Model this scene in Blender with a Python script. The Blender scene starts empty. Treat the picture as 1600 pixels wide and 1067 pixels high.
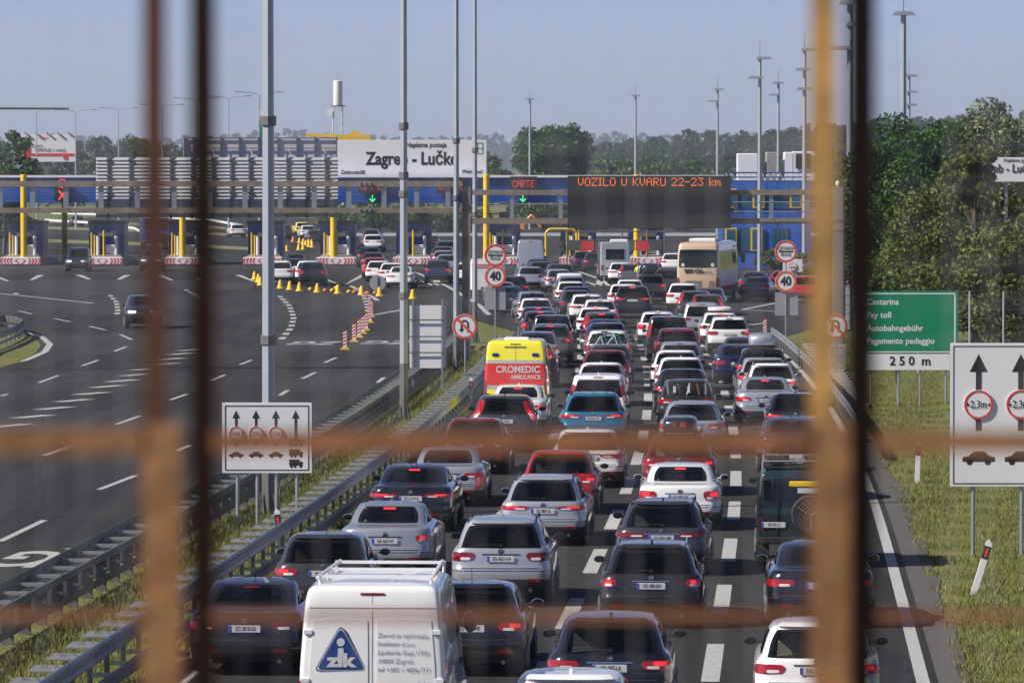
import bpy, bmesh, math, random
import numpy as np
from mathutils import Vector, Matrix
rng = random.Random(7)
R = math.radians
SC = bpy.context.scene
COL = SC.collection
# ------------------------------------------------------------------ camera
FPX, CH, HOR = 8500.0, 8.4, 255.0          # focal length in photo pixels, eye height, horizon row
K = FPX / 3800                              # distances below marked '* K' were surveyed for a 3800 px lens
PIT = math.atan((533.5 - HOR) / FPX)
cam_d = bpy.data.cameras.new('camera'); cam = bpy.data.objects.new('camera', cam_d); COL.objects.link(cam)
cam.location = (0, 0, CH); cam.rotation_euler = (math.pi / 2 - PIT, 0, 0)
cam_d.sensor_width = 36; cam_d.sensor_fit = 'HORIZONTAL'; cam_d.lens = FPX * 36 / 1600
cam_d.clip_start = 0.1; cam_d.clip_end = 20000
cam_d.dof.use_dof = True; cam_d.dof.focus_distance = 190; cam_d.dof.aperture_fstop = 12.5
SC.camera = cam
# ------------------------------------------------------------------ sky, sun, exposure
SUN_EL = R(38); SUN_DX, SUN_DY = -1.2, -.42         # horizontal direction towards the sun (left, a little behind the camera)
world = bpy.data.worlds.new('World'); SC.world = world; world.use_nodes = True
nt = world.node_tree; bg = nt.nodes['Background']
sky = nt.nodes.new('ShaderNodeTexSky'); sky.sky_type = 'NISHITA'; sky.sun_disc = False
sky.sun_elevation = SUN_EL; sky.sun_rotation = math.atan2(SUN_DX, SUN_DY)
sky.altitude = 150; sky.air_density = 0.40; sky.dust_density = 0.35; sky.ozone_density = 1.4
tint = nt.nodes.new('ShaderNodeMix'); tint.data_type = 'RGBA'; tint.blend_type = 'MULTIPLY'; tint.inputs[0].default_value = 1; tint.inputs[7].default_value = (1.0, .88, 1.0, 1)
nt.links.new(sky.outputs[0], tint.inputs[6]); nt.links.new(tint.outputs[2], bg.inputs[0]); bg.inputs[1].default_value = 0.082
sd = bpy.data.lights.new('sun', 'SUN'); sd.energy = 4.8; sd.angle = R(0.5); sd.color = (1.0, 0.94, 0.85)
sun = bpy.data.objects.new('sun', sd); COL.objects.link(sun)
_h = math.hypot(SUN_DX, SUN_DY)
sdir = Vector((SUN_DX / _h * math.cos(SUN_EL), SUN_DY / _h * math.cos(SUN_EL), math.sin(SUN_EL)))
sun.rotation_euler = sdir.to_track_quat('Z', 'Y').to_euler(); sun.location = (-30, -30, 40)
SC.view_settings.view_transform = 'Standard'; SC.view_settings.look = 'None'
SC.view_settings.gamma = 1; SC.view_settings.use_curve_mapping = False; SC.view_settings.exposure = 0.48
SC.cycles.use_denoising = True; SC.cycles.max_bounces = 6; SC.cycles.volume_bounces = 0
SC.cycles.transparent_max_bounces = 12; SC.cycles.caustics_reflective = False; SC.cycles.caustics_refractive = False
# ------------------------------------------------------------------ helpers
cp, sp = math.cos(PIT), math.sin(PIT)
def ray(px, py):
    u, v = px - 800.0, 533.5 - py
    return Vector((u, FPX * cp + v * sp, -FPX * sp + v * cp))
def G(px, py, z=0.0):                      # where a pixel's ray meets height z
    d = ray(px, py); t = (z - CH) / d.z
    return Vector((d.x * t, d.y * t, z))
def A(px, py, Y):                          # where it meets the upright plane at distance Y
    d = ray(px, py); t = Y / d.y
    return Vector((d.x * t, Y, CH + d.z * t))
def tag(o, label=None, cat=None, group=None, kind=None):
    if label: o['label'] = label
    if cat: o['category'] = cat
    if group: o['group'] = group
    if kind: o['kind'] = kind
    return o
def root(name, loc, label, cat, group=None, rz=0.0):
    o = bpy.data.objects.new(name, None); COL.objects.link(o); o.location = loc; o.rotation_euler.z = rz
    o.empty_display_size = 0.3
    return tag(o, label, cat, group)
def link(name, me, mats, parent=None, loc=(0, 0, 0), rot=(0, 0, 0)):
    o = bpy.data.objects.new(name, me); COL.objects.link(o)
    if parent is not None: o.parent = parent
    o.location = loc; o.rotation_euler = rot
    if mats is not None:
        if not isinstance(mats, (list, tuple)): mats = [mats]
        while len(me.materials) < len(mats): me.materials.append(None)
        for i, m in enumerate(mats):
            o.material_slots[i].link = 'OBJECT'; o.material_slots[i].material = m
    return o
def wloc(p):
    v = Vector((0, 0, 0))
    while p is not None: v += p.location; p = p.parent
    return v
class MB:
    def __init__(s): s.v = []; s.f = []; s.m = []; s.cur = 0
    def add(s, vs, fs):
        n = len(s.v); s.v += [tuple(v) for v in vs]
        for f in fs: s.f.append(tuple(i + n for i in f)); s.m.append(s.cur)
        return s
    def box(s, c, d, rz=0.0, top=1.0, bev=0.0):
        cx, cy, cz = c; a, b, h = d[0] / 2, d[1] / 2, d[2] / 2; co, si = math.cos(rz), math.sin(rz); vs = []
        rings = [(-h, 1, 0), (h, top, 0)] if not bev else [(-h, 1, bev), (-h + bev, 1, 0), (h - bev, top, 0), (h, top, bev)]
        for z, k, i in rings:
            for x, y in ((-a, -b), (a, -b), (a, b), (-a, b)):
                x = (x - math.copysign(i, x)) * k; y = (y - math.copysign(i, y)) * k
                vs.append((cx + x * co - y * si, cy + x * si + y * co, cz + z))
        n = len(rings); fs = [(3, 2, 1, 0), tuple(4 * (n - 1) + j for j in range(4))]
        for k in range(n - 1):
            for j in range(4): fs.append((4 * k + j, 4 * k + (j + 1) % 4, 4 * k + 4 + (j + 1) % 4, 4 * k + 4 + j))
        return s.add(vs, fs)
    def tube(s, p0, p1, r0, r1=None, n=8, cap=True):
        p0, p1 = Vector(p0), Vector(p1); r1 = r0 if r1 is None else r1; d = (p1 - p0).normalized()
        a = d.orthogonal().normalized(); b = d.cross(a); vs = []
        for p, r in ((p0, r0), (p1, r1)):
            for k in range(n):
                t = 2 * math.pi * k / n; vs.append(p + a * (r * math.cos(t)) + b * (r * math.sin(t)))
        fs = [(k, (k + 1) % n, n + (k + 1) % n, n + k) for k in range(n)]
        if cap: fs += [tuple(range(n - 1, -1, -1)), tuple(range(n, 2 * n))]
        return s.add(vs, fs)
    def path(s, pts, r, n=6):
        pts = [Vector(p) for p in pts]
        for a, b in zip(pts[:-1], pts[1:]): s.tube(a, b, r, n=n)
        return s
    def lathe(s, prof, c=(0, 0, 0), n=16, axis='Z'):
        vs = []
        for r, h in prof:
            for k in range(n):
                t = 2 * math.pi * k / n; x, y = r * math.cos(t), r * math.sin(t)
                p = (x, y, h) if axis == 'Z' else ((x, h, y) if axis == 'Y' else (h, x, y))
                vs.append((p[0] + c[0], p[1] + c[1], p[2] + c[2]))
        fs = []
        for i in range(len(prof) - 1):
            for k in range(n): fs.append((i * n + k, i * n + (k + 1) % n, (i + 1) * n + (k + 1) % n, (i + 1) * n + k))
        fs += [tuple(range(n - 1, -1, -1)), tuple((len(prof) - 1) * n + k for k in range(n))]
        return s.add(vs, fs)
    def prism(s, poly, y0, y1, plane='XZ'):      # outline in XZ (pushed along Y) or XY (pushed along Z)
        n = len(poly)
        if plane == 'XZ': vs = [(x, y0, z) for x, z in poly] + [(x, y1, z) for x, z in poly]
        elif plane == 'XY': vs = [(x, z, y0) for x, z in poly] + [(x, z, y1) for x, z in poly]
        else: vs = [(y0, x, z) for x, z in poly] + [(y1, x, z) for x, z in poly]
        fs = [tuple(range(n)), tuple(range(2 * n - 1, n - 1, -1))] + [(k + n, (k + 1) % n + n, (k + 1) % n, k) for k in range(n)]
        return s.add(vs, fs)
    def sweep(s, pts, prof, up=Vector((0, 0, 1))):   # profile (side, up) carried along pts
        pts = [Vector(p) for p in pts]; n = len(prof); vs = []
        for i, p in enumerate(pts):
            d = (pts[min(i + 1, len(pts) - 1)] - pts[max(i - 1, 0)]).normalized(); sd_ = d.cross(up).normalized()
            for a, b in prof: vs.append(p + sd_ * a + up * b)
        fs = []
        for i in range(len(pts) - 1):
            for k in range(n): fs.append((i * n + k, i * n + (k + 1) % n, (i + 1) * n + (k + 1) % n, (i + 1) * n + k))
        fs += [tuple(range(n)), tuple((len(pts) - 1) * n + k for k in range(n - 1, -1, -1))]
        return s.add(vs, fs)
    def mesh(s, name, off=(0, 0, 0), smooth=None):
        me = bpy.data.meshes.new(name)
        me.from_pydata([(v[0] - off[0], v[1] - off[1], v[2] - off[2]) for v in s.v], [], s.f)
        bm = bmesh.new(); bm.from_mesh(me); bmesh.ops.recalc_face_normals(bm, faces=bm.faces[:]); bm.to_mesh(me); bm.free()
        if smooth:
            me.polygons.foreach_set('use_smooth', [True] * len(me.polygons)); me.set_sharp_from_angle(angle=R(smooth))
        if any(s.m): me.polygons.foreach_set('material_index', s.m)
        return me
    def build(s, name, mats, parent=None, smooth=None):     # world coordinates in, parent may be an unrotated root
        if parent is not None: off = wloc(parent)
        else:
            a = np.array(s.v); off = Vector(((a[:, 0].min() + a[:, 0].max()) / 2, (a[:, 1].min() + a[:, 1].max()) / 2, a[:, 2].min()))
        me = s.mesh(name, off, smooth)
        return link(name, me, mats, parent, (0, 0, 0) if parent is not None else off)
# ------------------------------------------------------------------ materials
MATS = {}
def M(name, col=(.5, .5, .5), rough=.6, metal=0.0, coat=0.0, noise=None, bump=None, emit=None, emit_s=1.0, spec=.5, alpha=None):
    """noise=(scale, colour, contrast[, second scale]); bump=(scale, strength, distance)"""
    if name in MATS: return MATS[name]
    m = bpy.data.materials.new(name); m.use_nodes = True; MATS[name] = m
    n = m.node_tree; b = n.nodes['Principled BSDF']; L = n.links
    b.inputs['Base Color'].default_value = (*col, 1); b.inputs['Roughness'].default_value = rough
    b.inputs['Metallic'].default_value = metal; b.inputs['Coat Weight'].default_value = coat
    b.inputs['Specular IOR Level'].default_value = spec; b.inputs['Coat Roughness'].default_value = .04
    if emit: b.inputs['Emission Color'].default_value = (*emit, 1); b.inputs['Emission Strength'].default_value = emit_s
    if alpha is not None: b.inputs['Alpha'].default_value = alpha
    tc = n.nodes.new('ShaderNodeTexCoord'); geo = n.nodes.new('ShaderNodeNewGeometry')
    if noise:
        tx = n.nodes.new('ShaderNodeTexNoise'); tx.inputs['Scale'].default_value = noise[0]; tx.inputs['Detail'].default_value = 6
        tx.inputs['Roughness'].default_value = .65
        L.new(geo.outputs['Position'], tx.inputs['Vector'])
        rp = n.nodes.new('ShaderNodeValToRGB'); c = noise[2]
        rp.color_ramp.elements[0].position = .5 - c; rp.color_ramp.elements[1].position = .5 + c
        rp.color_ramp.elements[0].color = (*col, 1); rp.color_ramp.elements[1].color = (*noise[1], 1)
        L.new(tx.outputs[0], rp.inputs[0]); out = rp.outputs[0]
        if len(noise) > 3:
            t2 = n.nodes.new('ShaderNodeTexNoise'); t2.inputs['Scale'].default_value = noise[3]; t2.inputs['Detail'].default_value = 3
            L.new(geo.outputs['Position'], t2.inputs['Vector'])
            mr = n.nodes.new('ShaderNodeMapRange'); mr.inputs[1].default_value = .3; mr.inputs[2].default_value = .7
            mr.inputs[3].default_value = .72; mr.inputs[4].default_value = 1.22
            L.new(t2.outputs[0], mr.inputs[0])
            mx = n.nodes.new('ShaderNodeMix'); mx.data_type = 'RGBA'; mx.blend_type = 'MULTIPLY'; mx.inputs[0].default_value = 1
            L.new(out, mx.inputs[6]); L.new(mr.outputs[0], mx.inputs[7]); out = mx.outputs[2]
        L.new(out, b.inputs['Base Color'])
    if bump:
        tb = n.nodes.new('ShaderNodeTexNoise'); tb.inputs['Scale'].default_value = bump[0]; tb.inputs['Detail'].default_value = 4
        L.new(geo.outputs['Position'], tb.inputs['Vector'])
        bp = n.nodes.new('ShaderNodeBump'); bp.inputs['Strength'].default_value = bump[1]; bp.inputs['Distance'].default_value = bump[2]
        L.new(tb.outputs[0], bp.inputs['Height']); L.new(bp.outputs[0], b.inputs['Normal'])
    return m
def leafmat(name, c0, c1, trans=.25):
    if name in MATS: return MATS[name]
    m = bpy.data.materials.new(name); m.use_nodes = True; MATS[name] = m
    n = m.node_tree; L = n.links; b = n.nodes['Principled BSDF']; b.inputs['Roughness'].default_value = .55
    b.inputs['Specular IOR Level'].default_value = .3
    geo = n.nodes.new('ShaderNodeNewGeometry'); rp = n.nodes.new('ShaderNodeValToRGB')
    rp.color_ramp.elements[0].color = (*c0, 1); rp.color_ramp.elements[1].color = (*c1, 1)
    L.new(geo.outputs['Random Per Island'], rp.inputs[0]); L.new(rp.outputs[0], b.inputs['Base Color'])
    tr = n.nodes.new('ShaderNodeBsdfTranslucent'); L.new(rp.outputs[0], tr.inputs[0])
    mx = n.nodes.new('ShaderNodeMixShader'); mx.inputs[0].default_value = trans
    L.new(b.outputs[0], mx.inputs[1]); L.new(tr.outputs[0], mx.inputs[2]); L.new(mx.outputs[0], n.nodes['Material Output'].inputs[0])
    return m
m_asphalt = M('asphalt', (.048, .048, .051), .85, noise=(.35, (.072, .072, .074), .22, 9.0), bump=(60, .35, .01), spec=.12)
def worn(m, c0, c1, c2):
    n = m.node_tree; L = n.links; b = n.nodes['Principled BSDF']; geo = n.nodes.new('ShaderNodeNewGeometry')
    def noise(sc, vec, det=5):
        mp = n.nodes.new('ShaderNodeMapping'); mp.inputs['Scale'].default_value = vec; L.new(geo.outputs['Position'], mp.inputs[0])
        t = n.nodes.new('ShaderNodeTexNoise'); t.inputs['Scale'].default_value = sc; t.inputs['Detail'].default_value = det; t.inputs['Roughness'].default_value = .6; L.new(mp.outputs[0], t.inputs['Vector']); return t.outputs[0]
    def ramp(src, a, ca, c, cc):
        r = n.nodes.new('ShaderNodeValToRGB'); e = r.color_ramp.elements; e[0].position = a; e[1].position = c; e[0].color = (*ca, 1); e[1].color = (*cc, 1); L.new(src, r.inputs[0]); return r.outputs[0]
    def mul(a, c):
        m_ = n.nodes.new('ShaderNodeMix'); m_.data_type = 'RGBA'; m_.blend_type = 'MULTIPLY'; m_.inputs[0].default_value = 1; L.new(a, m_.inputs[6]); L.new(c, m_.inputs[7]); return m_.outputs[2]
    base = ramp(noise(.5, (1, .12, 1)), .3, c0, .7, c1)                       # resurfaced stretches
    tracks = ramp(noise(1.3, (1, .02, 1), 3), .35, (.78,) * 3, .65, (1.12,) * 3)   # wheel tracks along the road
    spots = ramp(noise(2.2, (1, .35, 1), 2), .60, (1,) * 3, .72, (.62,) * 3)      # oil spots
    grain = ramp(noise(26, (1, 1, 1), 2), .3, (.80,) * 3, .7, (1.2,) * 3)
    o = mul(mul(mul(base, tracks), spots), grain); L.new(o, b.inputs['Base Color'])
worn(m_asphalt, (.027, .027, .028), (.046, .046, .045), None)
m_asphalt2 = M('asphalt_patch', (.042, .042, .042), .85, noise=(.6, (.058, .056, .053), .2, 12.0), bump=(60, .3, .01), spec=.12)
m_shoulder = M('shoulder', (.065, .06, .057), .9, noise=(1.2, (.10, .092, .085), .25, 14.0), bump=(30, .4, .01))
m_paint = M('road_paint', (.50, .50, .49), .7, noise=(9, (.30, .30, .29), .25, 30.0), bump=(60, .3, .004))
m_grass = M('grass_ground', (.08, .115, .024), .95, noise=(.5, (.22, .20, .07), .22, 6.0), bump=(14, 1.0, .08), spec=.1)
m_field = M('field', (.19, .17, .075), .95, noise=(.02, (.10, .13, .04), .2, .3))
m_conc = M('concrete', (.36, .35, .33), .85, noise=(1.5, (.25, .24, .22), .25, 9.0), bump=(25, .3, .01))
m_galv = M('galvanised', (.44, .46, .49), .45, .75, noise=(3, (.36, .38, .41), .3))
m_galv_dk = M('weathered_steel', (.20, .205, .21), .55, .5, noise=(4, (.12, .115, .11), .3))
m_pole = M('pole_steel', (.45, .48, .52), .5, .45, noise=(1.2, (.36, .39, .43), .3))
m_white = M('white_panel', (.80, .80, .82), .5, noise=(1.0, (.72, .72, .74), .3))
m_sheet = M('aluminium_sheet', (.72, .73, .75), .5, 0.0, noise=(1.0, (.60, .61, .63), .3))
m_black = M('black', (.014, .014, .015), .5)
m_ink = M('ink', (.012, .012, .014), .6)
m_red = M('sign_red', (.62, .035, .03), .5)
m_green = M('sign_green', (.0, .22, .10), .45)
m_blue = M('toll_blue', (.012, .12, .52), .45, noise=(1.0, (.015, .10, .44), .3))
m_dkblue = M('booth_blue', (.012, .055, .22), .4, noise=(1.0, (.014, .07, .29), .3))
m_yellow = M('toll_yellow', (.82, .55, .015), .45, noise=(2.0, (.74, .47, .015), .3))
m_glassd = M('dark_glass', (.012, .014, .017), .06, spec=.6)
m_rub = M('rubber', (.018, .018, .018), .8)
# ------------------------------------------------------------------ road geometry
_HK = [(0, 6.6), (45, 6.5), (55, 6.3), (65, 5.4), (80, 4.0), (95, 2.7), (115, 1.2), (145, -1.2), (200, -2.5), (400, -2.5)]
def heading(Y):
    for (a, ha), (b, hb) in zip(_HK[:-1], _HK[1:]):
        if Y <= b * K: return R(1 / K) * (ha + (hb - ha) * (Y / K - a) / (b - a))
    return R(_HK[-1][1] / K)
_ref = {}; _x = 1.226; _y = 46.5
YS = np.arange(-40, 950, .5); XS = np.zeros(len(YS)); _i0 = int(np.argmin(abs(YS - 46.5 * K))); XS[_i0] = 1.226
for i in range(_i0 + 1, len(YS)): XS[i] = XS[i - 1] + .5 * math.tan(heading(YS[i]))
for i in range(_i0 - 1, -1, -1): XS[i] = XS[i + 1] - .5 * math.tan(heading(YS[i]))
def ref(Y): return float(np.interp(Y, YS, XS))
def lanept(Y, off, z=0.0): return Vector((ref(Y * K) + off, Y * K, z))
def sheet(name, poly, z, mat, parent=None, kind='structure'):
    b = MB(); b.add([(p[0], p[1], z) for p in poly], [tuple(range(len(poly)))])
    o = b.build(name, mat, parent)
    if kind and parent is None: o['kind'] = kind
    return o
# ground with the rise of the bank on the right
def bank(x, y):
    e = ref(min(max(y, -15), 900)) + 9.5 + max(0, y / K - 104) * .55; y = y / K
    return max(0.0, min(1.6, (x - e) * .10)) if -15 < y < 150 else max(0, min(1.6, (x - e) * .10)) * max(0, 1 - (y - 150) / 40) if y < 190 else 0
b = MB(); gx = list(np.concatenate([[-6000, -3000, -900, -300, -120], np.arange(-70, 12, 8.), np.arange(12, 60, 2.), [70, 100, 200, 500, 1500, 4000, 6000]]))
gy = list(np.concatenate([[-300, -60], np.arange(-20, 450, 10.), [500, 600, 900, 1600, 3500, 6000, 9000]]))
vs = [(x, y, bank(x, y) - .012) for y in gy for x in gx]; nx = len(gx)
b.add(vs, [(j * nx + i, j * nx + i + 1, (j + 1) * nx + i + 1, (j + 1) * nx + i) for j in range(len(gy) - 1) for i in range(nx - 1)])
b.build('ground', m_grass, smooth=60)['kind'] = 'structure'
# far field, straw coloured
sheet('field', [(-900, 420 * K), (900, 420 * K), (1600, 1500), (-1600, 1500)], .02, m_field)
# the queue's carriageway and the plaza
lf = [lanept(y, -6.2) for y in range(-15, 112, 4)]; rt = [lanept(y, 6.95) for y in range(-15, 112, 4)]
q_poly = [(p.x, p.y) for p in lf] + [(x_, y_ * K) for x_, y_ in ((1.0, 118), (-2, 130), (-2, 340), (60, 340), (44, 230), (30, 190), (24, 160), (19, 135), (15.5, 124), (12.6, 116))] + [(p.x, p.y) for p in rt[::-1]]
road_q = sheet('road', q_poly, .004, m_asphalt)
lb = [lanept(y, -10.0) for y in range(-15, 100, 4)]
l_poly = [(x_, y_ * K) for x_, y_ in ((-75, -15), (-75, 190), (-75, 330), (-60, 400), (-2, 340), (-2.0, 130), (-3.2, 108))] + [(p.x, p.y) for p in lb[::-1]]
road_l = sheet('road', l_poly, .0045, m_asphalt)
# worn light band in front of the booths and patches
b = MB(); 
for (x0, x1, y0, y1) in ((-60, 20, 193 * K, 206 * K), ):
    b.add([(x0, y0, .009), (x1, y0, .009), (x1, y1, .009), (x0, y1, .009)], [(0, 1, 2, 3)])
b.build('pavement_band', m_asphalt2)['kind'] = 'structure'
pp = [G(x, y) for x, y in ((0, 455), (150, 462), (240, 452), (390, 455), (400, 440), (100, 436), (0, 440))]
sheet('pavement_patch', [(p.x, p.y) for p in pp], .0125, m_asphalt2)
# shoulder strip outside the right edge line
b = MB(); ys = list(range(20, 118, 1)); a_ = [lanept(y, 6.5, .009) for y in ys]; c_ = [lanept(y, 7.35 + .05 * math.sin(y * 5.7) + .06 * math.sin(y * 2.61) + .05 * math.sin(y * 11.3) - .30, .009) for y in ys]
b.add(a_ + c_, [(i, len(ys) + i, len(ys) + i + 1, i + 1) for i in range(len(ys) - 1)])
b.build('road_shoulder', m_shoulder)['kind'] = 'structure'
# median kerb-side earth strip is the ground itself; grass bank between the barriers
# ------------------------------------------------------------------ markings
def stripe(p0, p1, w, parent, name='lane_dash', z=.011, flat=False):
    p0, p1 = Vector(p0), Vector(p1); d = (p1 - p0); d.z = 0; d.normalize(); s = Vector((d.y, -d.x, 0)) * (w / 2)
    if flat: s = Vector((w / 2, 0, 0))
    b = MB(); b.add([(q.x, q.y, z) for q in (p0 - s, p0 + s, p1 + s, p1 - s)], [(0, 1, 2, 3)])
    return b.build(name, m_paint, parent)
def line(pts, w, parent, name='edge_line', z=.011):
    pts = [Vector(p) for p in pts]; b = MB(); vs = []
    for i, p in enumerate(pts):
        d = pts[min(i + 1, len(pts) - 1)] - pts[max(i - 1, 0)]; d.z = 0; d.normalize(); s = Vector((d.y, -d.x, 0)) * (w / 2)
        vs += [(p.x - s.x, p.y - s.y, z), (p.x + s.x, p.y + s.y, z)]
    b.add(vs, [(2 * i, 2 * i + 1, 2 * i + 3, 2 * i + 2) for i in range(len(pts) - 1)])
    return b.build(name, m_paint, parent)
# wide broken lines between the queue's four lanes (3 m dash, about 3 m gap; phase from the photo)
_dash = [G(*q).y / K for q in ((900, 940), (937, 867), (962, 803), (985, 750))]
per = (_dash[-1] - _dash[0]) / 3
for off, w in ((-2.75, .28), (0, .30), (2.8, .30)):
    y = _dash[0] - 2.2 * per
    if off == 2.8: y += .25 * per
    while y < 122:
        stripe(lanept(y - per * .26, off), lanept(y + per * .26, off), w, road_q); y += per
line([lanept(y, 6.25) for y in range(20, 112, 3)], .22, road_q)
line([lanept(y, -5.75) for y in range(20, 104, 3)], .18, road_q)
DS = [((155, 765), (212, 743)), ((275, 705), (297, 696)), ((69, 712), (117, 695)), ((182, 663), (219, 650)), ((266, 625), (292, 616)),
      ((330, 595), (351, 586)), ((375, 570), (393, 563)), ((0, 846), (69, 813)), ((437, 618), (450, 610)), ((472, 592), (493, 582)),
      ((507, 567), (525, 559)), ((0, 619), (12, 616)), ((61, 598), (91, 587)), ((128, 572), (153, 563)), ((179, 549), (197, 542)),
      ((29, 486), (50, 491)), ((85, 498), (110, 503)), ((140, 510), (165, 516)), ((188, 523), (206, 531)), ((590, 598), (600, 590)), ((195, 820), (203, 815))]
for a_, c_ in DS: stripe(G(*a_), G(*c_), .17, road_l)
for x, y in ((17, 665), (51, 651), (85, 638), (115, 626), (143, 615), (168, 604), (192, 595), (212, 586), (229, 577), (255, 569), (267, 561), (283, 553), (299, 547)):
    p = G(x, y); stripe(p + Vector((-.45, -1.1, 0)), p + Vector((.45, 1.1, 0)), .55, road_l, 'block_dash', flat=True)
def dotted(px, n, w=.3, frac=.5):
    P = [G(*p) for p in px]; ln = [0]
    for a_, c_ in zip(P[:-1], P[1:]): ln.append(ln[-1] + (c_ - a_).length)
    def at(s):
        for i in range(len(P) - 1):
            if s <= ln[i + 1] or i == len(P) - 2: return P[i].lerp(P[i + 1], (s - ln[i]) / (ln[i + 1] - ln[i]))
    for k in range(n):
        s0 = ln[-1] * k / n; stripe(at(s0), at(s0 + ln[-1] / n * frac), w, road_l)
dotted([(437, 463), (452, 478), (459, 496), (455, 512), (445, 524), (437, 534)], 13, .32)
dotted([(148, 447), (170, 460), (182, 472), (184, 486), (182, 494)], 11, .3)
dotted([(560, 450), (568, 462), (574, 478), (576, 495)], 10, .32)
dotted([(0, 440), (18, 452), (28, 462)], 6, .3); dotted([(272, 444), (300, 458), (320, 470)], 8, .3)
for px in ([(0, 459), (60, 465), (145, 474)], [(548, 447), (585, 466), (590, 470)], [(585, 492), (630, 484)], [(648, 425), (700, 448), (750, 478), (764, 492)],
           [(0, 572), (40, 563), (70, 550), (78, 538), (66, 527), (46, 520)]):
    line([G(*p) for p in px], .3, road_l)
for px in ([(820, 423), (838, 440), (855, 452)], [(905, 425), (940, 437), (952, 447)], [(1160, 484), (1210, 474), (1250, 468)], [(1160, 484), (1215, 487)], [(1172, 508), (1195, 505)]):
    line([G(*p) for p in px], .3, road_q)
# island nose chevrons painted on the ground
for px in (-4, 131, 256, 380, 500): 
    line([G(px - 8, 430), G(px + 35, 447), G(px + 68, 430)], .5, road_l, 'gore_line')
for px in (625, 760, 880): line([G(px, 428), G(px + 55, 447), G(px + 62, 425)], .5, road_q, 'gore_line', .012)
# painted letters for the opposite direction
def txtmesh(s, size, bold=0.0, align='CENTER', extr=0.0):
    cu = bpy.data.curves.new('lettering', 'FONT'); cu.body = s; cu.size = size; cu.align_x = align; cu.align_y = 'CENTER'
    cu.offset = bold * size; cu.extrude = extr; cu.resolution_u = 3
    o = bpy.data.objects.new('tmp', cu); me = bpy.data.meshes.new_from_object(o)
    bpy.data.objects.remove(o); bpy.data.curves.remove(cu); me.materials.clear()
    return me
def text(s, size, mat, loc, parent=None, bold=0.0, sx=1.0, align='CENTER', rot=(math.pi / 2, 0, 0), name='lettering', sy=1.0):
    me = txtmesh(s, size, bold, align)
    o = link(name, me, mat, parent, Vector(loc) - (wloc(parent) if parent is not None else Vector()), rot); o.scale = (sx, sy, 1)
    return o
for px, py, s in ((48, 872, 'G'), (82, 884, ''), (492, 536, 'ZG'), (606, 535, 'ZG')):
    if not s: continue
    p = G(px, py); o = text(s, 1.5, m_paint, (p.x, p.y, .012), road_l, .02, 1.0, rot=(0, 0, math.pi - .1), name='road_letter'); o.scale = (1.15, 4.2, 1)
stripe(G(45, 887), G(98, 868), .35, road_l, 'road_letter'); stripe(G(104, 858), G(128, 857), .3, road_l, 'road_letter')
# cracks / joints across the carriageway
for y in (543, 545.5):
    p = G(0, y); b = MB(); b.add([(-30, p.y, .0075), (ref(p.y) - 10, p.y + 1.2, .0075), (ref(p.y) - 10, p.y + 1.5, .0075), (-30, p.y + .25, .0075)], [(0, 1, 2, 3)])
    if y == 543: b.build('expansion_joint', M('tar', (.012, .012, .012), .6), road_l)
for px in ([(505, 522), (528, 508), (545, 500), (560, 490), (566, 478), (570, 460)], [(60, 640), (72, 700), (66, 760), (80, 830)], [(300, 520), (380, 512), (430, 520), (520, 516)], [(20, 700), (120, 655), (260, 600), (330, 575)], [(140, 480), (240, 476), (330, 484), (420, 480)]):
    P = []
    for a_, c_ in zip(px[:-1], px[1:]):
        for k in range(6): q = G(a_[0] + (c_[0] - a_[0]) * k / 6, a_[1] + (c_[1] - a_[1]) * k / 6); P.append(q + Vector((rng.uniform(-.12, .12), rng.uniform(-.5, .5), 0)))
    line(P, .07, road_l, 'sealed_crack', .0085).material_slots[0].material = M('tar', (.012, .012, .012), .6)
# ------------------------------------------------------------------ barriers
Wp = [(0, -.155), (.035, -.12), (.035, -.08), (0, -.02), (0, .02), (.035, .08), (.035, .12), (0, .155), (-.012, .155), (-.012, .02), (.02, .08), (.02, -.08), (-.012, -.02), (-.012, -.155)]
def rail_run(parent, P, z, prof, mat, name, seg=4.0):
    for i in range(0, len(P) - 1, 2):
        q = [Vector((p.x, p.y, z)) for p in P[i:i + 3]]
        if len(q) > 1: 
            b = MB(); b.sweep(q, prof); b.build(name, mat, parent, smooth=40)
def shared(name, fn):
    b = MB(); fn(b); return b.mesh(name)
me_post = shared('post', lambda b: b.box((0, 0, .35), (.07, .12, .90)))
me_ipost = shared('post', lambda b: (b.box((0, -.05, .30), (.20, .012, .75)), b.box((0, .05, .30), (.20, .012, .75)), b.box((0, 0, .30), (.012, .09, .75))))
me_spacer = shared('spacer', lambda b: (b.box((-.30, 0, 0), (.60, 1.05, .02)), b.box((-.22, .02, .03), (.05, .05, .05)), b.box((-.40, -.03, .03), (.09, .05, .05)), b.box((-.10, 0, -.08), (.1, .1, .14))))
me_cross = shared('crossbar', lambda b: b.box((.28, 0, 0), (.56, .12, .06)))
def right_off(Y): return -6.75 + (Y - 44) * .0155
br = root('crash_barrier', lanept(60, -6.5), 'bright steel crash barrier with bolted spacer plates, on the queue side of the median', 'barrier')
P = [lanept(y, right_off(y)) for y in np.arange(24, 110.1, 2.)]
rail_run(br, P, .70, [(a + .05, c) for a, c in Wp], m_galv, 'rail')
rail_run(br, [p + Vector((.42, 0, 0)) for p in P], .38, [(a * .8, c * .8) for a, c in Wp], m_galv_dk, 'lower_rail')
m_spacer = M('spacer_steel', (.26, .265, .27), .55, .3, noise=(5, (.17, .17, .17), .3))
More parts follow.
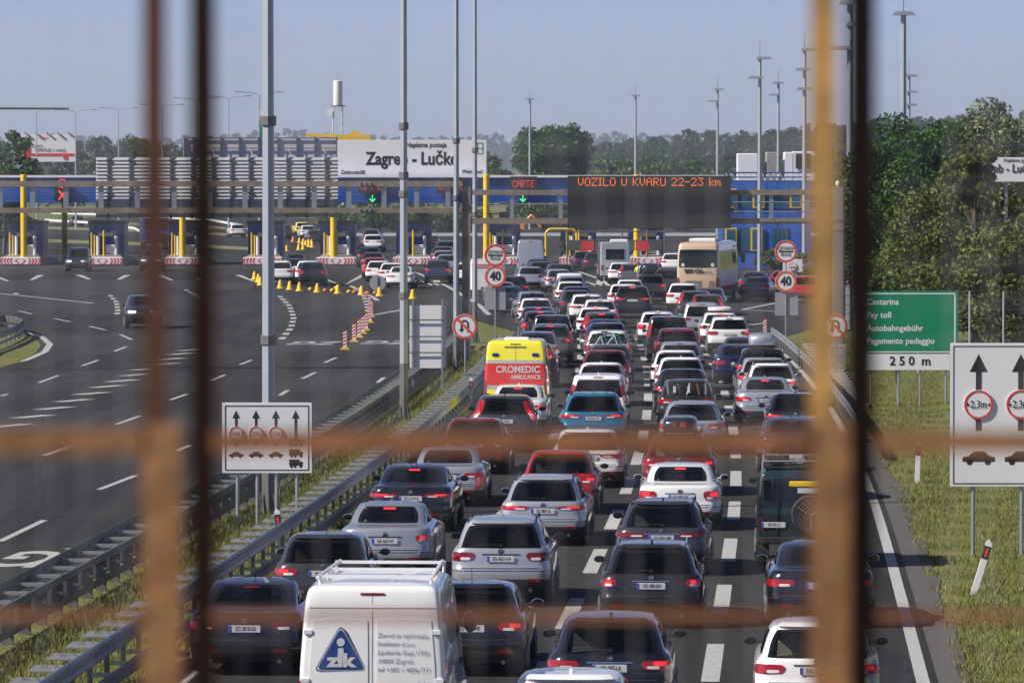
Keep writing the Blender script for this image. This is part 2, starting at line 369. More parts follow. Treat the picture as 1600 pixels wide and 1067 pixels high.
for y in np.arange(28, 109, .9):
    p = lanept(y, right_off(y)); h = -heading(y * K)
    link('post', me_post, m_galv_dk, br, p - wloc(br) + Vector((0, 0, -.05)), (0, 0, h))
    link('spacer', me_spacer, m_spacer, br, p - wloc(br) + Vector((-.02, 0, .70)), (0, 0, h))
    b_ = link('bracket', me_cross, m_galv, br, p - wloc(br) + Vector((.02, 0, .42)), (0, 0, h)); b_.scale = (.7, 1, 1)
def left_off(Y): return -10.05 + (Y - 44) * .021
bl = root('crash_barrier', lanept(60, -9.8), 'dark ladder-like double crash barrier on I-section posts, along the empty carriageway', 'barrier')
P = [lanept(y, left_off(y)) for y in np.arange(24, 112.1, 2.)]
rail_run(bl, P, .72, [(-a, c) for a, c in Wp[::-1]], m_galv_dk, 'rail')
thin = [(-.02, -.07), (.02, -.07), (.02, .07), (-.02, .07)]
rail_run(bl, [p + Vector((.58, 0, 0)) for p in P], .68, thin, m_galv_dk, 'rail')
rail_run(bl, [p + Vector((.62, 0, 0)) for p in P], .25, thin, m_galv_dk, 'lower_rail')
for y in np.arange(28, 111, .9):
    p = lanept(y, left_off(y)); h = -heading(y * K)
    link('crossbar', me_cross, m_galv, bl, p - wloc(bl) + Vector((0.02, 0, .74)), (0, 0, h))
    link('post', me_ipost, m_galv_dk, bl, p - wloc(bl) + Vector((.50, .1, 0)), (0, 0, h))
# barrier on the right that bends away at the plaza
br2 = root('crash_barrier', G(1260, 585), 'weathered crash barrier bending away beside the gantry foot', 'barrier')
P = [G(x, y, .75) for x, y in ((1205, 514), (1214, 519), (1226, 528), (1242, 542), (1258, 556), (1275, 572), (1292, 590), (1308, 610), (1324, 630), (1338, 652), (1350, 680))]
for i in range(0, len(P) - 1, 2):
    bb = MB(); bb.sweep([Vector((p.x, p.y, .66)) for p in P[i:i + 3]], Wp); bb.build('rail', m_galv, br2, smooth=40)
for a_, c_ in zip(P[:-1], P[1:]):
    n = max(1, int((c_ - a_).length / 2.2))
    for k in range(n):
        p = a_.lerp(c_, k / n); link('post', me_post, m_galv_dk, br2, Vector((p.x + .08, p.y, -.05)) - wloc(br2))
# island barrier on the far left
br3 = root('crash_barrier', G(10, 560), 'dark curved crash barrier round the grass island end', 'barrier')
P = [G(x, y, .75) for x, y in ((-60, 545), (-25, 527), (10, 515), (30, 506), (36, 500), (28, 495), (8, 493), (-20, 494), (-60, 497))]
for i in range(0, len(P) - 1, 2):
    bb = MB(); bb.sweep([Vector((p.x, p.y, .6)) for p in P[i:i + 3]], Wp); bb.build('rail', m_galv_dk, br3, smooth=40)
    bb = MB(); bb.sweep([Vector((p.x, p.y, .25)) for p in P[i:i + 3]], thin); bb.build('lower_rail', m_galv_dk, br3)
for a_, c_ in zip(P[:-1], P[1:]):
    for k in range(3):
        p = a_.lerp(c_, k / 3); link('post', me_post, m_galv_dk, br3, Vector((p.x, p.y, -.05)) - wloc(br3))
pp = [G(x, y) for x, y in ((-80, 600), (-20, 582), (30, 566), (56, 552), (64, 540), (56, 531), (40, 524), (-80, 520))]
sheet('grass_island', [(p.x, p.y) for p in pp], .02, m_grass)
# drainage steps beside the right barrier
dr = root('drainage_channel', G(1300, 600), 'row of pale concrete slabs forming a stepped drain', 'drain')
for k in range(22):
    f = k / 21; p = G(1266 + 58 * f, 541 + 95 * f); zb = bank(p.x, p.y)
    MB().box((p.x + .2, p.y, zb + .04), (1.1, 1.5, .12), rz=-.12, bev=.015).build('slab', m_conc, dr)
# ------------------------------------------------------------------ masts and poles
def mast(px, py_base, w, Y=None, top=17.0, label='', lit=None, clamps=()):
    Y = Y and Y * K
    p = G(px, py_base) if Y is None else Vector((A(px, 300, Y).x, Y, bank(A(px, 300, Y).x, Y)))
    r = root('lighting_mast', p, label, 'mast', 'lighting masts of the toll plaza')
    MB().tube(p, p + Vector((0, 0, top)), w / 2, w * .36, n=8, cap=True).build('pole', m_pole, r)
    if Y is None:
        b = MB(); b.tube(p + Vector((0, 0, .01)), p + Vector((0, 0, 1.9)), w * .52, w * .515, n=8); b.build('base_sleeve', m_galv_dk, r)
        b = MB()
        for k in range(8):
            t = k * math.pi / 4; d = Vector((math.cos(t), math.sin(t), 0))
            b.prism([(0, 0), (w * .95, 0), (w * .5, .5), (0, .5)], -.012, .012) if False else b.tube(p + d * w * .9, p + d * w * .5 + Vector((0, 0, .55)), .03, .02, 4)
        b.build('base_rib', m_galv_dk, r)
    for z in clamps: MB().lathe([(w * .55, -.12), (w * .6, -.1), (w * .6, .1), (w * .55, .12)], (p.x, p.y, z), 8).build('clamp', m_galv_dk, r)
    for i, (dz, dx) in enumerate(lit or ()):
        b = MB(); c = p + Vector((dx, -.1, top - dz)); b.box(c, (1.25, .6, .2), top=.75); h = b.build('floodlight', m_galv, r)
        bb = MB(); bb.box(c + Vector((.0, -.02, -.095)), (.8, .4, .03)); bb.build('lens', m_white, h)
        MB().tube(p + Vector((0, 0, top - dz - .1)), c, .04, n=5).build('bracket', m_galv_dk, r)
    if lit: MB().tube(p + Vector((0, 0, top)), p + Vector((0, 0, top + 1.3)), .03, .012, 5).build('lightning_rod', m_galv_dk, r)
    return r
mast(420, 807, .32, label='thick grey mast rising behind the lane sign with three width circles', clamps=(4.2, 9.4))
mast(631, 659, .27, label='grey mast beside the back of a white sign panel', clamps=(4.1, 7.4, 8.0, 9.6))
mast(713, 581, .25, label='grey mast standing behind the no U-turn sign on the median', clamps=(7.0, 9.3))
mast(742, 535, .25, label='grey mast just behind the brown gantry leg', clamps=(6.0, 9.0))
for px, Y, L_, lab in ((1328, 123, ((.1, 0), (1.2, .35), (2.4, -.5)), 'tall floodlight mast with three lamps behind the gantry foot'),
        (1411, 132, ((.1, 0),), 'floodlight mast rising out of the dark acacia tree'), (1420, 226, ((.1, .2), (1.6, .2), (2.8, .2)), 'distant floodlight mast behind the tallest mast of the trees'),
        (1187, 188, ((.1, .3), (1.6, -.3)), 'two-lamp floodlight mast in front of the blue building'), (1257, 174, ((.1, .3), (1.5, -.1), (2.9, 0)), 'three-lamp floodlight mast at the right end of the blue building'),
        (1216, 246, ((.1, 0), (1.3, -.4)), 'slim floodlight mast rising behind the white rooftop units'), (1121, 268, ((.1, .1), (1.4, -.5)), 'slim floodlight mast between wooded hill and message board'),
        (993, 293, ((.1, 0),), 'slim floodlight mast right of the big round tree'), (828, 308, ((.1, 0),), 'slim floodlight mast in front of the big round tree')):
    mast(px, 0, .42 if Y < 150 else .36, Y, 16.6, lab, L_)
def street_lamp(px, ytop, Y, arms, label):
    Y *= K
    t = A(px, ytop, Y); p = Vector((t.x, Y, 0)); r = root('street_lamp', p, label, 'street lamp', 'double-arm lamps beyond the toll plaza')
    MB().tube(p, t, .13, .07, 6).build('pole', m_pole, r)
    for s in arms:
        e = t + Vector((s * 2.0, 0, .35)); MB().path([t, t + Vector((s * .7, 0, .25)), e], .05, 5).build('arm', m_pole, r)
        MB().box(e + Vector((s * .3, 0, 0)), (.9, .3, .10), top=.8).build('lamp_head', m_galv_dk, r)
for px, yt, Y, arms, lab in ((57, 175, 300, (1,), 'single-arm lamp in front of the red truck billboard'), (118, 176, 310, (1, -1), 'lamp just right of the red truck billboard'), (185, 173, 330, (1, -1), 'lamp standing clear left of the rusty bar'),
        (253, 168, 300, (1, -1), 'lamp seen beside the dark rusty bar'), (307, 158, 290, (1, -1), 'lamp above the white sign back'), (357, 155, 280, (1, -1), 'lamp left of the green direction sign'), (405, 149, 270, (1, -1), 'lamp directly behind the green direction sign')):
    street_lamp(px, yt, Y, arms, 'double-arm street ' + lab if len(arms) > 1 else lab)
# near cantilever arm reaching in at the left
p = A(-40, 168, 95 * K); p.z = 0; r = root('lamp_post', p, 'lamp post with a thick horizontal arm above the red truck billboard', 'lamp post')
t = A(-40, 168, 95 * K); MB().tube(p, t, .12, n=8).build('pole', m_pole, r); MB().tube(t, A(108, 169, 95 * K), .09, .06, 8).build('arm', m_pole, r)
# ------------------------------------------------------------------ gantries
GY = 98.0 * K
m_brown = M('gantry_paint', (.20, .155, .12), .6, .15, noise=(1.5, (.27, .22, .18), .3, 8.0))
def gbox(px0, py0, px1, py1, Y, d, name, mat, parent, bev=0.0):
    a_, c_ = A(px0, py0, Y), A(px1, py1, Y)
    return MB().box(((a_.x + c_.x) / 2, Y, (a_.z + c_.z) / 2), (abs(c_.x - a_.x), d, abs(a_.z - c_.z)), bev=bev).build(name, mat, parent)
lp = G(727, 556); lp = Vector((A(729, 400, GY).x, GY, 0))
g1 = root('sign_gantry', lp, 'brown steel gantry over the queue carrying the black message board', 'gantry')
gbox(722, 292, 735, 563, GY, .34, 'leg', m_brown, g1, .02)
rb = A(1309, 400, GY); MB().box((rb.x, GY, (A(1309, 292, GY).z) / 2 + .5), (.42, .34, A(1309, 292, GY).z - 1.0), bev=.02).build('leg', m_galv, g1)
MB().box((rb.x, GY, .5), (.62, .62, 1.2), bev=.03).build('foundation', m_conc, g1)
gbox(735, 297, 1303, 305, GY, .28, 'beam', m_brown, g1); gbox(735, 341, 1303, 350, GY, .28, 'beam', m_brown, g1)
for px in (800, 876, 1150, 1205, 1262): gbox(px - 3, 305, px + 3, 341, GY, .14, 'strut', m_galv, g1)
for y in (316, 331): 
    a_, c_ = A(1142, y, GY - .5), A(1300, y, GY - .5); MB().tube(a_, c_, .025, n=5).build('handrail', m_galv, g1)
    a_, c_ = A(760, y + 3, GY + .5), A(888, y + 3, GY + .5); MB().tube(a_, c_, .025, n=5).build('handrail', m_galv, g1)
a_, c_ = A(1330, 290, GY), A(1330, 350, GY); b = MB(); b.path([A(1312, 300, GY), A(1330, 300, GY), A(1330, 342, GY), A(1312, 342, GY)], .03, 5); b.build('cage_rail', m_galv, g1)
b = MB()
for k in range(14): z = 1.3 + k * .35; b.box((rb.x + .42, GY, z), (.35, .03, .03))
b.tube((rb.x + .6, GY, 1.0), (rb.x + .6, GY, 6.5), .02, n=5); b.tube((rb.x + .25, GY, 1.0), (rb.x + .25, GY, 6.5), .02, n=5); b.build('ladder', m_galv, g1)
MB().lathe([(.02, 0), (.09, .05), (.1, .14), (.07, .22), (.01, .25)], (rb.x, GY, A(1309, 292, GY).z), 10).build('beacon', m_white, g1)
# the message board
v0, v1 = A(887, 275, GY - .55), A(1142, 357, GY - .55)
vms = root('message_board', Vector(((v0.x + v1.x) / 2, GY - .55, v1.z)), 'large black LED board with one line of amber text on the gantry', 'message board')
m_led_face = M('led_face', (.022, .021, .022), .55, noise=(.8, (.03, .029, .03), .2))
MB().box(((v0.x + v1.x) / 2, GY - .35, (v0.z + v1.z) / 2), (v1.x - v0.x, .40, v0.z - v1.z), bev=.012).build('housing', m_led_face, vms)
b = MB()
for k in range(1, 6):
    x = v0.x + (v1.x - v0.x) * k / 6; b.box((x, GY - .552, (v0.z + v1.z) / 2), (.012, .006, v0.z - v1.z - .06))
b.build('panel_seam', M('seam', (.012, .012, .012), .7), vms)
F57 = {'V': '10001 10001 10001 10001 10001 01010 00100', 'O': '01110 10001 10001 10001 10001 10001 01110', 'Z': '11111 00001 00010 00100 01000 10000 11111', 'I': '111 010 010 010 010 010 111',
       'L': '10000 10000 10000 10000 10000 10000 11111', 'U': '10001 10001 10001 10001 10001 10001 01110', 'K': '10001 10010 10100 11000 10100 10010 10001', 'A': '01110 10001 10001 11111 10001 10001 10001',
       'R': '11110 10001 10001 11110 10100 10010 10001', '2': '01110 10001 00001 00010 00100 01000 11111', '3': '11111 00010 00100 00010 00001 10001 01110', '-': '0000 0000 0000 1111 0000 0000 0000',
       'k': '1000 1000 1001 1010 1100 1010 1001', 'm': '00000 00000 11010 10101 10101 10101 10001', ' ': '000 000 000 000 000 000 000',
       'T': '11111 00100 00100 00100 00100 00100 00100', 'E': '11111 10000 10000 11110 10000 10000 11111', 'C': '01110 10001 10000 10000 10000 10001 01110', 'P': '11110 10001 10001 11110 10000 10000 10000'}
def led(s, x0, z1, w, h, y, mat, parent, name='lettering'):
    cols = sum(len(F57[c].split()[0]) + 1 for c in s) - 1; px = w / cols; pz = h / 7; b = MB(); x = x0
    for c in s:
        rows = F57[c].split()
        for r_, row in enumerate(rows):
            for k, ch in enumerate(row):
                if ch == '1': b.box((x + (k + .5) * px, y, z1 - (r_ + .5) * pz), (px * .66, .012, pz * .66))
        x += (len(rows[0]) + 1) * px
    o = b.build(name, mat, parent); o['kind'] = 'stuff'; return o
m_amber = M('led_amber', (.3, .06, .01), .5, emit=(1.0, .20, .055), emit_s=1.15)
m_ledred = M('led_red', (.3, .02, .02), .5, emit=(1.0, .06, .05), emit_s=.9)
m_ledgreen = M('led_green', (.02, .3, .1), .5, emit=(.05, 1.0, .35), emit_s=.9)
a_, c_ = A(903, 278, GY - .56), A(1126, 291, GY - .56)
led('VOZILO U KVARU 22-23 km', a_.x, a_.z, c_.x - a_.x, a_.z - c_.z, GY - .56, m_amber, vms)
# gantry over the empty carriageway with the back of its louvred sign
p = A(-60, 400, GY); g2 = root('sign_gantry', Vector((p.x, GY + 1, 0)), 'brown steel gantry over the empty carriageway with grey struts', 'gantry')
MB().box((p.x, GY + 1, 3.8), (.4, .34, 7.6)).build('leg', m_brown, g2)
gbox(-60, 283, 722, 292, GY + 1, .28, 'beam', m_brown, g2); gbox(-60, 325, 722, 333, GY + 1, .28, 'beam', m_brown, g2)
for px in (0, 51, 103, 158, 215, 272, 328, 383, 438, 491, 545, 600, 651, 700): gbox(px - 4, 292, px + 4, 325, GY + 1, .1, 'strut', m_galv, g2)
for k in range(3): 
    for yy in (287, 328): gbox(560 + k * 8, yy - 3, 563 + k * 8, yy + 3, GY + .8, .06, 'bolt_plate', m_galv, g2)
s2 = root('direction_sign', A(339, 340, GY + 1.4), 'back of a wide louvred aluminium road sign on the gantry', 'sign')
N = 17
for k in range(N):
    y0 = 246 + 94 * k / N; y1 = 246 + 94 * (k + 1) / N; a_, c_ = A(150, y0, GY + 1.5), A(528, y1, GY + 1.5)
    b = MB(); w = c_.x - a_.x; hz = a_.z - c_.z
    b.prism([(GY + 1.49, a_.z - .003), (GY + 1.44, a_.z - hz * .80), (GY + 1.50, c_.z + .003), (GY + 1.54, c_.z + .003), (GY + 1.54, a_.z - .003)], a_.x, c_.x, 'YZ')
    b.build('louvre', M('louvre_sheet', (.50, .51, .53), .55, noise=(1.0, (.40, .41, .43), .3)), s2)
for px in (169, 203, 238, 267, 300, 332, 361, 390, 418, 449, 479, 509):
    gbox(px - 1.6, 240, px + 1.6, 342, GY + 1.425, .04, 'mounting_rail', m_galv_dk, s2)
    for yy in (250, 275, 300, 320, 336): gbox(px - 3, yy - 1.2, px + 3, yy + 1.2, GY + 1.395, .03, 'clamp', m_galv_dk, s2)
# ------------------------------------------------------------------ toll canopy
TY = 199.0 * K + 2.2
cx0, cx1 = A(-60, 280, TY).x, A(1132, 280, TY).x
can = root('toll_canopy', Vector(((cx0 + cx1) / 2, TY + 5, 0)), 'long blue toll plaza canopy with ribbed fascia carried on yellow columns', 'canopy')
zt, zb = A(400, 277, TY).z, A(400, 317, TY).z
MB().box(((cx0 + cx1) / 2, TY + 6, (zt + zb) / 2), (cx1 - cx0, 11.6, zt - zb - .1)).build('roof_slab', m_dkblue, can)
for k in range(11):
    z1 = zt - (zt - zb) * k / 11; z0 = zt - (zt - zb) * (k + 1) / 11; hz = z1 - z0
    for j in range(10):
        xa = cx0 + (cx1 - cx0) * j / 10; xb = cx0 + (cx1 - cx0) * (j + 1) / 10 - .02
        b = MB(); b.prism([(TY + .2, z1), (TY, z1 - .02), (TY, z0 + hz * .35), (TY + .035, z0 + hz * .2), (TY + .035, z0), (TY + .2, z0)], xa, xb, 'YZ'); b.build('fascia_rib', m_blue, can)
gbox(-60, 274, 1132, 277.5, TY - .1, .5, 'coping', m_white, can)
COLX = (37, 285, 521, 760, 995)
for px in COLX:
    p = A(px, 300, TY - 1.2); h = A(px, 273, TY - 1.2).z; MB().lathe([(.26, 0), (.26, h - .05), (.2, h)], (p.x, TY - 1.2, 0), 14).build('column', m_yellow, can, smooth=40)
    p2 = p + Vector((2.6, 9, 0)); px == 37 and MB().lathe([(.24, 0), (.24, zb)], (p2.x, p2.y, 0), 12).build('column', m_yellow, can, smooth=40)
def lanebox(px0, py0, px1, py1, label, red=None, arrow=None, x=False):
    c = A((px0 + px1) / 2, py1, TY - .35); r = root('lane_signal', c, label, 'lane signal', 'lane signals on the canopy')
    gbox(px0, py0, px1, py1, TY - .35, .4, 'housing', m_black, r, .02)
    if red:
        a_, c_ = A(px0 + 4, py0 + 6, TY - .56), A(px1 - 4, py0 + 17, TY - .56)
        led(red, a_.x, a_.z, c_.x - a_.x, a_.z - c_.z, TY - .57, m_ledred, r)
    if arrow:
        cpt = A(arrow[0], arrow[1], TY - .35); MB().box((cpt.x, TY - .35, cpt.z), (.66, .35, .8), bev=.02).build('arrow_box', m_black, r)
        b = MB(); y = TY - .545; b.box((cpt.x, y, cpt.z + .05), (.07, .012, .55))
        for s in (-1, 1): b.add([(cpt.x, y, cpt.z - .28), (cpt.x + s * .26, y, cpt.z - .02), (cpt.x + s * .2, y, cpt.z + .05), (cpt.x, y, cpt.z - .15)], [(0, 1, 2, 3)])
        b.build('green_arrow', m_ledgreen, r)
    if x:
        b = MB(); cpt = A((px0 + px1) / 2, (py0 + py1) / 2 + 4, TY - .57)
        for s in (-1, 1): b.add([(cpt.x - .33, cpt.y, cpt.z - s * .35), (cpt.x - .22, cpt.y, cpt.z - s * .42), (cpt.x + .33, cpt.y, cpt.z + s * .35), (cpt.x + .22, cpt.y, cpt.z + s * .42)], [(0, 1, 2, 3)])
        b.build('red_cross', m_ledred, r); b = MB(); cpt.z += .95
        for k in range(9):
            t = math.pi * (.1 + k * .2); b.box((cpt.x + .33 * math.cos(t), cpt.y, cpt.z + .33 * math.sin(t)), (.12, .012, .12))
        b.build('red_ring', m_ledred, r)
lanebox(85, 288, 109, 314, 'dark signal box with a red cross and ring on the blue fascia', x=True)
lanebox(560, 280, 607, 302, 'dark board with red letters and a green arrow right of the louvred sign', 'OPT EC', (582, 311))
lanebox(682, 280, 727, 302, 'dark board with red letters behind the third mast', 'CAT EC')
lanebox(797, 276, 839, 298, 'dark board with red letters and a green arrow left of the message board', 'CARTE', (817, 311))
# name board on the canopy, and the back of its twin
nb0, nb1 = A(527, 219, TY + .6), A(760, 277, TY + .6)
nb = root('name_board', Vector(((nb0.x + nb1.x) / 2, TY + .6, nb1.z)), 'white toll station name board on top of the canopy', 'sign')
MB().box(((nb0.x + nb1.x) / 2, TY + .7, (nb0.z + nb1.z) / 2), (nb1.x - nb0.x, .2, nb0.z - nb1.z), bev=.01).build('panel', m_white, nb)
def ptxt(s, px, py, hpx, Y, mat, parent, bold=0., sx=1., align='CENTER', name='lettering', shear=0):
    p = A(px, py, Y); size = hpx / FPX * Y / .72
    return text(s, size, mat, (p.x, Y, p.z), parent, bold, sx, align, name=name)
ptxt('Zagreb - Lučko', 644, 249, 20, TY + .585, m_ink, nb, .032, .82)
ptxt('Naplatna postaja', 666, 227, 8, TY + .585, m_ink, nb, .022, .85)
ptxt('Dobrodošli!', 552, 269.5, 6.5, TY + .585, m_ink, nb, .018, .85); ptxt('Welcome!', 738, 268.5, 6.5, TY + .585, m_ink, nb, .018, .85)
b = MB(); c = A(750, 232, TY + .59); s_ = .018
for (dx, dz, w, h) in ((-.22, 0, .05, .9), (.22, 0, .05, .9), (0, .44, .46, .05), (0, -.44, .46, .05), (0, 0, .46, .05)): b.box((c.x + dx, c.y - .008, c.z + dz), (w, .012, h))
b.build('barrier_symbol', m_green, nb)
for k in range(9):
    x = nb0.x + (nb1.x - nb0.x) * (k + .5) / 9; MB().box((x, TY + .55, nb1.z - .12), (.08, .3, .3)).build('foot', m_galv_dk, nb)
bb0, bb1 = A(286, 216, TY + 3), A(528, 262, TY + 3)
nbk = root('name_board', Vector(((bb0.x + bb1.x) / 2, TY + 3, bb1.z)), 'framed back of a pale board standing on the canopy behind the louvred sign', 'sign')
MB().box(((bb0.x + bb1.x) / 2, TY + 3.1, (bb0.z + bb1.z) / 2), (bb1.x - bb0.x, .1, bb0.z - bb1.z)).build('panel', M('board_back', (.55, .53, .56), .6, noise=(.7, (.47, .45, .47), .3)), nbk)
for px in (288, 302, 345, 374, 404, 434, 464, 492, 526): gbox(px - .9, 214, px + .9, 262, TY + 2.95, .15, 'upright', m_galv_dk, nbk)
for py in (216, 232): gbox(286, py - .8, 528, py + .8, TY + 2.9, .1, 'frame_rail', m_galv_dk, nbk)
for px in (330, 390, 450, 505): MB().tube(A(px, 232, TY + 2.9), A(px + 14, 262, TY + 1.2), .05, n=5).build('brace', m_galv_dk, nbk)
# ------------------------------------------------------------------ islands, booths
m_chev = M('chevron_red', (.60, .03, .04), .5); m_isl = M('island_concrete', (.30, .28, .26), .9, noise=(1.2, (.22, .21, .19), .3, 7.0), bump=(20, .3, .01))
IY = 199.0 * K
def island(px, label, booth=True, flip=1, blabel=''):
    c = A(px, 420, IY); x = c.x; r = root('toll_island', Vector((x, IY, 0)), label, 'toll island', 'concrete toll islands')
    b = MB(); b.add([(x - 1.55, IY + .1, 0), (x + 1.55, IY + .1, 0), (x + 1.2, IY + 22, 0), (x - 1.2, IY + 22, 0), (x - 1.55, IY + .1, .62), (x + 1.55, IY + .1, .62), (x + 1.15, IY + 3.6, .95), (x - 1.15, IY + 3.6, .95), (x + 1.15, IY + 22, .3), (x - 1.15, IY + 22, .3)],
          [(0, 1, 5, 4), (4, 5, 6, 7), (7, 6, 8, 9), (1, 2, 8, 6, 5), (0, 4, 7, 9, 3), (2, 3, 9, 8), (3, 2, 1, 0)]); b.build('kerb_nose', m_isl, r)
    MB().box((x, IY, .40), (3.25, .16, .62), bev=.05).build('chevron_board', m_white, r)
    y = IY - .085; z0, z1 = .12, .68; zm = (z0 + z1) / 2
    def poly(pts, name): b = MB(); b.add([(x + a, y, z) for a, z in pts] + [(x + a, y - .006, z) for a, z in pts], [tuple(range(len(pts))), tuple(range(len(pts), 2 * len(pts)))] + [(k, (k + 1) % len(pts), (k + 1) % len(pts) + len(pts), k + len(pts)) for k in range(len(pts))]); b.build(name, m_chev, r)
    for s in (-1, 1):
        poly([(s * .12, zm + .27), (s * .0, z1 - .01), (s * -.0 + s * .12, z1 - .01), (s * .46, zm), (s * .12, z0 + .01), (0, z0 + .01), (s * .30, zm)], 'chevron')
        for k in range(4):
            o = s * (.62 + k * .26); poly([(o, z0 + .02), (o + s * .13, z0 + .02), (o + s * .26, zm), (o + s * .13, z1 - .02), (o, z1 - .02), (o + s * .13, zm)], 'chevron')
    for dx, h, rad in ((-1.0, 2.1, .07), (-.75, 1.9, .07), (.0, 2.3, .08)): MB().tube((x + dx, IY + 1.6, .6), (x + dx, IY + 1.6, .6 + h), rad, n=8).build('guard_post', m_yellow, r)
    for dx in (-.55, .95): MB().tube((x + dx, IY + 2.6, .7), (x + dx, IY + 2.6, 2.4), .14, n=10).build('bollard', m_sheet, r)
    MB().box((x + .45, IY + 3.2, 1.3), (.8, .5, .75), bev=.03).build('machine', m_white, r); MB().box((x - .35, IY + 2.9, 1.15), (.4, .4, .55), bev=.03).build('reader', m_black, r)
    MB().box((x + .1, IY + 2.2, 2.5), (1.3, .25, .32), bev=.03).build('display', m_galv_dk, r)
    if booth:
        q = root('toll_booth', Vector((x, IY + 7, .5)), blabel or label.replace('island', 'booth'), 'toll booth', 'blue toll booths')
        o_ = [(1.45 * a, 2.6 * c_) for a, c_ in ((-.86, -1), (.86, -1), (1, -.9), (1, .9), (.86, 1), (-.86, 1), (-1, .9), (-1, -.9))]
        MB().prism([(x + a, IY + 7 + c_) for a, c_ in o_], .5, 3.35, 'XY').build('cabin', m_dkblue, q)
        MB().prism([(x + a * 1.06, IY + 7 + c_ * 1.04) for a, c_ in o_], 3.35, 3.62, 'XY').build('roof', M('booth_roof', (.02, .022, .028), .5), q)
        for dx in (-.62, .62): MB().box((x + dx, IY + 4.38, 2.55), (1.0, .06, .95), bev=.02).build('window', M('booth_glass', (.012, .06, .20), .12), q)
        MB().box((x + .9, IY + 4.36, 3.0), (.18, .05, .14)).build('sticker', m_red, q)
        b = MB(); 
        for k in range(3): b.box((x + .62, IY + 4.345, 2.75 - k * .16), (.5, .01, .05))
        b.build('notice', m_white, q)
        for dx in (-1.45, 1.45): MB().box((x + dx * 1.003, IY + 6.5, 2.3), (.05, 1.6, 1.1)).build('side_window', m_glassd, q)
    return r
for px, lab in ((32, 'island left of the first black oncoming car'), (160, 'island between two dark oncoming cars'), (286, 'island seen between the dark rusty bars'), (411, 'island behind the thickest mast with cones before it'),
                (525, 'island right of the black off-roader, with yellow column'), (645, 'island behind the second mast'), (785, 'island behind the left toll sign'), (905, 'island left of the camper van'), (1012, 'island behind the hi-vis worker')):
    island(px, 'concrete toll ' + lab, blabel='dark blue toll booth on the ' + lab)
# yellow portal frame
p0 = A(853, 400, IY - 1); pr = root('portal_frame', Vector((A(878, 400, IY - 1).x, IY - 1, 0)), 'yellow tubular height portal with rounded corners before a booth', 'portal')
x0, x1, zt2 = A(853, 360, IY - 1).x, A(901, 360, IY - 1).x, A(853, 358, IY - 1).z
MB().path([(x0, IY - 1, 0), (x0, IY - 1, zt2 - .3), (x0 + .3, IY - 1, zt2), (x1 - .3, IY - 1, zt2), (x1, IY - 1, zt2 - .3), (x1, IY - 1, .0)], .10, 8).build('frame', m_yellow, pr)
# red and dark height board hanging below the message board line
hb = root('height_board', Vector((A(960, 384, IY - 3).x, IY - 3, 0)), 'row of red and smoky panels hung as a height limiter', 'height limiter')
for i, (a_, c_) in enumerate(((887, 907), (908, 928), (930, 950), (951, 971), (972, 992), (993, 1013), (1014, 1034))):
    gbox(a_, 377, c_, 392, IY - 3, .08, 'board', m_red if i % 2 else M('smoky_board', (.10, .095, .09), .3), hb)
for y in (362, 376): MB().tube(A(884, y, IY - 3), A(1040, y, IY - 3), .05, n=6).build('bar', m_galv_dk, hb)
for px in (886, 972, 1038):
    t = A(px, 360, IY - 3); MB().tube((t.x, t.y, 0), t, .07, n=6).build('post', m_galv_dk, hb)
# ------------------------------------------------------------------ blue control building
BY = 194.0 * K
bx0, bx1, bzt = A(1128, 300, BY).x, A(1268, 300, BY).x, A(1200, 284, BY).z
bd = root('control_building', Vector(((bx0 + bx1) / 2, BY + 5, 0)), 'blue panelled plaza building with yellow window frames and rooftop units', 'building')
MB().box(((bx0 + bx1) / 2, BY + 5.2, bzt / 2), (bx1 - bx0 - .1, 10, bzt)).build('wall', m_dkblue, bd)
nxp, nzp = 8, 5
for i in range(nxp):
    for j in range(nzp):
        xa = bx0 + (bx1 - bx0) * i / nxp; za = bzt * j / nzp
        MB().box((xa + (bx1 - bx0) / nxp / 2, BY + .15, za + bzt / nzp / 2), ((bx1 - bx0) / nxp - .05, .1, bzt / nzp - .05), bev=.01).build('facade_panel', m_blue, bd)
m_bglass = M('building_glass', (.02, .09, .17), .1)
for px, py0, py1 in ((1142, 295, 325), (1185, 295, 325), (1142, 356, 392), (1182, 356, 392), (1243, 295, 325)):
    f = gbox(px - 9, py0, px + 9, py1, BY - .02, .16, 'window_frame', m_yellow, bd); gbox(px - 6.5, py0 + 2.5, px + 6.5, py1 - 2.5, BY - .1, .06, 'pane', m_bglass, f)
for px0, px1, py0, py1 in ((1152, 1175, 303, 325), (1152, 1173, 356, 392), (1205, 1232, 303, 326), (1205, 1232, 356, 385)):
    n = 4
    for k in range(n): gbox(px0 + (px1 - px0) * k / n + .4, py0, px0 + (px1 - px0) * (k + 1) / n - .4, py1, BY + .06, .08, 'curtain_pane', m_bglass, bd)
for y in (270, 277, 283): MB().tube(A(1134, y, BY - .6), A(1266, y, BY - .6), .06, n=6).build('truss_chord', M('truss_blue', (.02, .07, .25), .5), bd)
b = MB()
for k in range(14):
    px = 1134 + 132 * k / 14; b.tube(A(px, 270, BY - .6), A(px + 4.7, 283, BY - .6), .04, n=5); b.tube(A(px + 4.7, 283, BY - .6), A(px + 9.4, 270, BY - .6), .04, n=5)
b.build('truss_web', m_sheet, bd)
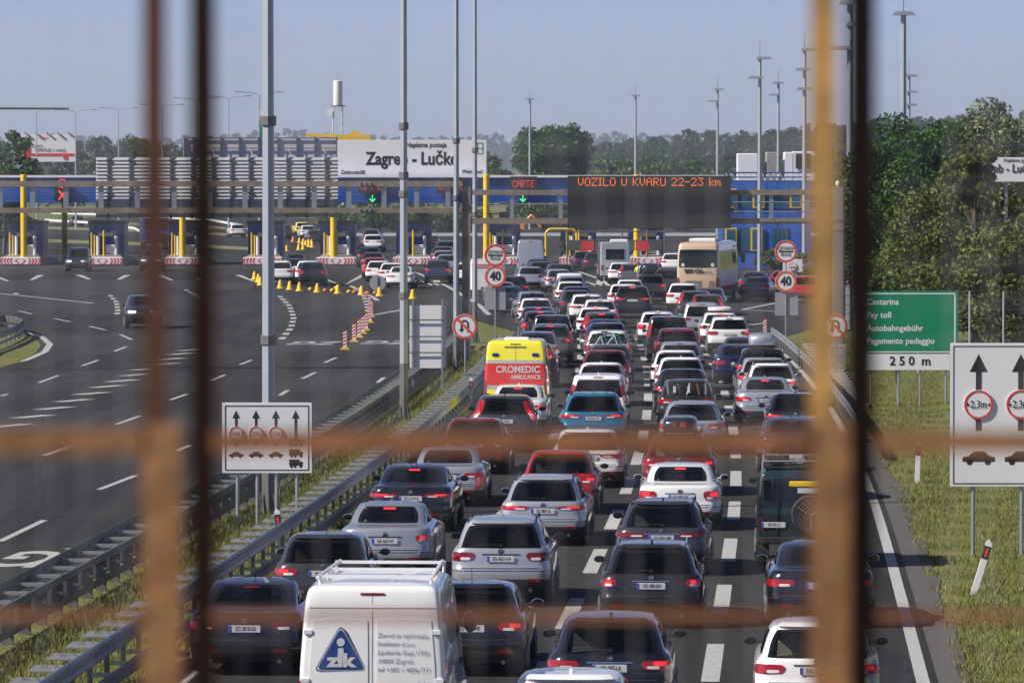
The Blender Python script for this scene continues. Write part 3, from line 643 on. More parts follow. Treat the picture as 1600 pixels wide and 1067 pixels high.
for px0, px1, y0, m_ in ((1152, 1182, 240, m_white), (1197, 1212, 238, m_conc), (1225, 1237, 238, m_white), (1238, 1271, 237, m_white)):
    a_, c_ = A(px0, y0, BY + 4), A(px1, 284, BY + 4); MB().box(((a_.x + c_.x) / 2, BY + 4, (a_.z + bzt) / 2), (c_.x - a_.x, 3, a_.z - bzt), bev=.06).build('roof_unit', m_, bd)
a_ = A(1255, 252, BY + 2.4); MB().box(a_, (1.2, .08, 1.2)).build('vent_grille', m_black, bd)
# ------------------------------------------------------------------ things beyond the plaza
def tower():
    Y = 420 * K; p = Vector((A(528, 255, Y).x, Y, 0)); r = root('telecom_tower', p, 'lattice telecom tower with a white antenna cylinder', 'tower')
    z1 = A(528, 165, Y).z; z2 = A(528, 127, Y).z; b = MB(); h = .95
    for sx in (-1, 1):
        for sy in (-1, 1): b.tube((p.x + sx * h, Y + sy * h, 0), (p.x + sx * h * .8, Y + sy * h * .8, z1), .10, n=5)
    n = 12
    for k in range(n):
        za, zc = z1 * k / n, z1 * (k + 1) / n
        for s in (-1, 1): b.tube((p.x - s * h * .9, Y - h * .9, za), (p.x + s * h * .9, Y - h * .9, zc), .06, n=4)
    b.build('lattice', m_sheet, r); MB().lathe([(.75, z1), (.78, z1 + .1), (.78, z2), (.6, z2 + .1)], (p.x, Y, 0), 14).build('antenna_drum', m_white, r, smooth=40)
    MB().lathe([(1.3, z1 - .2), (1.3, z1)], (p.x, Y, 0), 10).build('platform', m_galv_dk, r); MB().lathe([(.55, -.15), (.5, .15)], (p.x - 1.4, Y - 1, z1 - 1.2), 10, 'Y').build('dish', m_white, r)
    MB().tube((p.x, Y, z2), (p.x, Y, z2 + 1.2), .04, n=4).build('rod', m_galv_dk, r)
tower()
BBY = 330 * K; bbp = A(77, 253, BBY); bbr = root('billboard', Vector((bbp.x, BBY, 0)), 'white roadside billboard with a red truck drawing', 'billboard')
gbox(33, 210, 118, 253, BBY, .3, 'panel', m_white, bbr); gbox(70, 253, 76, 300, BBY + .3, .4, 'leg', m_galv_dk, bbr)
for px in (40, 57, 74, 91, 108): gbox(px - 1, 207, px + 1, 210, BBY - 0.30, .5, 'lamp', m_galv_dk, bbr)
ptxt('Zdravo', 58, 228, 5, BBY - 0.20, m_ink, bbr, .01, .85, 'CENTER'); ptxt('ŠEPRTLJE u vožnji.', 79, 235, 5, BBY - 0.20, m_ink, bbr, .012, .95); ptxt('DRIVE?', 68, 216, 3.5, BBY - 0.20, m_red, bbr, .01)
b = MB()
for (x0, y0, x1, y1) in ((36, 230, 47, 243), (40, 240, 117, 244), (44, 227, 48, 240)):
    a_, c_ = A(x0, y0, BBY - 0.17), A(x1, y1, BBY - 0.17); b.box(((a_.x + c_.x) / 2, BBY - 0.18 - .002 * y0 / 100, (a_.z + c_.z) / 2), (c_.x - a_.x, .02, a_.z - c_.z))
b.build('truck_print', m_red, bbr)
for px in (44, 102): c = A(px, 246.5, BBY - 0.20); MB().lathe([(.32, -.02), (.32, .02)], c, 12, 'Y').build('wheel_print', m_red, bbr)
ys = root('advert_stand', Vector((A(535, 240, BBY).x, BBY, 0)), 'yellow advertising block with black print behind the name board', 'advert')
gbox(518, 211, 580, 300, BBY, 3, 'block', m_yellow, ys); gbox(478, 209, 520, 214, BBY, 1, 'arm', m_yellow, ys); b = MB(); c = A(556, 210, BBY - 1)
b.prism([(c.x - 1.4, c.z - .4), (c.x - .2, c.z + .6), (c.x + 1.6, c.z - .4)], BBY - 1.40, BBY + .5); b.build('crest', m_yellow, ys)
gbox(518, 216, 526, 258, BBY - 1.60, .05, 'print', m_white, ys)
gs = root('direction_sign', Vector((A(411, 260, 262 * K).x, 262 * K, 0)), 'small green direction sign with white letter partly behind the mast', 'sign')
gbox(405, 188, 424, 216, 262 * K, .2, 'panel', m_green, gs); gbox(406, 172, 416, 187, 262 * K, .2, 'top_panel', m_white, gs); ptxt('S', 410, 196, 7, 262 * K - .2, m_white, gs, .02); gbox(411, 216, 413, 300, 262 * K + .3, .2, 'post', m_galv_dk, gs)
# grass verges and guard rails of the road that bends away on the far left
m_verge = M('verge', (.13, .15, .05), .95, noise=(.3, (.20, .18, .08), .25))
for k, (ya, yb_) in enumerate(((338, 342), (348, 352), (368, 373))):
    pp = [G(60, ya + 6), G(250, ya + 12), G(420, ya + 20), G(420, yb_ + 20), G(250, yb_ + 12), G(60, yb_ + 6)]
    sheet('verge', [(p.x, p.y) for p in pp], .03 + .003 * k, m_verge)
for pts, lab in (([(70, 352), (150, 357), (210, 366), (225, 374)], 'pale guard rail ending in a curve beyond the booths'), ([(80, 340), (200, 344), (330, 352), (380, 362)], 'long pale guard rail beside the distant road')):
    r = root('guard_rail', G(*pts[1]), lab, 'barrier'); P = [G(x, y, .0) for x, y in pts]; b = MB(); b.sweep([p + Vector((0, 0, .7)) for p in P], [(a * 2, c) for a, c in Wp]); b.build('rail', m_sheet, r)
    for a_, c_ in zip(P[:-1], P[1:]):
        for k in range(5): q = a_.lerp(c_, k / 5); link('post', me_post, m_galv_dk, r, q - wloc(r))
r = root('guard_rail', G(860, 372), 'long pale guard rail behind the booths of the queue side', 'barrier'); P = [Vector((x, 262 * K + .02 * x, 0)) for x in np.arange(-20, 40, 6.)]
b = MB(); b.sweep([p + Vector((0, 0, .7)) for p in P], [(a * 2, c) for a, c in Wp]); b.build('rail', m_sheet, r)
for p in P: link('post', me_post, m_galv_dk, r, p - wloc(r))
# orange site machine beyond the booths
c = G(798, 372); mc = root('loader', c, 'orange construction machine parked beyond the booths', 'machine'); m_or = M('machine_orange', (.75, .26, .02), .5)
MB().box((c.x, c.y, 1.3), (3.0, 2.0, .9), bev=.08).build('body', m_or, mc); MB().box((c.x - .7, c.y, 2.3), (1.2, 1.6, 1.2), bev=.08).build('cab', m_glassd, mc)
MB().path([(c.x + 1.2, c.y, 1.5), (c.x + 2.4, c.y, 2.6), (c.x + 3.4, c.y, 1.2)], .16, 6).build('boom', m_or, mc)
for dx in (-.9, .9): MB().lathe([(.3, -1.15), (.55, -1.1), (.55, 1.1), (.3, 1.15)], (c.x + dx, c.y, .55), 14, 'Y').build('wheel', m_rub, mc)
# ------------------------------------------------------------------ round signs
def disc(c, r, d, mat, name, parent, n=32):
    return MB().lathe([(r, -d / 2), (r, d / 2)], c, n, 'Y').build(name, mat, parent, smooth=40)
def ringsign(c, r, parent, name='sign_plate', red=m_red, ring=.2):
    s = disc(c, r, .02, m_white, name, parent); b = MB(); n = 36; y = c[1] - .0135; vs = []
    for k in range(n):
        t = 2 * math.pi * k / n
        for q in (r * .975, r * (1 - ring)): vs.append((c[0] + q * math.cos(t), y, c[2] + q * math.sin(t)))
    m = len(vs); vs += [(v[0], v[1] - .004, v[2]) for v in vs]
    fs = []
    for k in range(n):
        a, b2 = 2 * k, 2 * ((k + 1) % n); fs += [(a, b2, b2 + 1, a + 1), (m + a, m + b2, m + b2 + 1, m + a + 1), (a, b2, m + b2, m + a), (a + 1, b2 + 1, m + b2 + 1, m + a + 1)]
    b.add(vs, fs); b.build('red_ring', red, parent); return s
m_red2 = M('sign_red_faded', (.66, .10, .04), .55)
def tollsign(px, pyb, y1, y2, y3, plate, Y, label, extra=None):
    Y *= K; x = A(px, y1, Y).x; r = root('toll_sign', Vector((x, Y, 0)), label, 'sign', 'toll and speed limit signs')
    k = Y / FPX
    MB().tube((x, Y + .05, 0), (x, Y + .05, A(px, y1 - 8, Y).z), .035, n=8).build('post', m_galv, r)
    c1 = A(px, y1, Y); ringsign(c1, 17.5 * k, r); gy = Y - .02
    MB().box((c1.x, Y - .014, c1.z), (23 * k, .012, 2.2 * k)).build('bar', m_ink, r)
    text('CESTARINA', 5.6 * k / .72, m_ink, (c1.x, gy, c1.z + 4.6 * k), r, .01, .62); text('PEAGE', 5.6 * k / .72, m_ink, (c1.x, gy, c1.z - 5.2 * k), r, .01, .72)
    c2 = A(px, y2, Y); c2.y -= .002; ringsign(c2, 17 * k, r, red=m_red2, ring=.24); text('40', 14 * k / .72, m_ink, (c2.x, gy - .002, c2.z), r, .035, .85)
    for a_, c_ in plate: gbox(a_, y3, c_, y3 + 36, Y + .09, .02, 'back_plate', M('sign_back', (.40, .41, .43), .5, .4), r)
    if extra:
        e = A(extra[0], extra[1], Y + 1.5); 
    return r
tollsign(774, 0, 399, 432, 448, ((757, 772.5), (775, 790)), 112, 'paired toll and 40 limit signs on the end of the median')
tollsign(1228, 0, 393, 440, 457, ((1211, 1226.5), (1229.5, 1247)), 112, 'paired toll and 40 limit signs beside the bending barrier')
NY = 150 * K; c = A(1241, 416, NY); nr = root('no_overtaking_sign', Vector((c.x, NY, 0)), 'small white plate with a red no overtaking circle behind the right toll sign', 'sign')
k = NY / FPX; gbox(1223, 405, 1254, 425, NY, .03, 'plate', m_white, nr); ringsign((c.x - .1, NY - .05, c.z - .03), 6.5 * k, nr, ring=.15)
for dx in (-2.4, 2.2): MB().box((c.x - .1 + dx * k, NY - .08, c.z - .06), (3.2 * k, .01, 1.8 * k)).build('car_print', m_ink if dx > 0 else m_red, nr)
MB().tube((c.x, NY + .05, 0), (c.x, NY + .05, c.z), .04, n=6).build('post', m_galv, nr)
def uturn(px, py, r_px, Y, label):
    Y *= K; c = A(px, py, Y); k = Y / FPX; r = root('no_u_turn_sign', Vector((c.x, Y, 0)), label, 'sign', 'no U-turn signs'); MB().tube((c.x + .02, Y + .05, 0), (c.x + .02, Y + .05, c.z), .035, n=8).build('post', m_galv, r)
    ringsign(c, r_px * k, r, red=m_red2, ring=.19); y = Y - .017; b = MB()
    b.box((c.x + 5 * k, y, c.z - 2.5 * k), (2.6 * k, .008, 13 * k)); b.box((c.x - 5 * k, y, c.z - .5 * k), (2.6 * k, .008, 9 * k))
    for i in range(8):
        t0, t1 = math.pi * i / 8, math.pi * (i + 1) / 8
        b.add([(c.x + q * math.cos(t) * k, y, c.z + (4 + q * math.sin(t)) * k) for t, q in ((t0, 6.3), (t1, 6.3), (t1, 3.7), (t0, 3.7))], [(0, 1, 2, 3)])
    b.add([(c.x - 9 * k, y, c.z - 4 * k), (c.x - 1 * k, y, c.z - 4 * k), (c.x - 5 * k, y, c.z - 10 * k)], [(0, 1, 2)]); b.build('arrow_print', m_ink, r)
    b = MB(); q = r_px * k * .8; w = 2 * k; d = .7071
    b.add([(c.x - q * d - w * d, y - .008, c.z + q * d - w * d), (c.x - q * d + w * d, y - .008, c.z + q * d + w * d), (c.x + q * d + w * d, y - .008, c.z - q * d + w * d), (c.x + q * d - w * d, y - .008, c.z - q * d - w * d)], [(0, 1, 2, 3)]); b.build('slash', m_red2, r)
uturn(726, 510, 19.5, 94, 'round no U-turn sign on the median before the masts'); uturn(1305, 510, 19.5, 97, 'round no U-turn sign beside the concrete gantry foot')
# ------------------------------------------------------------------ lane signs
def carprint(b, x, z, w, y):
    P = [(-.5, -.12), (-.5, .02), (-.3, .06), (-.15, .2), (.18, .2), (.33, .06), (.5, .02), (.5, -.12)]
    b.add([(x + a * w, y, z + c_ * w) for a, c_ in P], [tuple(range(8))])
    for s in (-.28, .28): b.add([(x + s * w + .1 * w * math.cos(t * math.pi / 4), y, z - .13 * w + .1 * w * math.sin(t * math.pi / 4)) for t in range(8)], [tuple(range(8))])
def truckprint(b, x, z, w, y):
    b.box((x - .1 * w, y, z + .08 * w), (.72 * w, .002, .42 * w)); b.box((x + .38 * w, y, z), (.2 * w, .002, .28 * w))
    for s in (-.3, -.05, .36): b.add([(x + s * w + .1 * w * math.cos(t * math.pi / 4), y, z - .2 * w + .1 * w * math.sin(t * math.pi / 4)) for t in range(8)], [tuple(range(8))])
def lanesign(px0, py0, px1, py1, Y, n, cols, ya, yc, ycar, legs, base, label, rr, asz, last_plain, zg):
    k = Y / FPX; a_, c_ = A(px0, py0, Y), A(px1, py1, Y); r = root('lane_sign', Vector(((a_.x + c_.x) / 2, Y, zg)), label, 'sign')
    MB().box(((a_.x + c_.x) / 2, Y, (a_.z + c_.z) / 2), (c_.x - a_.x, .04, a_.z - c_.z), bev=.006).build('panel', m_white, r)
    b = MB(); t = 1.3 * k; i = 5 * k; y = Y - .024; xa, xb, za, zc = a_.x + i, c_.x - i, a_.z - i, c_.z + i
    for (x, z, w, h) in (((xa + xb) / 2, za, xb - xa, t), ((xa + xb) / 2, zc, xb - xa, t), (xa, (za + zc) / 2, t, za - zc), (xb, (za + zc) / 2, t, za - zc)): b.box((x, y, z), (w, .006, h))
    b.build('border', m_ink, r)
    for j, px in enumerate(cols):
        plain = last_plain and j == len(cols) - 1; p = A(px, ya, Y); b = MB(); q = asz * k
        b.add([(p.x - q, y, p.z - 2 * q), (p.x, y, p.z), (p.x + q, y, p.z - 2 * q)], [(0, 1, 2)]); zlo = A(px, yc + (rr if plain else rr) * (1.75), Y).z
        b.box((p.x, y, (p.z - 1.9 * q + zlo) / 2), (q * .62, .004, p.z - 1.9 * q - zlo)); b.build('arrow_print', m_ink, r)
        if not plain:
            cc = A(px, yc, Y - .04); ringsign(cc, rr * k, r, 'limit_disc', ring=.16)
            text('2,3m', rr * .52 * k / .72, m_ink, (cc.x, Y - .062, cc.z), r, .01, .8)
            b = MB()
            for s in (-1, 1): b.add([(cc.x + s * rr * k * .78, Y - .06, cc.z + .16 * rr * k), (cc.x + s * rr * k * .62, Y - .06, cc.z), (cc.x + s * rr * k * .78, Y - .06, cc.z - .16 * rr * k)], [(0, 1, 2)])
            b.build('tick_print', m_ink, r); b = MB(); cz = A(px, ycar, Y); carprint(b, cz.x, cz.z, asz * 3.6 * k, y); b.build('car_print', m_ink, r)
        else:
            for dy, f in ((-19, truckprint), (-2, truckprint), (14, truckprint)):
                b = MB(); cz = A(px, ycar + dy, Y); f(b, cz.x, cz.z, asz * 3.6 * k, y); b.build('truck_print', m_ink, r)
    for px in legs: x = A(px, 700, Y).x; MB().tube((x, Y + .06, zg - .05), (x, Y + .06, a_.z - .1), .045, n=8).build('leg', m_galv, r)
lanesign(347, 629, 487, 739, 56.0 * K, 4, (369, 400, 431, 462), 641, 677, 710, (371, 402, 432, 464), 0, 'square white lane sign with four arrows and red width circles on the median', 11, 6.2, True, 0)
Yr = 52.0 * K; zr = bank(A(1540, 800, Yr).x, Yr)
lanesign(1485, 536, 1710, 760, Yr, 3, (1529, 1595, 1661), 553, 632, 715, (1521, 1597, 1673), 0, 'large white lane sign with arrows and 2.3 metre circles on the grass', 23, 14, False, zr)
# back of a white sign on the median
Y = 88 * K; r = root('median_sign', Vector((A(668, 500, Y).x, Y, 0)), 'back of a white sign panel with thin rails on the median', 'sign')
gbox(640, 477, 697, 575, Y, .04, 'panel', m_white, r)
for px in (645, 691): gbox(px - 1.6, 468, px + 1.6, 611, Y - .06, .07, 'post', m_galv, r)
for py in (500, 526, 551): gbox(640, py - 1, 698, py + 1, Y - .1, .03, 'rail', m_galv_dk, r)
# green toll sign
Y = 84 * K; zs = bank(A(1425, 600, Y).x, Y); r = root('toll_charge_sign', Vector((A(1425, 600, Y).x, Y, zs)), 'green sign announcing the toll in four languages with distance plate', 'sign')
gbox(1345, 455, 1497, 552, Y, .05, 'panel', m_green, r, .008)
k = Y / FPX; b = MB(); y = Y - .029
for (x0, y0, x1, y1) in ((1352, 458, 1492, 459.8), (1352, 549, 1492, 550.8), (1491, 460, 1493, 549), (1349, 460, 1351, 549)):
    a_, c_ = A(x0, y0, y), A(x1, y1, y); b.box(((a_.x + c_.x) / 2, y, (a_.z + c_.z) / 2), (c_.x - a_.x, .006, a_.z - c_.z))
b.build('border', m_white, r)
for s, py in (('Cestarina', 472), ('Pay toll', 492.5), ('Autobahngebühr', 513), ('Pagamento pedaggio', 533)):
    ptxt(s, 1354, py, 9.6, Y - .03, m_white, r, .017, .98 if s != 'Pagamento pedaggio' else .97, 'LEFT')
gbox(1351, 553, 1484, 578, Y, .04, 'distance_plate', m_white, r); ptxt('2 5 0  m', 1422, 564.5, 14, Y - .03, m_ink, r, .02, .98)
for px in (1361, 1394, 1404, 1438, 1478): x = A(px, 600, Y).x; MB().tube((x + (.25 if px == 1394 else 0), Y + .08 + (.5 if px == 1394 else 0), zs - .1), (x, Y + .08, A(px, 470, Y).z), .04, n=8).build('leg', m_galv, r)
# delineator posts
def delineator(p, lean, label, h=1.05):
    r = root('delineator_post', p, label, 'delineator', 'roadside delineators'); r.rotation_euler = (0, lean, 0)
    b = MB(); b.prism([(-.06, -.05), (.06, -.05), (.06, h), (-.02, h + .06), (-.06, h)], -.04, .04); link('post', b.mesh('post'), m_white, r)
    b = MB(); b.box((0, 0, h - .2), (.125, .085, .26)); link('black_band', b.mesh('band'), m_black, r); b = MB(); b.box((0, -.045, h - .2), (.05, .01, .18)); link('reflector', b.mesh('refl'), m_red, r)
def GB(px, py):
    p = G(px, py)
    for _ in range(6): p = G(px, py, bank(p.x, p.y))
    return p
delineator(GB(1521, 928), R(17), 'white delineator leaning to the right in the grass'); delineator(GB(1433, 754), R(2), 'upright white delineator behind the rusty bar in the grass')
for px, py in ((441, 875), (736, 640)):
    p = G(px, py); delineator(Vector((p.x, p.y, .0)), R(-6 if px < 500 else 0), 'short delineator fixed on the queue-side barrier beside the dark hatchback' if px < 500 else 'short delineator fixed on the queue-side barrier beside the ambulance', 1.05)
# plain fence posts behind the green sign
FZ = 96 * K; fz = root('mesh_fence', A(1540, 500, FZ), 'tall grey fence posts with wire behind the green toll sign', 'fence')
for px in (1435, 1515, 1568, 1625):
    p = A(px, 455, FZ); gz = bank(p.x, FZ); MB().tube((p.x, FZ, gz - .1), (p.x, FZ, p.z), .04, n=6).build('post', m_pole, fz)
a_, c_ = A(1400, 455, FZ), A(1660, 455, FZ); gz = bank(A(1515, 455, FZ).x, FZ); b = MB()
for j in range(9): z = gz + .2 + (a_.z - gz - .2) * j / 8; b.tube((a_.x, FZ + .03, z), (c_.x, FZ + .03, z), .006, n=3, cap=False)
b.build('wire', m_galv_dk, fz)
# ------------------------------------------------------------------ cones, balls, striped panels
m_cone = M('cone_yellow', (.85, .52, .01), .55, noise=(4, (.72, .40, .01), .3)); m_cone_o = M('cone_orange', (.80, .20, .04), .55, noise=(4, (.7, .15, .03), .3))
me_bell = MB().lathe([(.42, 0), (.42, .06), (.34, .10), (.26, .3), (.17, .75), (.12, .85), (.04, .9)], n=16).mesh('bell', smooth=40)
me_bellbase = MB().box((0, 0, .03), (.62, .62, .06), bev=.02).mesh('base'); me_ball = MB().lathe([(.02, 0), (.12, .03), (.17, .12), (.17, .18), (.12, .27), (.02, .3)], n=14).mesh('ball', smooth=60)
def cone(px, py, m_, label, s=1.0):
    p = G(px, py); r = root('traffic_cone', p, label, 'traffic cone', 'yellow bell-shaped cones closing the lanes'); r.rotation_euler.z = rng.random() * .6
    for n_, me in (('base', me_bellbase), ('bell', me_bell)): o = link(n_, me, m_, r); o.scale = (s, s, s)
for px, py in ((398, 437), (404, 441), (407, 446), (438, 451), (453, 453), (468, 455), (496, 457), (528, 459), (565, 461), (593, 463), (645, 467)):
    cone(px, py, m_cone, 'yellow bell-shaped cone in the row closing the lane before the black off-roader' if px < 600 else 'yellow bell-shaped cone alone beside the second mast', .66)
for px, py in ((485, 455), (508, 457), (519, 457), (525, 453), (545, 459), (554, 459), (574, 461), (586, 461)):
    o = link('weight_ball', me_ball, m_cone if px % 2 else m_cone_o, None, G(px, py)); tag(o, 'small round weight lying between the yellow cones', 'weight', 'round weights between the cones'); o.scale = (.85,) * 3
for px, py, c_ in ((437, 375, 0), (448, 374, 1), (458, 378, 1), (468, 380, 0), (474, 382, 0), (478, 384, 0), (483, 386, 0), (488, 387, 0), (482, 383, 0), (487, 383, 0), (448, 393, 0), (467, 391, 0), (474, 390, 0)):
    cone(px, py, m_cone_o if c_ else m_cone, 'orange cone in the far cluster beyond the toll booths' if c_ else 'yellow cone in the far cluster beyond the toll booths', .66)
me_sp = MB().box((0, 0, .72), (.25, .05, 1.1), bev=.02).mesh('panel'); bb = MB()
for k in range(5):
    z = .28 + k * .22; bb.add([(-.125, -.028, z), (.125, -.028, z + .12), (.125, -.028, z + .22), (-.125, -.028, z + .10)], [(0, 1, 2, 3)])
me_ss = bb.mesh('stripe'); me_sb = MB().box((0, 0, .07), (.55, .35, .14), bev=.03).mesh('base')
for px, py in ((539, 547), (553, 535), (561, 528), (567, 522), (572, 517), (578, 505), (577, 488), (580, 496)):
    r = root('striped_panel', G(px, py), 'red and white striped guide panel on a yellow foot before the painted letters', 'guide panel', 'striped guide panels'); 
    link('panel', me_sp, m_white, r); link('stripes', me_ss, m_red, r); link('base', me_sb, m_cone, r); r.scale = (.72, .72, .68)
p = G(1195, 525); r = root('striped_panel', p, 'red and white striped guide panel at the end of the bending barrier', 'guide panel', 'striped guide panels'); link('panel', me_sp, m_white, r); link('stripes', me_ss, m_red, r); link('base', me_sb, m_cone, r); r.scale = (.72, .72, .62)
# translucent round sign seen from behind
PY = 158 * K; c = A(590, 442, PY); r = root('portable_sign', Vector((c.x, PY, 0)), 'back of a round portable sign on a thin tripod near the cones', 'sign'); disc((c.x, PY, c.z), .52, .02, M('sign_back', (.40, .41, .43), .5, .4), 'plate', r)
MB().tube((c.x, PY - .05, 0), (c.x, PY - .05, c.z + .4), .03, n=6).build('post', m_galv_dk, r); MB().box((c.x, PY, .06), (1.0, .5, .1)).build('foot', m_rub, r)
# ------------------------------------------------------------------ vehicles
def pchip(x, y, t):
    x = np.array(x, float); y = np.array(y, float); h = np.diff(x); d = np.diff(y) / h; m = np.zeros(len(x))
    for i in range(1, len(x) - 1):
        if d[i - 1] * d[i] > 0: m[i] = 2 * d[i - 1] * d[i] / (d[i - 1] + d[i])
    m[0], m[-1] = d[0], d[-1]; i = np.clip(np.searchsorted(x, t) - 1, 0, len(x) - 2); s = (t - x[i]) / h[i]
    return (2 * s**3 - 3 * s**2 + 1) * y[i] + (s**3 - 2 * s**2 + s) * h[i] * m[i] + (-2 * s**3 + 3 * s**2) * y[i + 1] + (s**3 - s**2) * h[i] * m[i + 1]
class Shell:
    """car body as a stack of rounded plan outlines: levels (z, rear inset, front inset, half width)"""
    def __init__(s, levels, L, rr=.24, rf=.38, bow=.07, bowf=.22):
        s.lv = levels; s.L = L; s.rr = rr; s.rf = rf; s.bow = bow; s.bowf = bowf; s.n = len(levels); s.cache = {}; s.zt = None; s.tx = list(range(s.n)); s.c = list(zip(*levels))
    def lev(s, t):
        k = round(t, 5)
        if k not in s.cache: s.cache[k] = [float(pchip(s.tx, c, t)) for c in s.c]
        return s.cache[k]
    def t_of(s, z):
        if s.zt is None: ts = np.linspace(0, s.n - 1, 600); s.zt = (np.array([pchip(s.tx, s.c[0], t) for t in ts]), ts)
        return float(np.interp(z, *s.zt))
    def P(s, t, q):
        if q > 5: return Vector((-1, 1, 1)) * s.P(t, 10 - q)
        sg = 1 if q >= 0 else -1; a = abs(q); z, yb, yf, W = s.lev(min(max(t, 0), s.n - 1)); L = s.L
        r = min(s.rr, .7 * W); f = min(s.rf, .8 * W); bw = s.bow * min(1, W / .8); bf = s.bowf * min(1, W / .8)
        y0, y1 = yb + bw + r, L - yf - bf - f
        if y1 < y0: y0 = y1 = (y0 + y1) / 2
        if a <= 1: x = a * (W - r); y = yb + bw * (x / W) ** 2
        elif a <= 2: th = (a - 1) * math.pi / 2; x = W - r + r * math.sin(th); y = yb + bw * (x / W) ** 2 + r * (1 - math.cos(th))
        elif a <= 3: fr = a - 2; x = W + .02 * (1 - (2 * fr - 1) ** 2); y = y0 + (y1 - y0) * fr
        elif a <= 4: th = (a - 3) * math.pi / 2; x = W - f + f * math.cos(th); y = L - yf - bf * (x / W) ** 2 - f * (1 - math.sin(th))
        else: x = (5 - a) * (W - f); y = L - yf - bf * (x / W) ** 2
        return Vector((sg * x, y, z))
    def Nn(s, t, q):
        e = .02; a = s.P(min(t + e, s.n - 1), q) - s.P(max(t - e, 0), q); b = s.P(t, q + e) - s.P(t, q - e); n = b.cross(a)
        if n.length < 1e-9: return Vector((0, 0, 1))
        n.normalize(); c = Vector((0, s.L / 2, s.lv[-1][0] * .45)); 
        return n if n.dot(s.P(t, q) - c) > 0 else -n
    def grid(s, holes):
        qs = list(np.linspace(0, 1, 7)) + list(np.linspace(1, 2, 6))[1:] + list(np.linspace(2, 3, 13))[1:] + list(np.linspace(3, 4, 5))[1:] + list(np.linspace(4, 5, 5))[1:]
        T = list(np.linspace(0, s.n - 1, (s.n - 1) * 2 + 1))
        for t0, t1, q0, q1 in holes: qs += [q for q in (q0, q1) if 0 < q < 5]; T += [t0, t1]
        def uniq(v):
            v = sorted(v); o = [v[0]]
            for x in v[1:]:
                if x - o[-1] > 1e-4: o.append(x)
            return o
        qs = uniq(qs); T = uniq(T); full = qs + [10 - q for q in qs[-2:0:-1]]; return T, full
    def inhole(s, holes, t, q):
        a = q if q <= 5 else 10 - q
        return any(t0 < t < t1 and q0 < a < q1 for t0, t1, q0, q1 in holes)
    def lining(s, holes, tb):
        T, full = s.grid(holes); T = [tb] + [t for t in T if t > tb + .05]; n = len(full); b = MB(); vs = []
        for t in T:
            for q in full: vs.append(s.P(t, q) - s.Nn(t, q) * .035)
        fs = []
        for i in range(len(T) - 1):
            for k in range(n):
                q2 = full[k + 1] if k + 1 < n else 10
                if not s.inhole(holes, (T[i] + T[i + 1]) / 2, (full[k] + q2) / 2): fs.append((i * n + k, i * n + (k + 1) % n, (i + 1) * n + (k + 1) % n, (i + 1) * n + k))
        b.add(vs, fs + [tuple((len(T) - 1) * n + k for k in range(n))]); return b.mesh('lining')
    def body(s, name, wheels, rw, holes=()):
        b = MB(); T, full = s.grid(holes); n = len(full)
        vs = [s.P(t, q) for t in T for q in full]; fs = []
        for i in range(len(T) - 1):
            for k in range(n):
                q2 = full[k + 1] if k + 1 < n else 10; b.cur = int(s.inhole(holes, (T[i] + T[i + 1]) / 2, (full[k] + q2) / 2)); fs.append((i * n + k, i * n + (k + 1) % n, (i + 1) * n + (k + 1) % n, (i + 1) * n + k)); b.m.append(b.cur)
        fs += [tuple(range(n)), tuple((len(T) - 1) * n + k for k in range(n))]; b.m += [0, 0]; ml = b.m; b.m = []; b.cur = 0
        b.add(vs, fs); b.m = ml; me = b.mesh(name); me.materials.append(None); me.materials.append(None)
        if wheels:                                   # cut the wheel wells
            cb = MB()
            for y in wheels:
                for sx in (-1, 1): cb.lathe([(rw + .05, -.18), (rw + .05, .3)], (sx * (s.lv[3][3] - .06), y, rw), 20, 'X')
            cm = cb.mesh('cut'); o = bpy.data.objects.new('t', me); c = bpy.data.objects.new('c', cm); COL.objects.link(o); COL.objects.link(c)
            md = o.modifiers.new('b', 'BOOLEAN'); md.object = c; md.operation = 'DIFFERENCE'; md.solver = 'EXACT'
            dg = bpy.context.evaluated_depsgraph_get(); m2 = bpy.data.meshes.new_from_object(o.evaluated_get(dg)); bpy.data.objects.remove(o); bpy.data.objects.remove(c)
            if len(m2.polygons) > 200: me = m2; me.name = name
            if holes:
                bm = bmesh.new(); bm.from_mesh(me); bmesh.ops.delete(bm, geom=[f for f in bm.faces if f.material_index == 1], context='FACES'); bm.to_mesh(me); bm.free()
            me.materials.clear()
        me.polygons.foreach_set('use_smooth', [True] * len(me.polygons)); me.set_sharp_from_angle(angle=R(50)); return me
    def patch(s, name, z0, z1, q0, q1, off=.006, nu=8, nv=6, k=.35, back=.012, shear=0.0, frit=False):
        t0, t1 = s.t_of(z0), s.t_of(z1); vs = []; 
        for j in range(nv + 1):
            for i in range(nu + 1):
                a, c = 2 * i / nu - 1, 2 * j / nv - 1; aa = a * math.sqrt(1 - k * c * c / 2); cc = c * math.sqrt(1 - k * a * a / 2)
                t = (t0 + t1) / 2 + cc * (t1 - t0) / 2; q = (q0 + q1) / 2 + aa * (q1 - q0) / 2 + shear * cc
                vs.append(s.P(t, q) + s.Nn(t, q) * off)
        n = nu + 1; fs = [(j * n + i, j * n + i + 1, (j + 1) * n + i + 1, (j + 1) * n + i) for j in range(nv) for i in range(nu)]
        rim = [i for i in range(n)] + [j * n + nu for j in range(1, nv + 1)] + [nv * n + i for i in range(nu - 1, -1, -1)] + [j * n for j in range(nv - 1, 0, -1)]
        c0 = Vector((0, s.L / 2, s.lv[-1][0] * .45)); m = len(vs)
        for i in rim:
            v = vs[i]; vs.append(v + (c0 - v).normalized() * (off + back))
        for j in range(len(rim)): fs.append((rim[j], rim[(j + 1) % len(rim)], m + (j + 1) % len(rim), m + j))
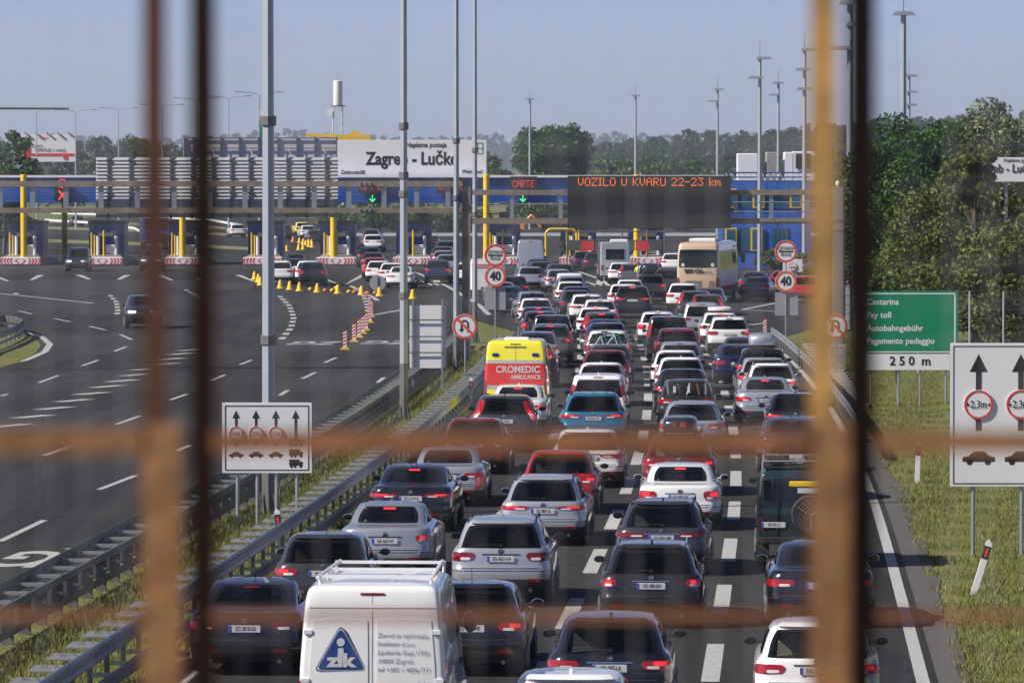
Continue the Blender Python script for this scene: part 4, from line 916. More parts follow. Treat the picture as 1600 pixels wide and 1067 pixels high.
        b = MB(); b.add(vs, fs)
        if frit: b.m = [int(i in (0, nu - 1) or j in (0, nv - 1)) for j in range(nv) for i in range(nu)] + [1] * len(rim)
        me = b.mesh(name); me.polygons.foreach_set('use_smooth', [True] * len(me.polygons)); me.set_sharp_from_angle(angle=R(40)); return me
LV = {}
LV['hatch'] = ([(.20, .16, .2, .76), (.28, .06, .08, .83), (.42, .0, .0, .88), (.58, .0, .0, .895), (.66, .035, .03, .90), (.80, .05, .16, .895), (.90, .07, .5, .88), (.96, .09, 1.0, .845), (1.01, .13, 1.2, .80), (1.18, .27, 1.55, .745), (1.33, .40, 1.85, .69), (1.42, .47, 2.05, .64), (1.455, .58, 2.2, .58), (1.475, .85, 2.4, .46), (1.485, 1.25, 2.7, .26)], 4.3)
LV['estate'] = ([(.20, .16, .2, .76), (.28, .06, .08, .84), (.42, .0, .0, .89), (.56, .0, .0, .91), (.64, .04, .03, .915), (.80, .05, .16, .91), (.91, .07, .5, .89), (.97, .10, 1.05, .85), (1.02, .15, 1.25, .80), (1.18, .34, 1.6, .745), (1.33, .52, 1.9, .69), (1.42, .60, 2.1, .635), (1.455, .70, 2.25, .58), (1.475, .95, 2.5, .46), (1.485, 1.4, 2.8, .26)], 4.85)
LV['suv'] = ([(.26, .18, .22, .76), (.36, .06, .08, .85), (.52, .0, .0, .905), (.70, .0, .0, .92), (.80, .04, .03, .92), (.95, .05, .14, .915), (1.05, .07, .42, .895), (1.11, .09, .95, .86), (1.16, .13, 1.15, .815), (1.32, .26, 1.5, .765), (1.48, .38, 1.8, .71), (1.58, .44, 2.0, .66), (1.62, .54, 2.15, .60), (1.64, .8, 2.4, .48), (1.65, 1.2, 2.7, .26)], 4.4)
LV['mpv'] = ([(.24, .14, .22, .78), (.34, .04, .08, .86), (.5, .0, .0, .90), (.66, .0, .0, .905), (.76, .02, .03, .905), (.92, .03, .14, .90), (1.02, .04, .42, .885), (1.08, .05, .95, .865), (1.16, .07, 1.1, .845), (1.36, .12, 1.4, .80), (1.6, .19, 1.75, .75), (1.74, .25, 1.95, .71), (1.79, .34, 2.1, .65), (1.815, .6, 2.3, .52), (1.825, 1.0, 2.6, .28)], 4.4)
LV['sedan'] = ([(.20, .16, .2, .76), (.28, .06, .08, .84), (.42, .0, .0, .89), (.56, .0, .0, .91), (.66, .035, .03, .915), (.82, .05, .16, .91), (.92, .065, .45, .90), (1.0, .085, 1.05, .86), (1.035, .12, 1.25, .82), (1.06, .36, 1.34, .775), (1.08, .62, 1.4, .755), (1.12, .76, 1.5, .745), (1.24, 1.04, 1.72, .715), (1.34, 1.30, 1.92, .67), (1.41, 1.52, 2.1, .62), (1.435, 1.68, 2.2, .57), (1.455, 1.9, 2.4, .46), (1.465, 2.15, 2.6, .26)], 4.8)
LV['van'] = ([(.36, .10, .25, .90), (.46, .03, .06, .95), (.60, .0, .0, .985), (.9, .0, .0, 1.0), (1.05, .01, .12, 1.0), (1.2, .02, .6, .995), (1.3, .02, .85, .99), (1.6, .03, 1.1, .98), (1.95, .05, 1.35, .955), (2.3, .07, 1.65, .93), (2.55, .10, 1.95, .90), (2.66, .13, 2.1, .87), (2.715, .20, 2.3, .79), (2.74, .5, 2.7, .5)], 5.5)
LV['bus'] = ([(.32, .12, .12, 1.16), (.45, .03, .03, 1.23), (.8, .0, .0, 1.27), (1.3, .0, .01, 1.275), (1.8, .02, .04, 1.275), (2.2, .06, .12, 1.27), (2.7, .13, .35, 1.25), (3.15, .2, .6, 1.22), (3.4, .27, .8, 1.17), (3.5, .38, 1.0, 1.08), (3.55, .7, 1.4, .8)], 12.0)
LV['jeep'] = ([(.5, .06, .1, .78), (.58, .02, .03, .82), (.7, .0, .0, .85), (1.0, .0, .02, .86), (1.15, .0, .1, .86), (1.22, .01, .9, .86), (1.28, .01, 1.2, .845), (1.6, .03, 1.35, .80), (1.9, .05, 1.5, .765), (1.98, .08, 1.6, .72), (2.02, .2, 1.8, .6)], 4.0)
BR = dict(hatch=dict(rr=.22), estate=dict(rr=.24), suv=dict(rr=.22), mpv=dict(rr=.14, bow=.05), sedan=dict(rr=.26, bow=.09), van=dict(rr=.07, rf=.3, bow=.02, bowf=.25), bus=dict(rr=.18, rf=.3, bow=.06, bowf=.2), jeep=dict(rr=.07, rf=.12, bow=.01, bowf=.03))
HT = {k: v[0][-1][0] for k, v in LV.items()}
# type: wheel y, wheel radius, rear window(z0,z1,q), windscreen (z0,z1), side glass (z0,z1,[q ranges]), lights, plate z, hatch seam
SPEC = {
 'hatch': dict(wh=(.72, 3.42), r=.31, rw=(.985, 1.39, 1.45), ws=(1.02, 1.39), sg=(1.01, 1.36, [(2.04, 2.40), (2.43, 2.86)]), pl=.80, bl=(1.412, 1.432, .30)),
 'estate': dict(wh=(.95, 3.80), r=.33, rw=(.99, 1.39, 1.42), ws=(1.03, 1.39), sg=(1.01, 1.37, [(2.02, 2.22), (2.25, 2.52), (2.55, 2.88)]), pl=.78, bl=(1.412, 1.432, .30)),
 'suv': dict(wh=(.80, 3.45), r=.36, rw=(1.12, 1.535, 1.42), ws=(1.17, 1.55), sg=(1.15, 1.52, [(2.02, 2.18), (2.21, 2.48), (2.51, 2.86)]), pl=.92, bl=(1.555, 1.58, .30)),
 'mpv': dict(wh=(.75, 3.45), r=.33, rw=(1.10, 1.64, 1.10), ws=(1.12, 1.68), sg=(1.10, 1.64, [(2.02, 2.25), (2.28, 2.55), (2.58, 2.88)]), pl=.86, bl=(1.72, 1.745, .25)),
 'sedan': dict(wh=(1.0, 3.85), r=.33, rw=(1.10, 1.395, 1.30), ws=(1.07, 1.385), sg=(1.08, 1.37, [(2.08, 2.46), (2.5, 2.92)]), pl=.78, bl=(1.345, 1.365, .30)),
 'van': dict(wh=(1.05, 4.45), r=.35, rw=None, ws=(1.35, 2.2), sg=(1.4, 2.05, [(2.72, 2.98)]), pl=.95, bl=(2.60, 2.625, .2)),
 'bus': dict(wh=(2.8, 9.4), r=.48, rw=(2.05, 3.12, 1.25), ws=(1.5, 3.1), sg=(1.95, 3.05, [(2.01 + .1 * k, 2.10 + .1 * k) for k in range(9)]), pl=.8, bl=(3.36, 3.39, .2)),
 'jeep': dict(wh=(.75, 3.2), r=.39, rw=(1.36, 1.86, .72), ws=(1.36, 1.88), sg=(1.34, 1.86, [(2.05, 2.3), (2.36, 2.6), (2.64, 2.86)]), pl=.9, bl=(1.93, 1.95, .1))}
TL = {  # tail light styles per family: (z0, z1, q0, q1) of the body's light, scaled by family belt height
 'wide': (.755, .895, .68, 1.9), 'slim': (.80, .89, .45, 1.9), 'block': (.70, .92, .80, 1.95), 'tall': (.78, 1.30, 1.02, 1.9), 'square': (.76, .90, .92, 1.6)}
SH = {}; CM = {}; rr_ = random.Random(3)
def shell(t):
    if t not in SH: SH[t] = Shell(*LV[t], **BR.get(t, {}))
    return SH[t]
def holes_of(t):
    S = shell(t); sp_ = SPEC[t]; out = []
    def ins(z0, z1, f): a, c = S.t_of(z0), S.t_of(z1); return a + (c - a) * f, c - (c - a) * f
    z0, z1, q = sp_['rw']; out.append((*ins(z0, z1, .09), 0, q * .88)); z0, z1 = sp_['ws']; out.append((*ins(z0, z1, .09), 3.75 + .11, 5))
    z0, z1, qr = sp_['sg']
    for qa, qb in qr: out.append((*ins(z0, z1, .11), qa + (qb - qa) * .10, qb - (qb - qa) * .10))
    return out
def seats(t):
    b = MB(); S = shell(t); zb = SPEC[t]['sg'][0]; yr = {'hatch': .95, 'estate': 1.65, 'suv': 1.05, 'mpv': 1.2, 'sedan': 1.70}[t]; zb -= .17 if t == 'sedan' else 0
    b.box((0, S.L * .42, zb - .42), (1.2, S.L * .5, .04))                                   # floor
    b.box((0, yr * .55 + .12, zb - .06), (1.15, yr * .75, .03))                                  # parcel shelf
    b.box((0, yr + .05, zb - .12), (1.2, .16, .62), top=.94, bev=.04)
    for x in (-.4, 0, .4): b.box((x, yr + .03, zb + .26), (.22 if x else .18, .09, .15), bev=.03)
    for x in (-.36, .36):
        b.box((x, yr + .95, zb - .10), (.46, .16, .72), top=.85, bev=.05); b.box((x, yr + .93, zb + .34), (.25, .10, .18), bev=.035)
    return b.mesh('seats')
def cm(key, fn):
    if key not in CM: CM[key] = fn()
    return CM[key]
# car paints
def paint(name, c, metal=0.0, rough=.32): return M('paint_' + name, c, rough, metal, coat=1.0, spec=.5)
PAINT = dict(white=paint('white', (.78, .78, .78)), silver=paint('silver', (.50, .52, .55), .55, .3), ltgrey=paint('ltgrey', (.40, .43, .47), .5, .3), grey=paint('grey', (.13, .135, .145), .4, .3),
    dkgrey=paint('dkgrey', (.045, .047, .052), .3, .3), black=paint('black', (.008, .008, .010), 0, .2), brown=paint('brown', (.028, .022, .022), .3, .28), navy=paint('navy', (.010, .018, .055), .2, .25),
    blue=paint('blue', (.02, .19, .33), .35, .3), red=paint('red', (.42, .012, .018), .15, .3), dkred=paint('dkred', (.20, .010, .014), .2, .3), maroon=paint('maroon', (.16, .012, .02), .2, .3), green=paint('green', (.003, .022, .024), 0, .45), skyblue=paint('skyblue', (.30, .37, .47), .5, .3),
    yellow=paint('amb_yellow', (.88, .78, .02), 0, .4), beige=paint('beige', (.58, .42, .27), .1, .4), cyan=paint('truck_blue', (.05, .16, .42), 0, .4))
m_trim = M('black_trim', (.015, .015, .016), .55); m_tl = M('tail_red', (.17, .005, .008), .12, coat=1.0); m_tlon = M('tail_red_lit', (.24, .006, .009), .12, coat=1.0, emit=(1, .02, .03), emit_s=.05)
m_tlamp = M('tail_lamp_lit', (.5, .01, .015), .2, emit=(1, .045, .05), emit_s=.55); m_blon = M('brake_lit', (.5, .01, .02), .3, emit=(1, .03, .045), emit_s=1.5); m_bloff = M('brake_off', (.16, .006, .008), .2); m_rev = M('lamp_clear', (.75, .70, .70), .1, coat=1.0)
def tinted(name, c):
    m = bpy.data.materials.new(name); m.use_nodes = True; n = m.node_tree; L = n.links; n.nodes.remove(n.nodes['Principled BSDF'])
    t = n.nodes.new('ShaderNodeBsdfTransparent'); t.inputs[0].default_value = (*c, 1); g = n.nodes.new('ShaderNodeBsdfGlossy'); g.inputs['Roughness'].default_value = .03
    f = n.nodes.new('ShaderNodeFresnel'); f.inputs[0].default_value = 1.45; mx = n.nodes.new('ShaderNodeMixShader'); L.new(f.outputs[0], mx.inputs[0]); L.new(t.outputs[0], mx.inputs[1]); L.new(g.outputs[0], mx.inputs[2]); L.new(mx.outputs[0], n.nodes['Material Output'].inputs[0]); MATS[name] = m; return m
m_tint = tinted('window_glass', (.80, .84, .82)); m_priv = tinted('privacy_glass', (.30, .31, .31)); m_lining = M('cabin_lining', (.14, .14, .14), .9)
m_cwin = M('car_glass', (.006, .007, .009), .04, spec=.42); m_plate = M('number_plate', (.55, .56, .58), .45); m_chrome = M('chrome', (.75, .76, .78), .15, 1.0); m_rim = M('alloy', (.48, .49, .51), .35, .8)
m_eu = M('plate_blue', (.02, .06, .4), .5); m_hl = M('headlamp', (.80, .80, .78), .08, coat=1.0, emit=(1, .96, .88), emit_s=.06)
def wheel_mesh(r): return cm(('wh', r), lambda: MB().lathe([(r * .62, -.11), (r * .9, -.11), (r, -.07), (r, .07), (r * .9, .11), (r * .62, .11)], n=22, axis='X').mesh('tyre', smooth=40))
def rim_mesh(r):
    def f():
        b = MB(); b.lathe([(r * .62, -.112), (r * .64, -.118), (r * .64, .118), (r * .62, .112)], n=20, axis='X'); b.lathe([(r * .16, .1), (r * .16, .125)], n=8, axis='X'); b.lathe([(r * .16, -.125), (r * .16, -.1)], n=8, axis='X')
        for k in range(5):
            t = k * 2 * math.pi / 5
            for s in (-1, 1): b.tube((s * .121, r * .1 * math.cos(t), r * .1 * math.sin(t)), (s * .118, r * .6 * math.cos(t), r * .6 * math.sin(t)), .03, n=4)
        return b.mesh('rim')
    return cm(('rim', r), f)
def mirror_mesh(): return cm('mir', lambda: (lambda b: (b.lathe([(.02, -.052), (.085, -.05), (.1, .02), (.08, .08), (.02, .11)], (0, 0, 0), 14, 'Y'), b.box((-.1, .02, -.03), (.12, .04, .03)), b)[2])(MB()).mesh('mirror', smooth=50))
def place(px, ytop, typ, hs=1.0, back=None):
    H = HT[typ] * hs; p = G(px, ytop, H); d = {'hatch': 1.9, 'estate': 2.3, 'suv': 1.9, 'mpv': 2.0, 'sedan': 2.4, 'van': .5, 'bus': .7, 'jeep': .6}[typ] if back is None else back
    h = heading(p.y); return Vector((p.x - math.sin(h) * d, p.y - math.cos(h) * d, 0)), h
CARS = []
def car(typ, col, pos, h, label, style='wide', on=True, brake=True, lod=0, hs=1.0, ws=1.0, ls=1.0, roof=None, rails=False, plate=None, antenna=True, name=None, cat='car', front=False, group='vehicles around the toll plaza'):
    S = shell(typ); sp_ = SPEC[typ]; L = S.L; K = HT[typ] / 1.485 if typ in ('suv', 'mpv') else 1.0
    r = root(name or {'sedan': 'saloon_car', 'hatch': 'hatchback_car', 'estate': 'estate_car', 'suv': 'sport_utility_car', 'mpv': 'people_carrier', 'van': 'panel_van', 'bus': 'coach', 'jeep': 'off_road_car'}[typ], pos, label, cat, group, -h)
    r.scale = (ws, ls, hs); CARS.append((r, L * ls, typ))
    pm = PAINT[col] if isinstance(col, str) else col
    def add(n_, key, fn, mat, par=None, **kw): return link(n_, cm((typ,) + key, fn), mat, par if par is not None else r, **kw)
    see = typ in ('hatch', 'estate', 'suv', 'mpv', 'sedan'); H_ = holes_of(typ) if see else ()
    body = add('body', ('body',), lambda: S.body('body', sp_['wh'], sp_['r'], H_), pm)
    gl = [m_priv if rr_.random() < .5 else m_tint, m_cwin] if see else m_cwin; gf = [m_tint, m_cwin] if see else m_cwin
    if see:
        add('cabin_lining', ('lin',), lambda: S.lining(H_, S.t_of(sp_['sg'][0] - .05)), m_lining)
        if lod < 2: add('seats', ('seats',), lambda: seats(typ), M('upholstery', (.05, .05, .055), .9) if rr_.random() < .75 else M('upholstery_pale', (.22, .19, .15), .9))
    zl = S.lv[1][0]
    add('rear_bumper', ('rb',), lambda: S.patch('bumper', S.lv[0][0] + .02, S.lv[2][0] + .02, -1.9, 1.9, .008, 16, 4, .1), m_trim)
    if sp_['rw']:
        z0, z1, q = sp_['rw']; w = add('rear_window', ('rw',), lambda: S.patch('rw', z0, z1, -q, q, .006, 14, 9, .22, frit=see), gl)
        if lod == 0 and typ in ('hatch', 'estate', 'suv', 'mpv'):
            def wp():
                t = S.t_of(z0 + .035); b = MB(); a_, c_ = S.P(t, .02) + S.Nn(t, 0) * .03, S.P(S.t_of(z0 + .05), -.62) + S.Nn(t, -.6) * .03; b.tube(a_, c_, .012, .006, 5); b.box(a_, (.06, .04, .05)); return b.mesh('wiper')
            add('wiper', ('wip',), wp, m_trim, w)
    z0, z1 = sp_['ws']; add('windscreen', ('ws',), lambda: S.patch('ws', z0, z1, 3.75, 6.25, .006, 14, 9, .2, frit=see), gf)
    z0, z1, qr = sp_['sg']
    for s in (-1, 1):
        for qa, qb in qr: add('side_window', ('sg', s, qa), lambda: S.patch('sg', z0, z1, s * qa, s * qb, .004, 8, 7, .25, frit=see), gl)
    if typ in ('van', 'bus', 'jeep'): tz = {'van': (1.0, 1.45, 1.0, 1.9), 'bus': (.7, 1.5, 1.0, 1.7), 'jeep': (.78, .9, .86, 1.1)}[typ]
    else: a_, c_, qa, qb = TL[style]; kz = {'suv': 1.165, 'mpv': 1.16}.get(typ, 1.0); tz = (a_ * kz, c_ * kz, qa, qb)
    for s in (-1, 1):
        o = add('tail_light', ('tl', style, s), lambda: S.patch('tl', tz[0], tz[1], s * tz[2], s * tz[3], .012, 8, 4, .5), m_tlon if on else m_tl)
        if on and typ not in ('van', 'bus', 'jeep') and (brake or rng.random() < .4):
            dz = tz[1] - tz[0]; add('lit_lamp', ('ll', style, s), lambda: S.patch('ll', tz[0] + dz * (.42 if style != 'tall' else .1), tz[1] - dz * (.10 if style != 'tall' else .45), s * (tz[2] + (tz[3] - tz[2]) * .22), s * (tz[2] + (tz[3] - tz[2]) * .62), .016, 5, 3, .5), m_tlamp, o)
        if lod == 0 and typ not in ('van', 'bus', 'jeep'):
            zm = (tz[0] + tz[1]) / 2; dz = (tz[1] - tz[0]); add('reversing_lamp', ('rv', style, s), lambda: S.patch('rv', tz[0] + dz * .1, tz[0] + dz * .42, s * (tz[2] + .12), s * (tz[2] + .45), .016, 4, 3, .5), m_rev, o)
    z0, z1, q = sp_['bl']
    if lod < 2 and typ != 'bus': add('brake_light', ('bl',), lambda: S.patch('bl', z0, z1, -q, q, .014, 8, 2, .1), m_blon if brake else m_bloff)
    if lod < 2 or front:
        add('headlamp', ('hl1',), lambda: S.patch('hl', S.lv[4][0] - .02, S.lv[5][0] - .02, 3.55, 4.35, .01, 8, 3, .5), m_hl); add('headlamp', ('hl2',), lambda: S.patch('hl', S.lv[4][0] - .02, S.lv[5][0] - .02, -3.55, -4.35, .01, 8, 3, .5), m_hl)
    if front: add('grille', ('gr',), lambda: S.patch('gr', S.lv[3][0] - .12, S.lv[4][0] + .06, 4.5, 5.5, .01, 8, 3, .3), m_trim); add('air_intake', ('ai',), lambda: S.patch('ai', S.lv[1][0], S.lv[2][0], 4.1, 5.9, .012, 8, 3, .3), m_trim)
    if lod < 2 and typ not in ('bus',):
        zp = sp_['pl']; 
        def pl(): t = S.t_of(zp); v = S.P(t, 0); n_ = S.Nn(t, 0); b = MB(); b.box((0, 0, 0), (.50, .012, .115), bev=.004); return b.mesh('plate')
        t = S.t_of(zp); v = S.P(t, 0) + S.Nn(t, 0) * .02; px_ = 0 if typ != 'jeep' else -.5
        o = add('number_plate', ('pl',), pl, m_plate, loc=(px_, v.y, v.z)); 
        if lod == 0:
            link('plate_strip', cm('eu', lambda: MB().box((-.228, -.0075, 0), (.04, .004, .105)).mesh('eu')), m_eu, o)
            if plate: me = cm(('pt', plate), lambda: txtmesh(plate, .098, .012)); t_ = link('lettering', me, m_ink, o, (.02, -.0085, 0), (math.pi / 2, 0, 0)); t_.scale = (.66, 1.0, 1)
            if typ not in ('van', 'jeep'): 
                zb_ = zp + .13 * K; t = S.t_of(zb_); v = S.P(t, 0) + S.Nn(t, 0) * .008; add('badge', ('bd',), lambda: MB().lathe([(.02, -.008), (.052, -.006), (.055, .006), (.03, .01)], n=14, axis='Y').mesh('badge'), m_chrome, loc=v)
                add('trunk_seam', ('seam',), lambda: S.patch('seam', S.lv[3][0] + .035, S.lv[3][0] + .05, -1.05, 1.05, .002, 12, 1, 0), m_trim)
    if lod == 0 and typ in ('hatch', 'estate', 'suv', 'mpv', 'sedan'):
        zb1 = S.lv[2][0]; zb2 = S.lv[3][0]
        for s in (-1, 1):
            add('reflector', ('rf', s), lambda: S.patch('rf', zb1 - .03, zb1 + .03, s * .72, s * 1.15, .013, 4, 2, .4), m_tl)
            add('exhaust', ('ex', s), lambda: MB().lathe([(.03, 0), (.035, -.06), (.028, -.06)], (s * .55, S.lv[1][1] + .06, S.lv[1][0] - .03), 12, 'Y').mesh('exhaust'), m_chrome)
        add('bumper_crease', ('bc',), lambda: S.patch('bc', zb2 - .015, zb2 + .0, -1.9, 1.9, .003, 16, 1, 0), m_trim)
        zp = sp_['pl']; add('handle_strip', ('hs',), lambda: S.patch('hs', zp + .075, zp + .095, -.52, .52, .014, 8, 1, .1), m_chrome if rr_.random() < .45 else m_trim)
        if typ != 'sedan': z0, z1, q = sp_['rw']; add('roof_spoiler', ('spo',), lambda: S.patch('spo', z1 + .012, z1 + .055, -q * .95, q * .95, .055, 12, 2, .1, back=.05), pm)
    for y in sp_['wh']:
        for s in (-1, 1):
            x = s * (S.lv[3][3] - .10); w = link('wheel', wheel_mesh(sp_['r']), m_rub, r, (x, y, sp_['r']))
            if lod < 2: link('rim', rim_mesh(sp_['r']), m_rim, w)
    zm = S.lv[7][0] + (.06 if typ != 'van' else .3); ym = L - (1.55 if typ not in ('van', 'jeep', 'bus') else 1.25)
    for s in (-1, 1): o = link('mirror', mirror_mesh(), m_trim if (typ in ('van', 'jeep', 'bus') or rng.random() < .55 or col in ('white', 'silver') and rng.random() < .5) else pm, r, (s * (S.lv[5][3] + .075), ym, zm)); o.scale = (1.05 * s, 1, .68 if typ != 'van' else 1.6); lod == 0 and link('mirror_glass', cm('mg', lambda: MB().lathe([(.088, -.056), (.088, -.053)], n=14, axis='Y').mesh('mg')), m_cwin, o)
    if lod < 2:
        if antenna and typ in ('hatch', 'estate', 'suv', 'mpv', 'sedan'):
            zt = HT[typ] - .012; yt = S.lv[-1][1] - .25
            if rng.random() < .5: add('antenna', ('an1',), lambda: MB().prism([(0, 0), (.17, 0), (.03, .075), (.0, .07)], -.02, .02, 'YZ').mesh('fin'), pm, loc=(0, yt, zt - .01))
            else: add('antenna', ('an2',), lambda: MB().tube((0, .1, 0), (0, -.05, .26), .008, .004, 5).mesh('rod'), m_trim, loc=(0, yt, zt))
        if rails:
            def rl(s):
                b = MB(); ta = S.t_of(HT[typ] - .045); W = S.lev(ta)[3]; y0 = S.lv[-4][1] + .15; y1 = L - S.lv[-3][2] - .1; pts = [(s * W, y0, HT[typ] - .06), (s * W, y0 + .12, HT[typ] + .012), (s * W, y1 - .12, HT[typ] + .012), (s * W, y1, HT[typ] - .06)]; b.path(pts, .018, 6); return b.mesh('rail')
            for s in (-1, 1): add('roof_rail', ('rl', s), lambda: rl(s), m_chrome if rails == 2 else m_trim)
    if roof: add('roof_panel', ('rp',), lambda: S.patch('rp', HT[typ] - .07, HT[typ] - .0005, -4.9, 4.9, .004, 2, 2, 0) if False else S.patch('rp', HT[typ] - .06, HT[typ] - .004, -1.9, 1.9, .004, 10, 3, 0), roof)
    return r
def lod_of(y): return 0 if y < 92 * K else (1 if y < 135 * K else 2)
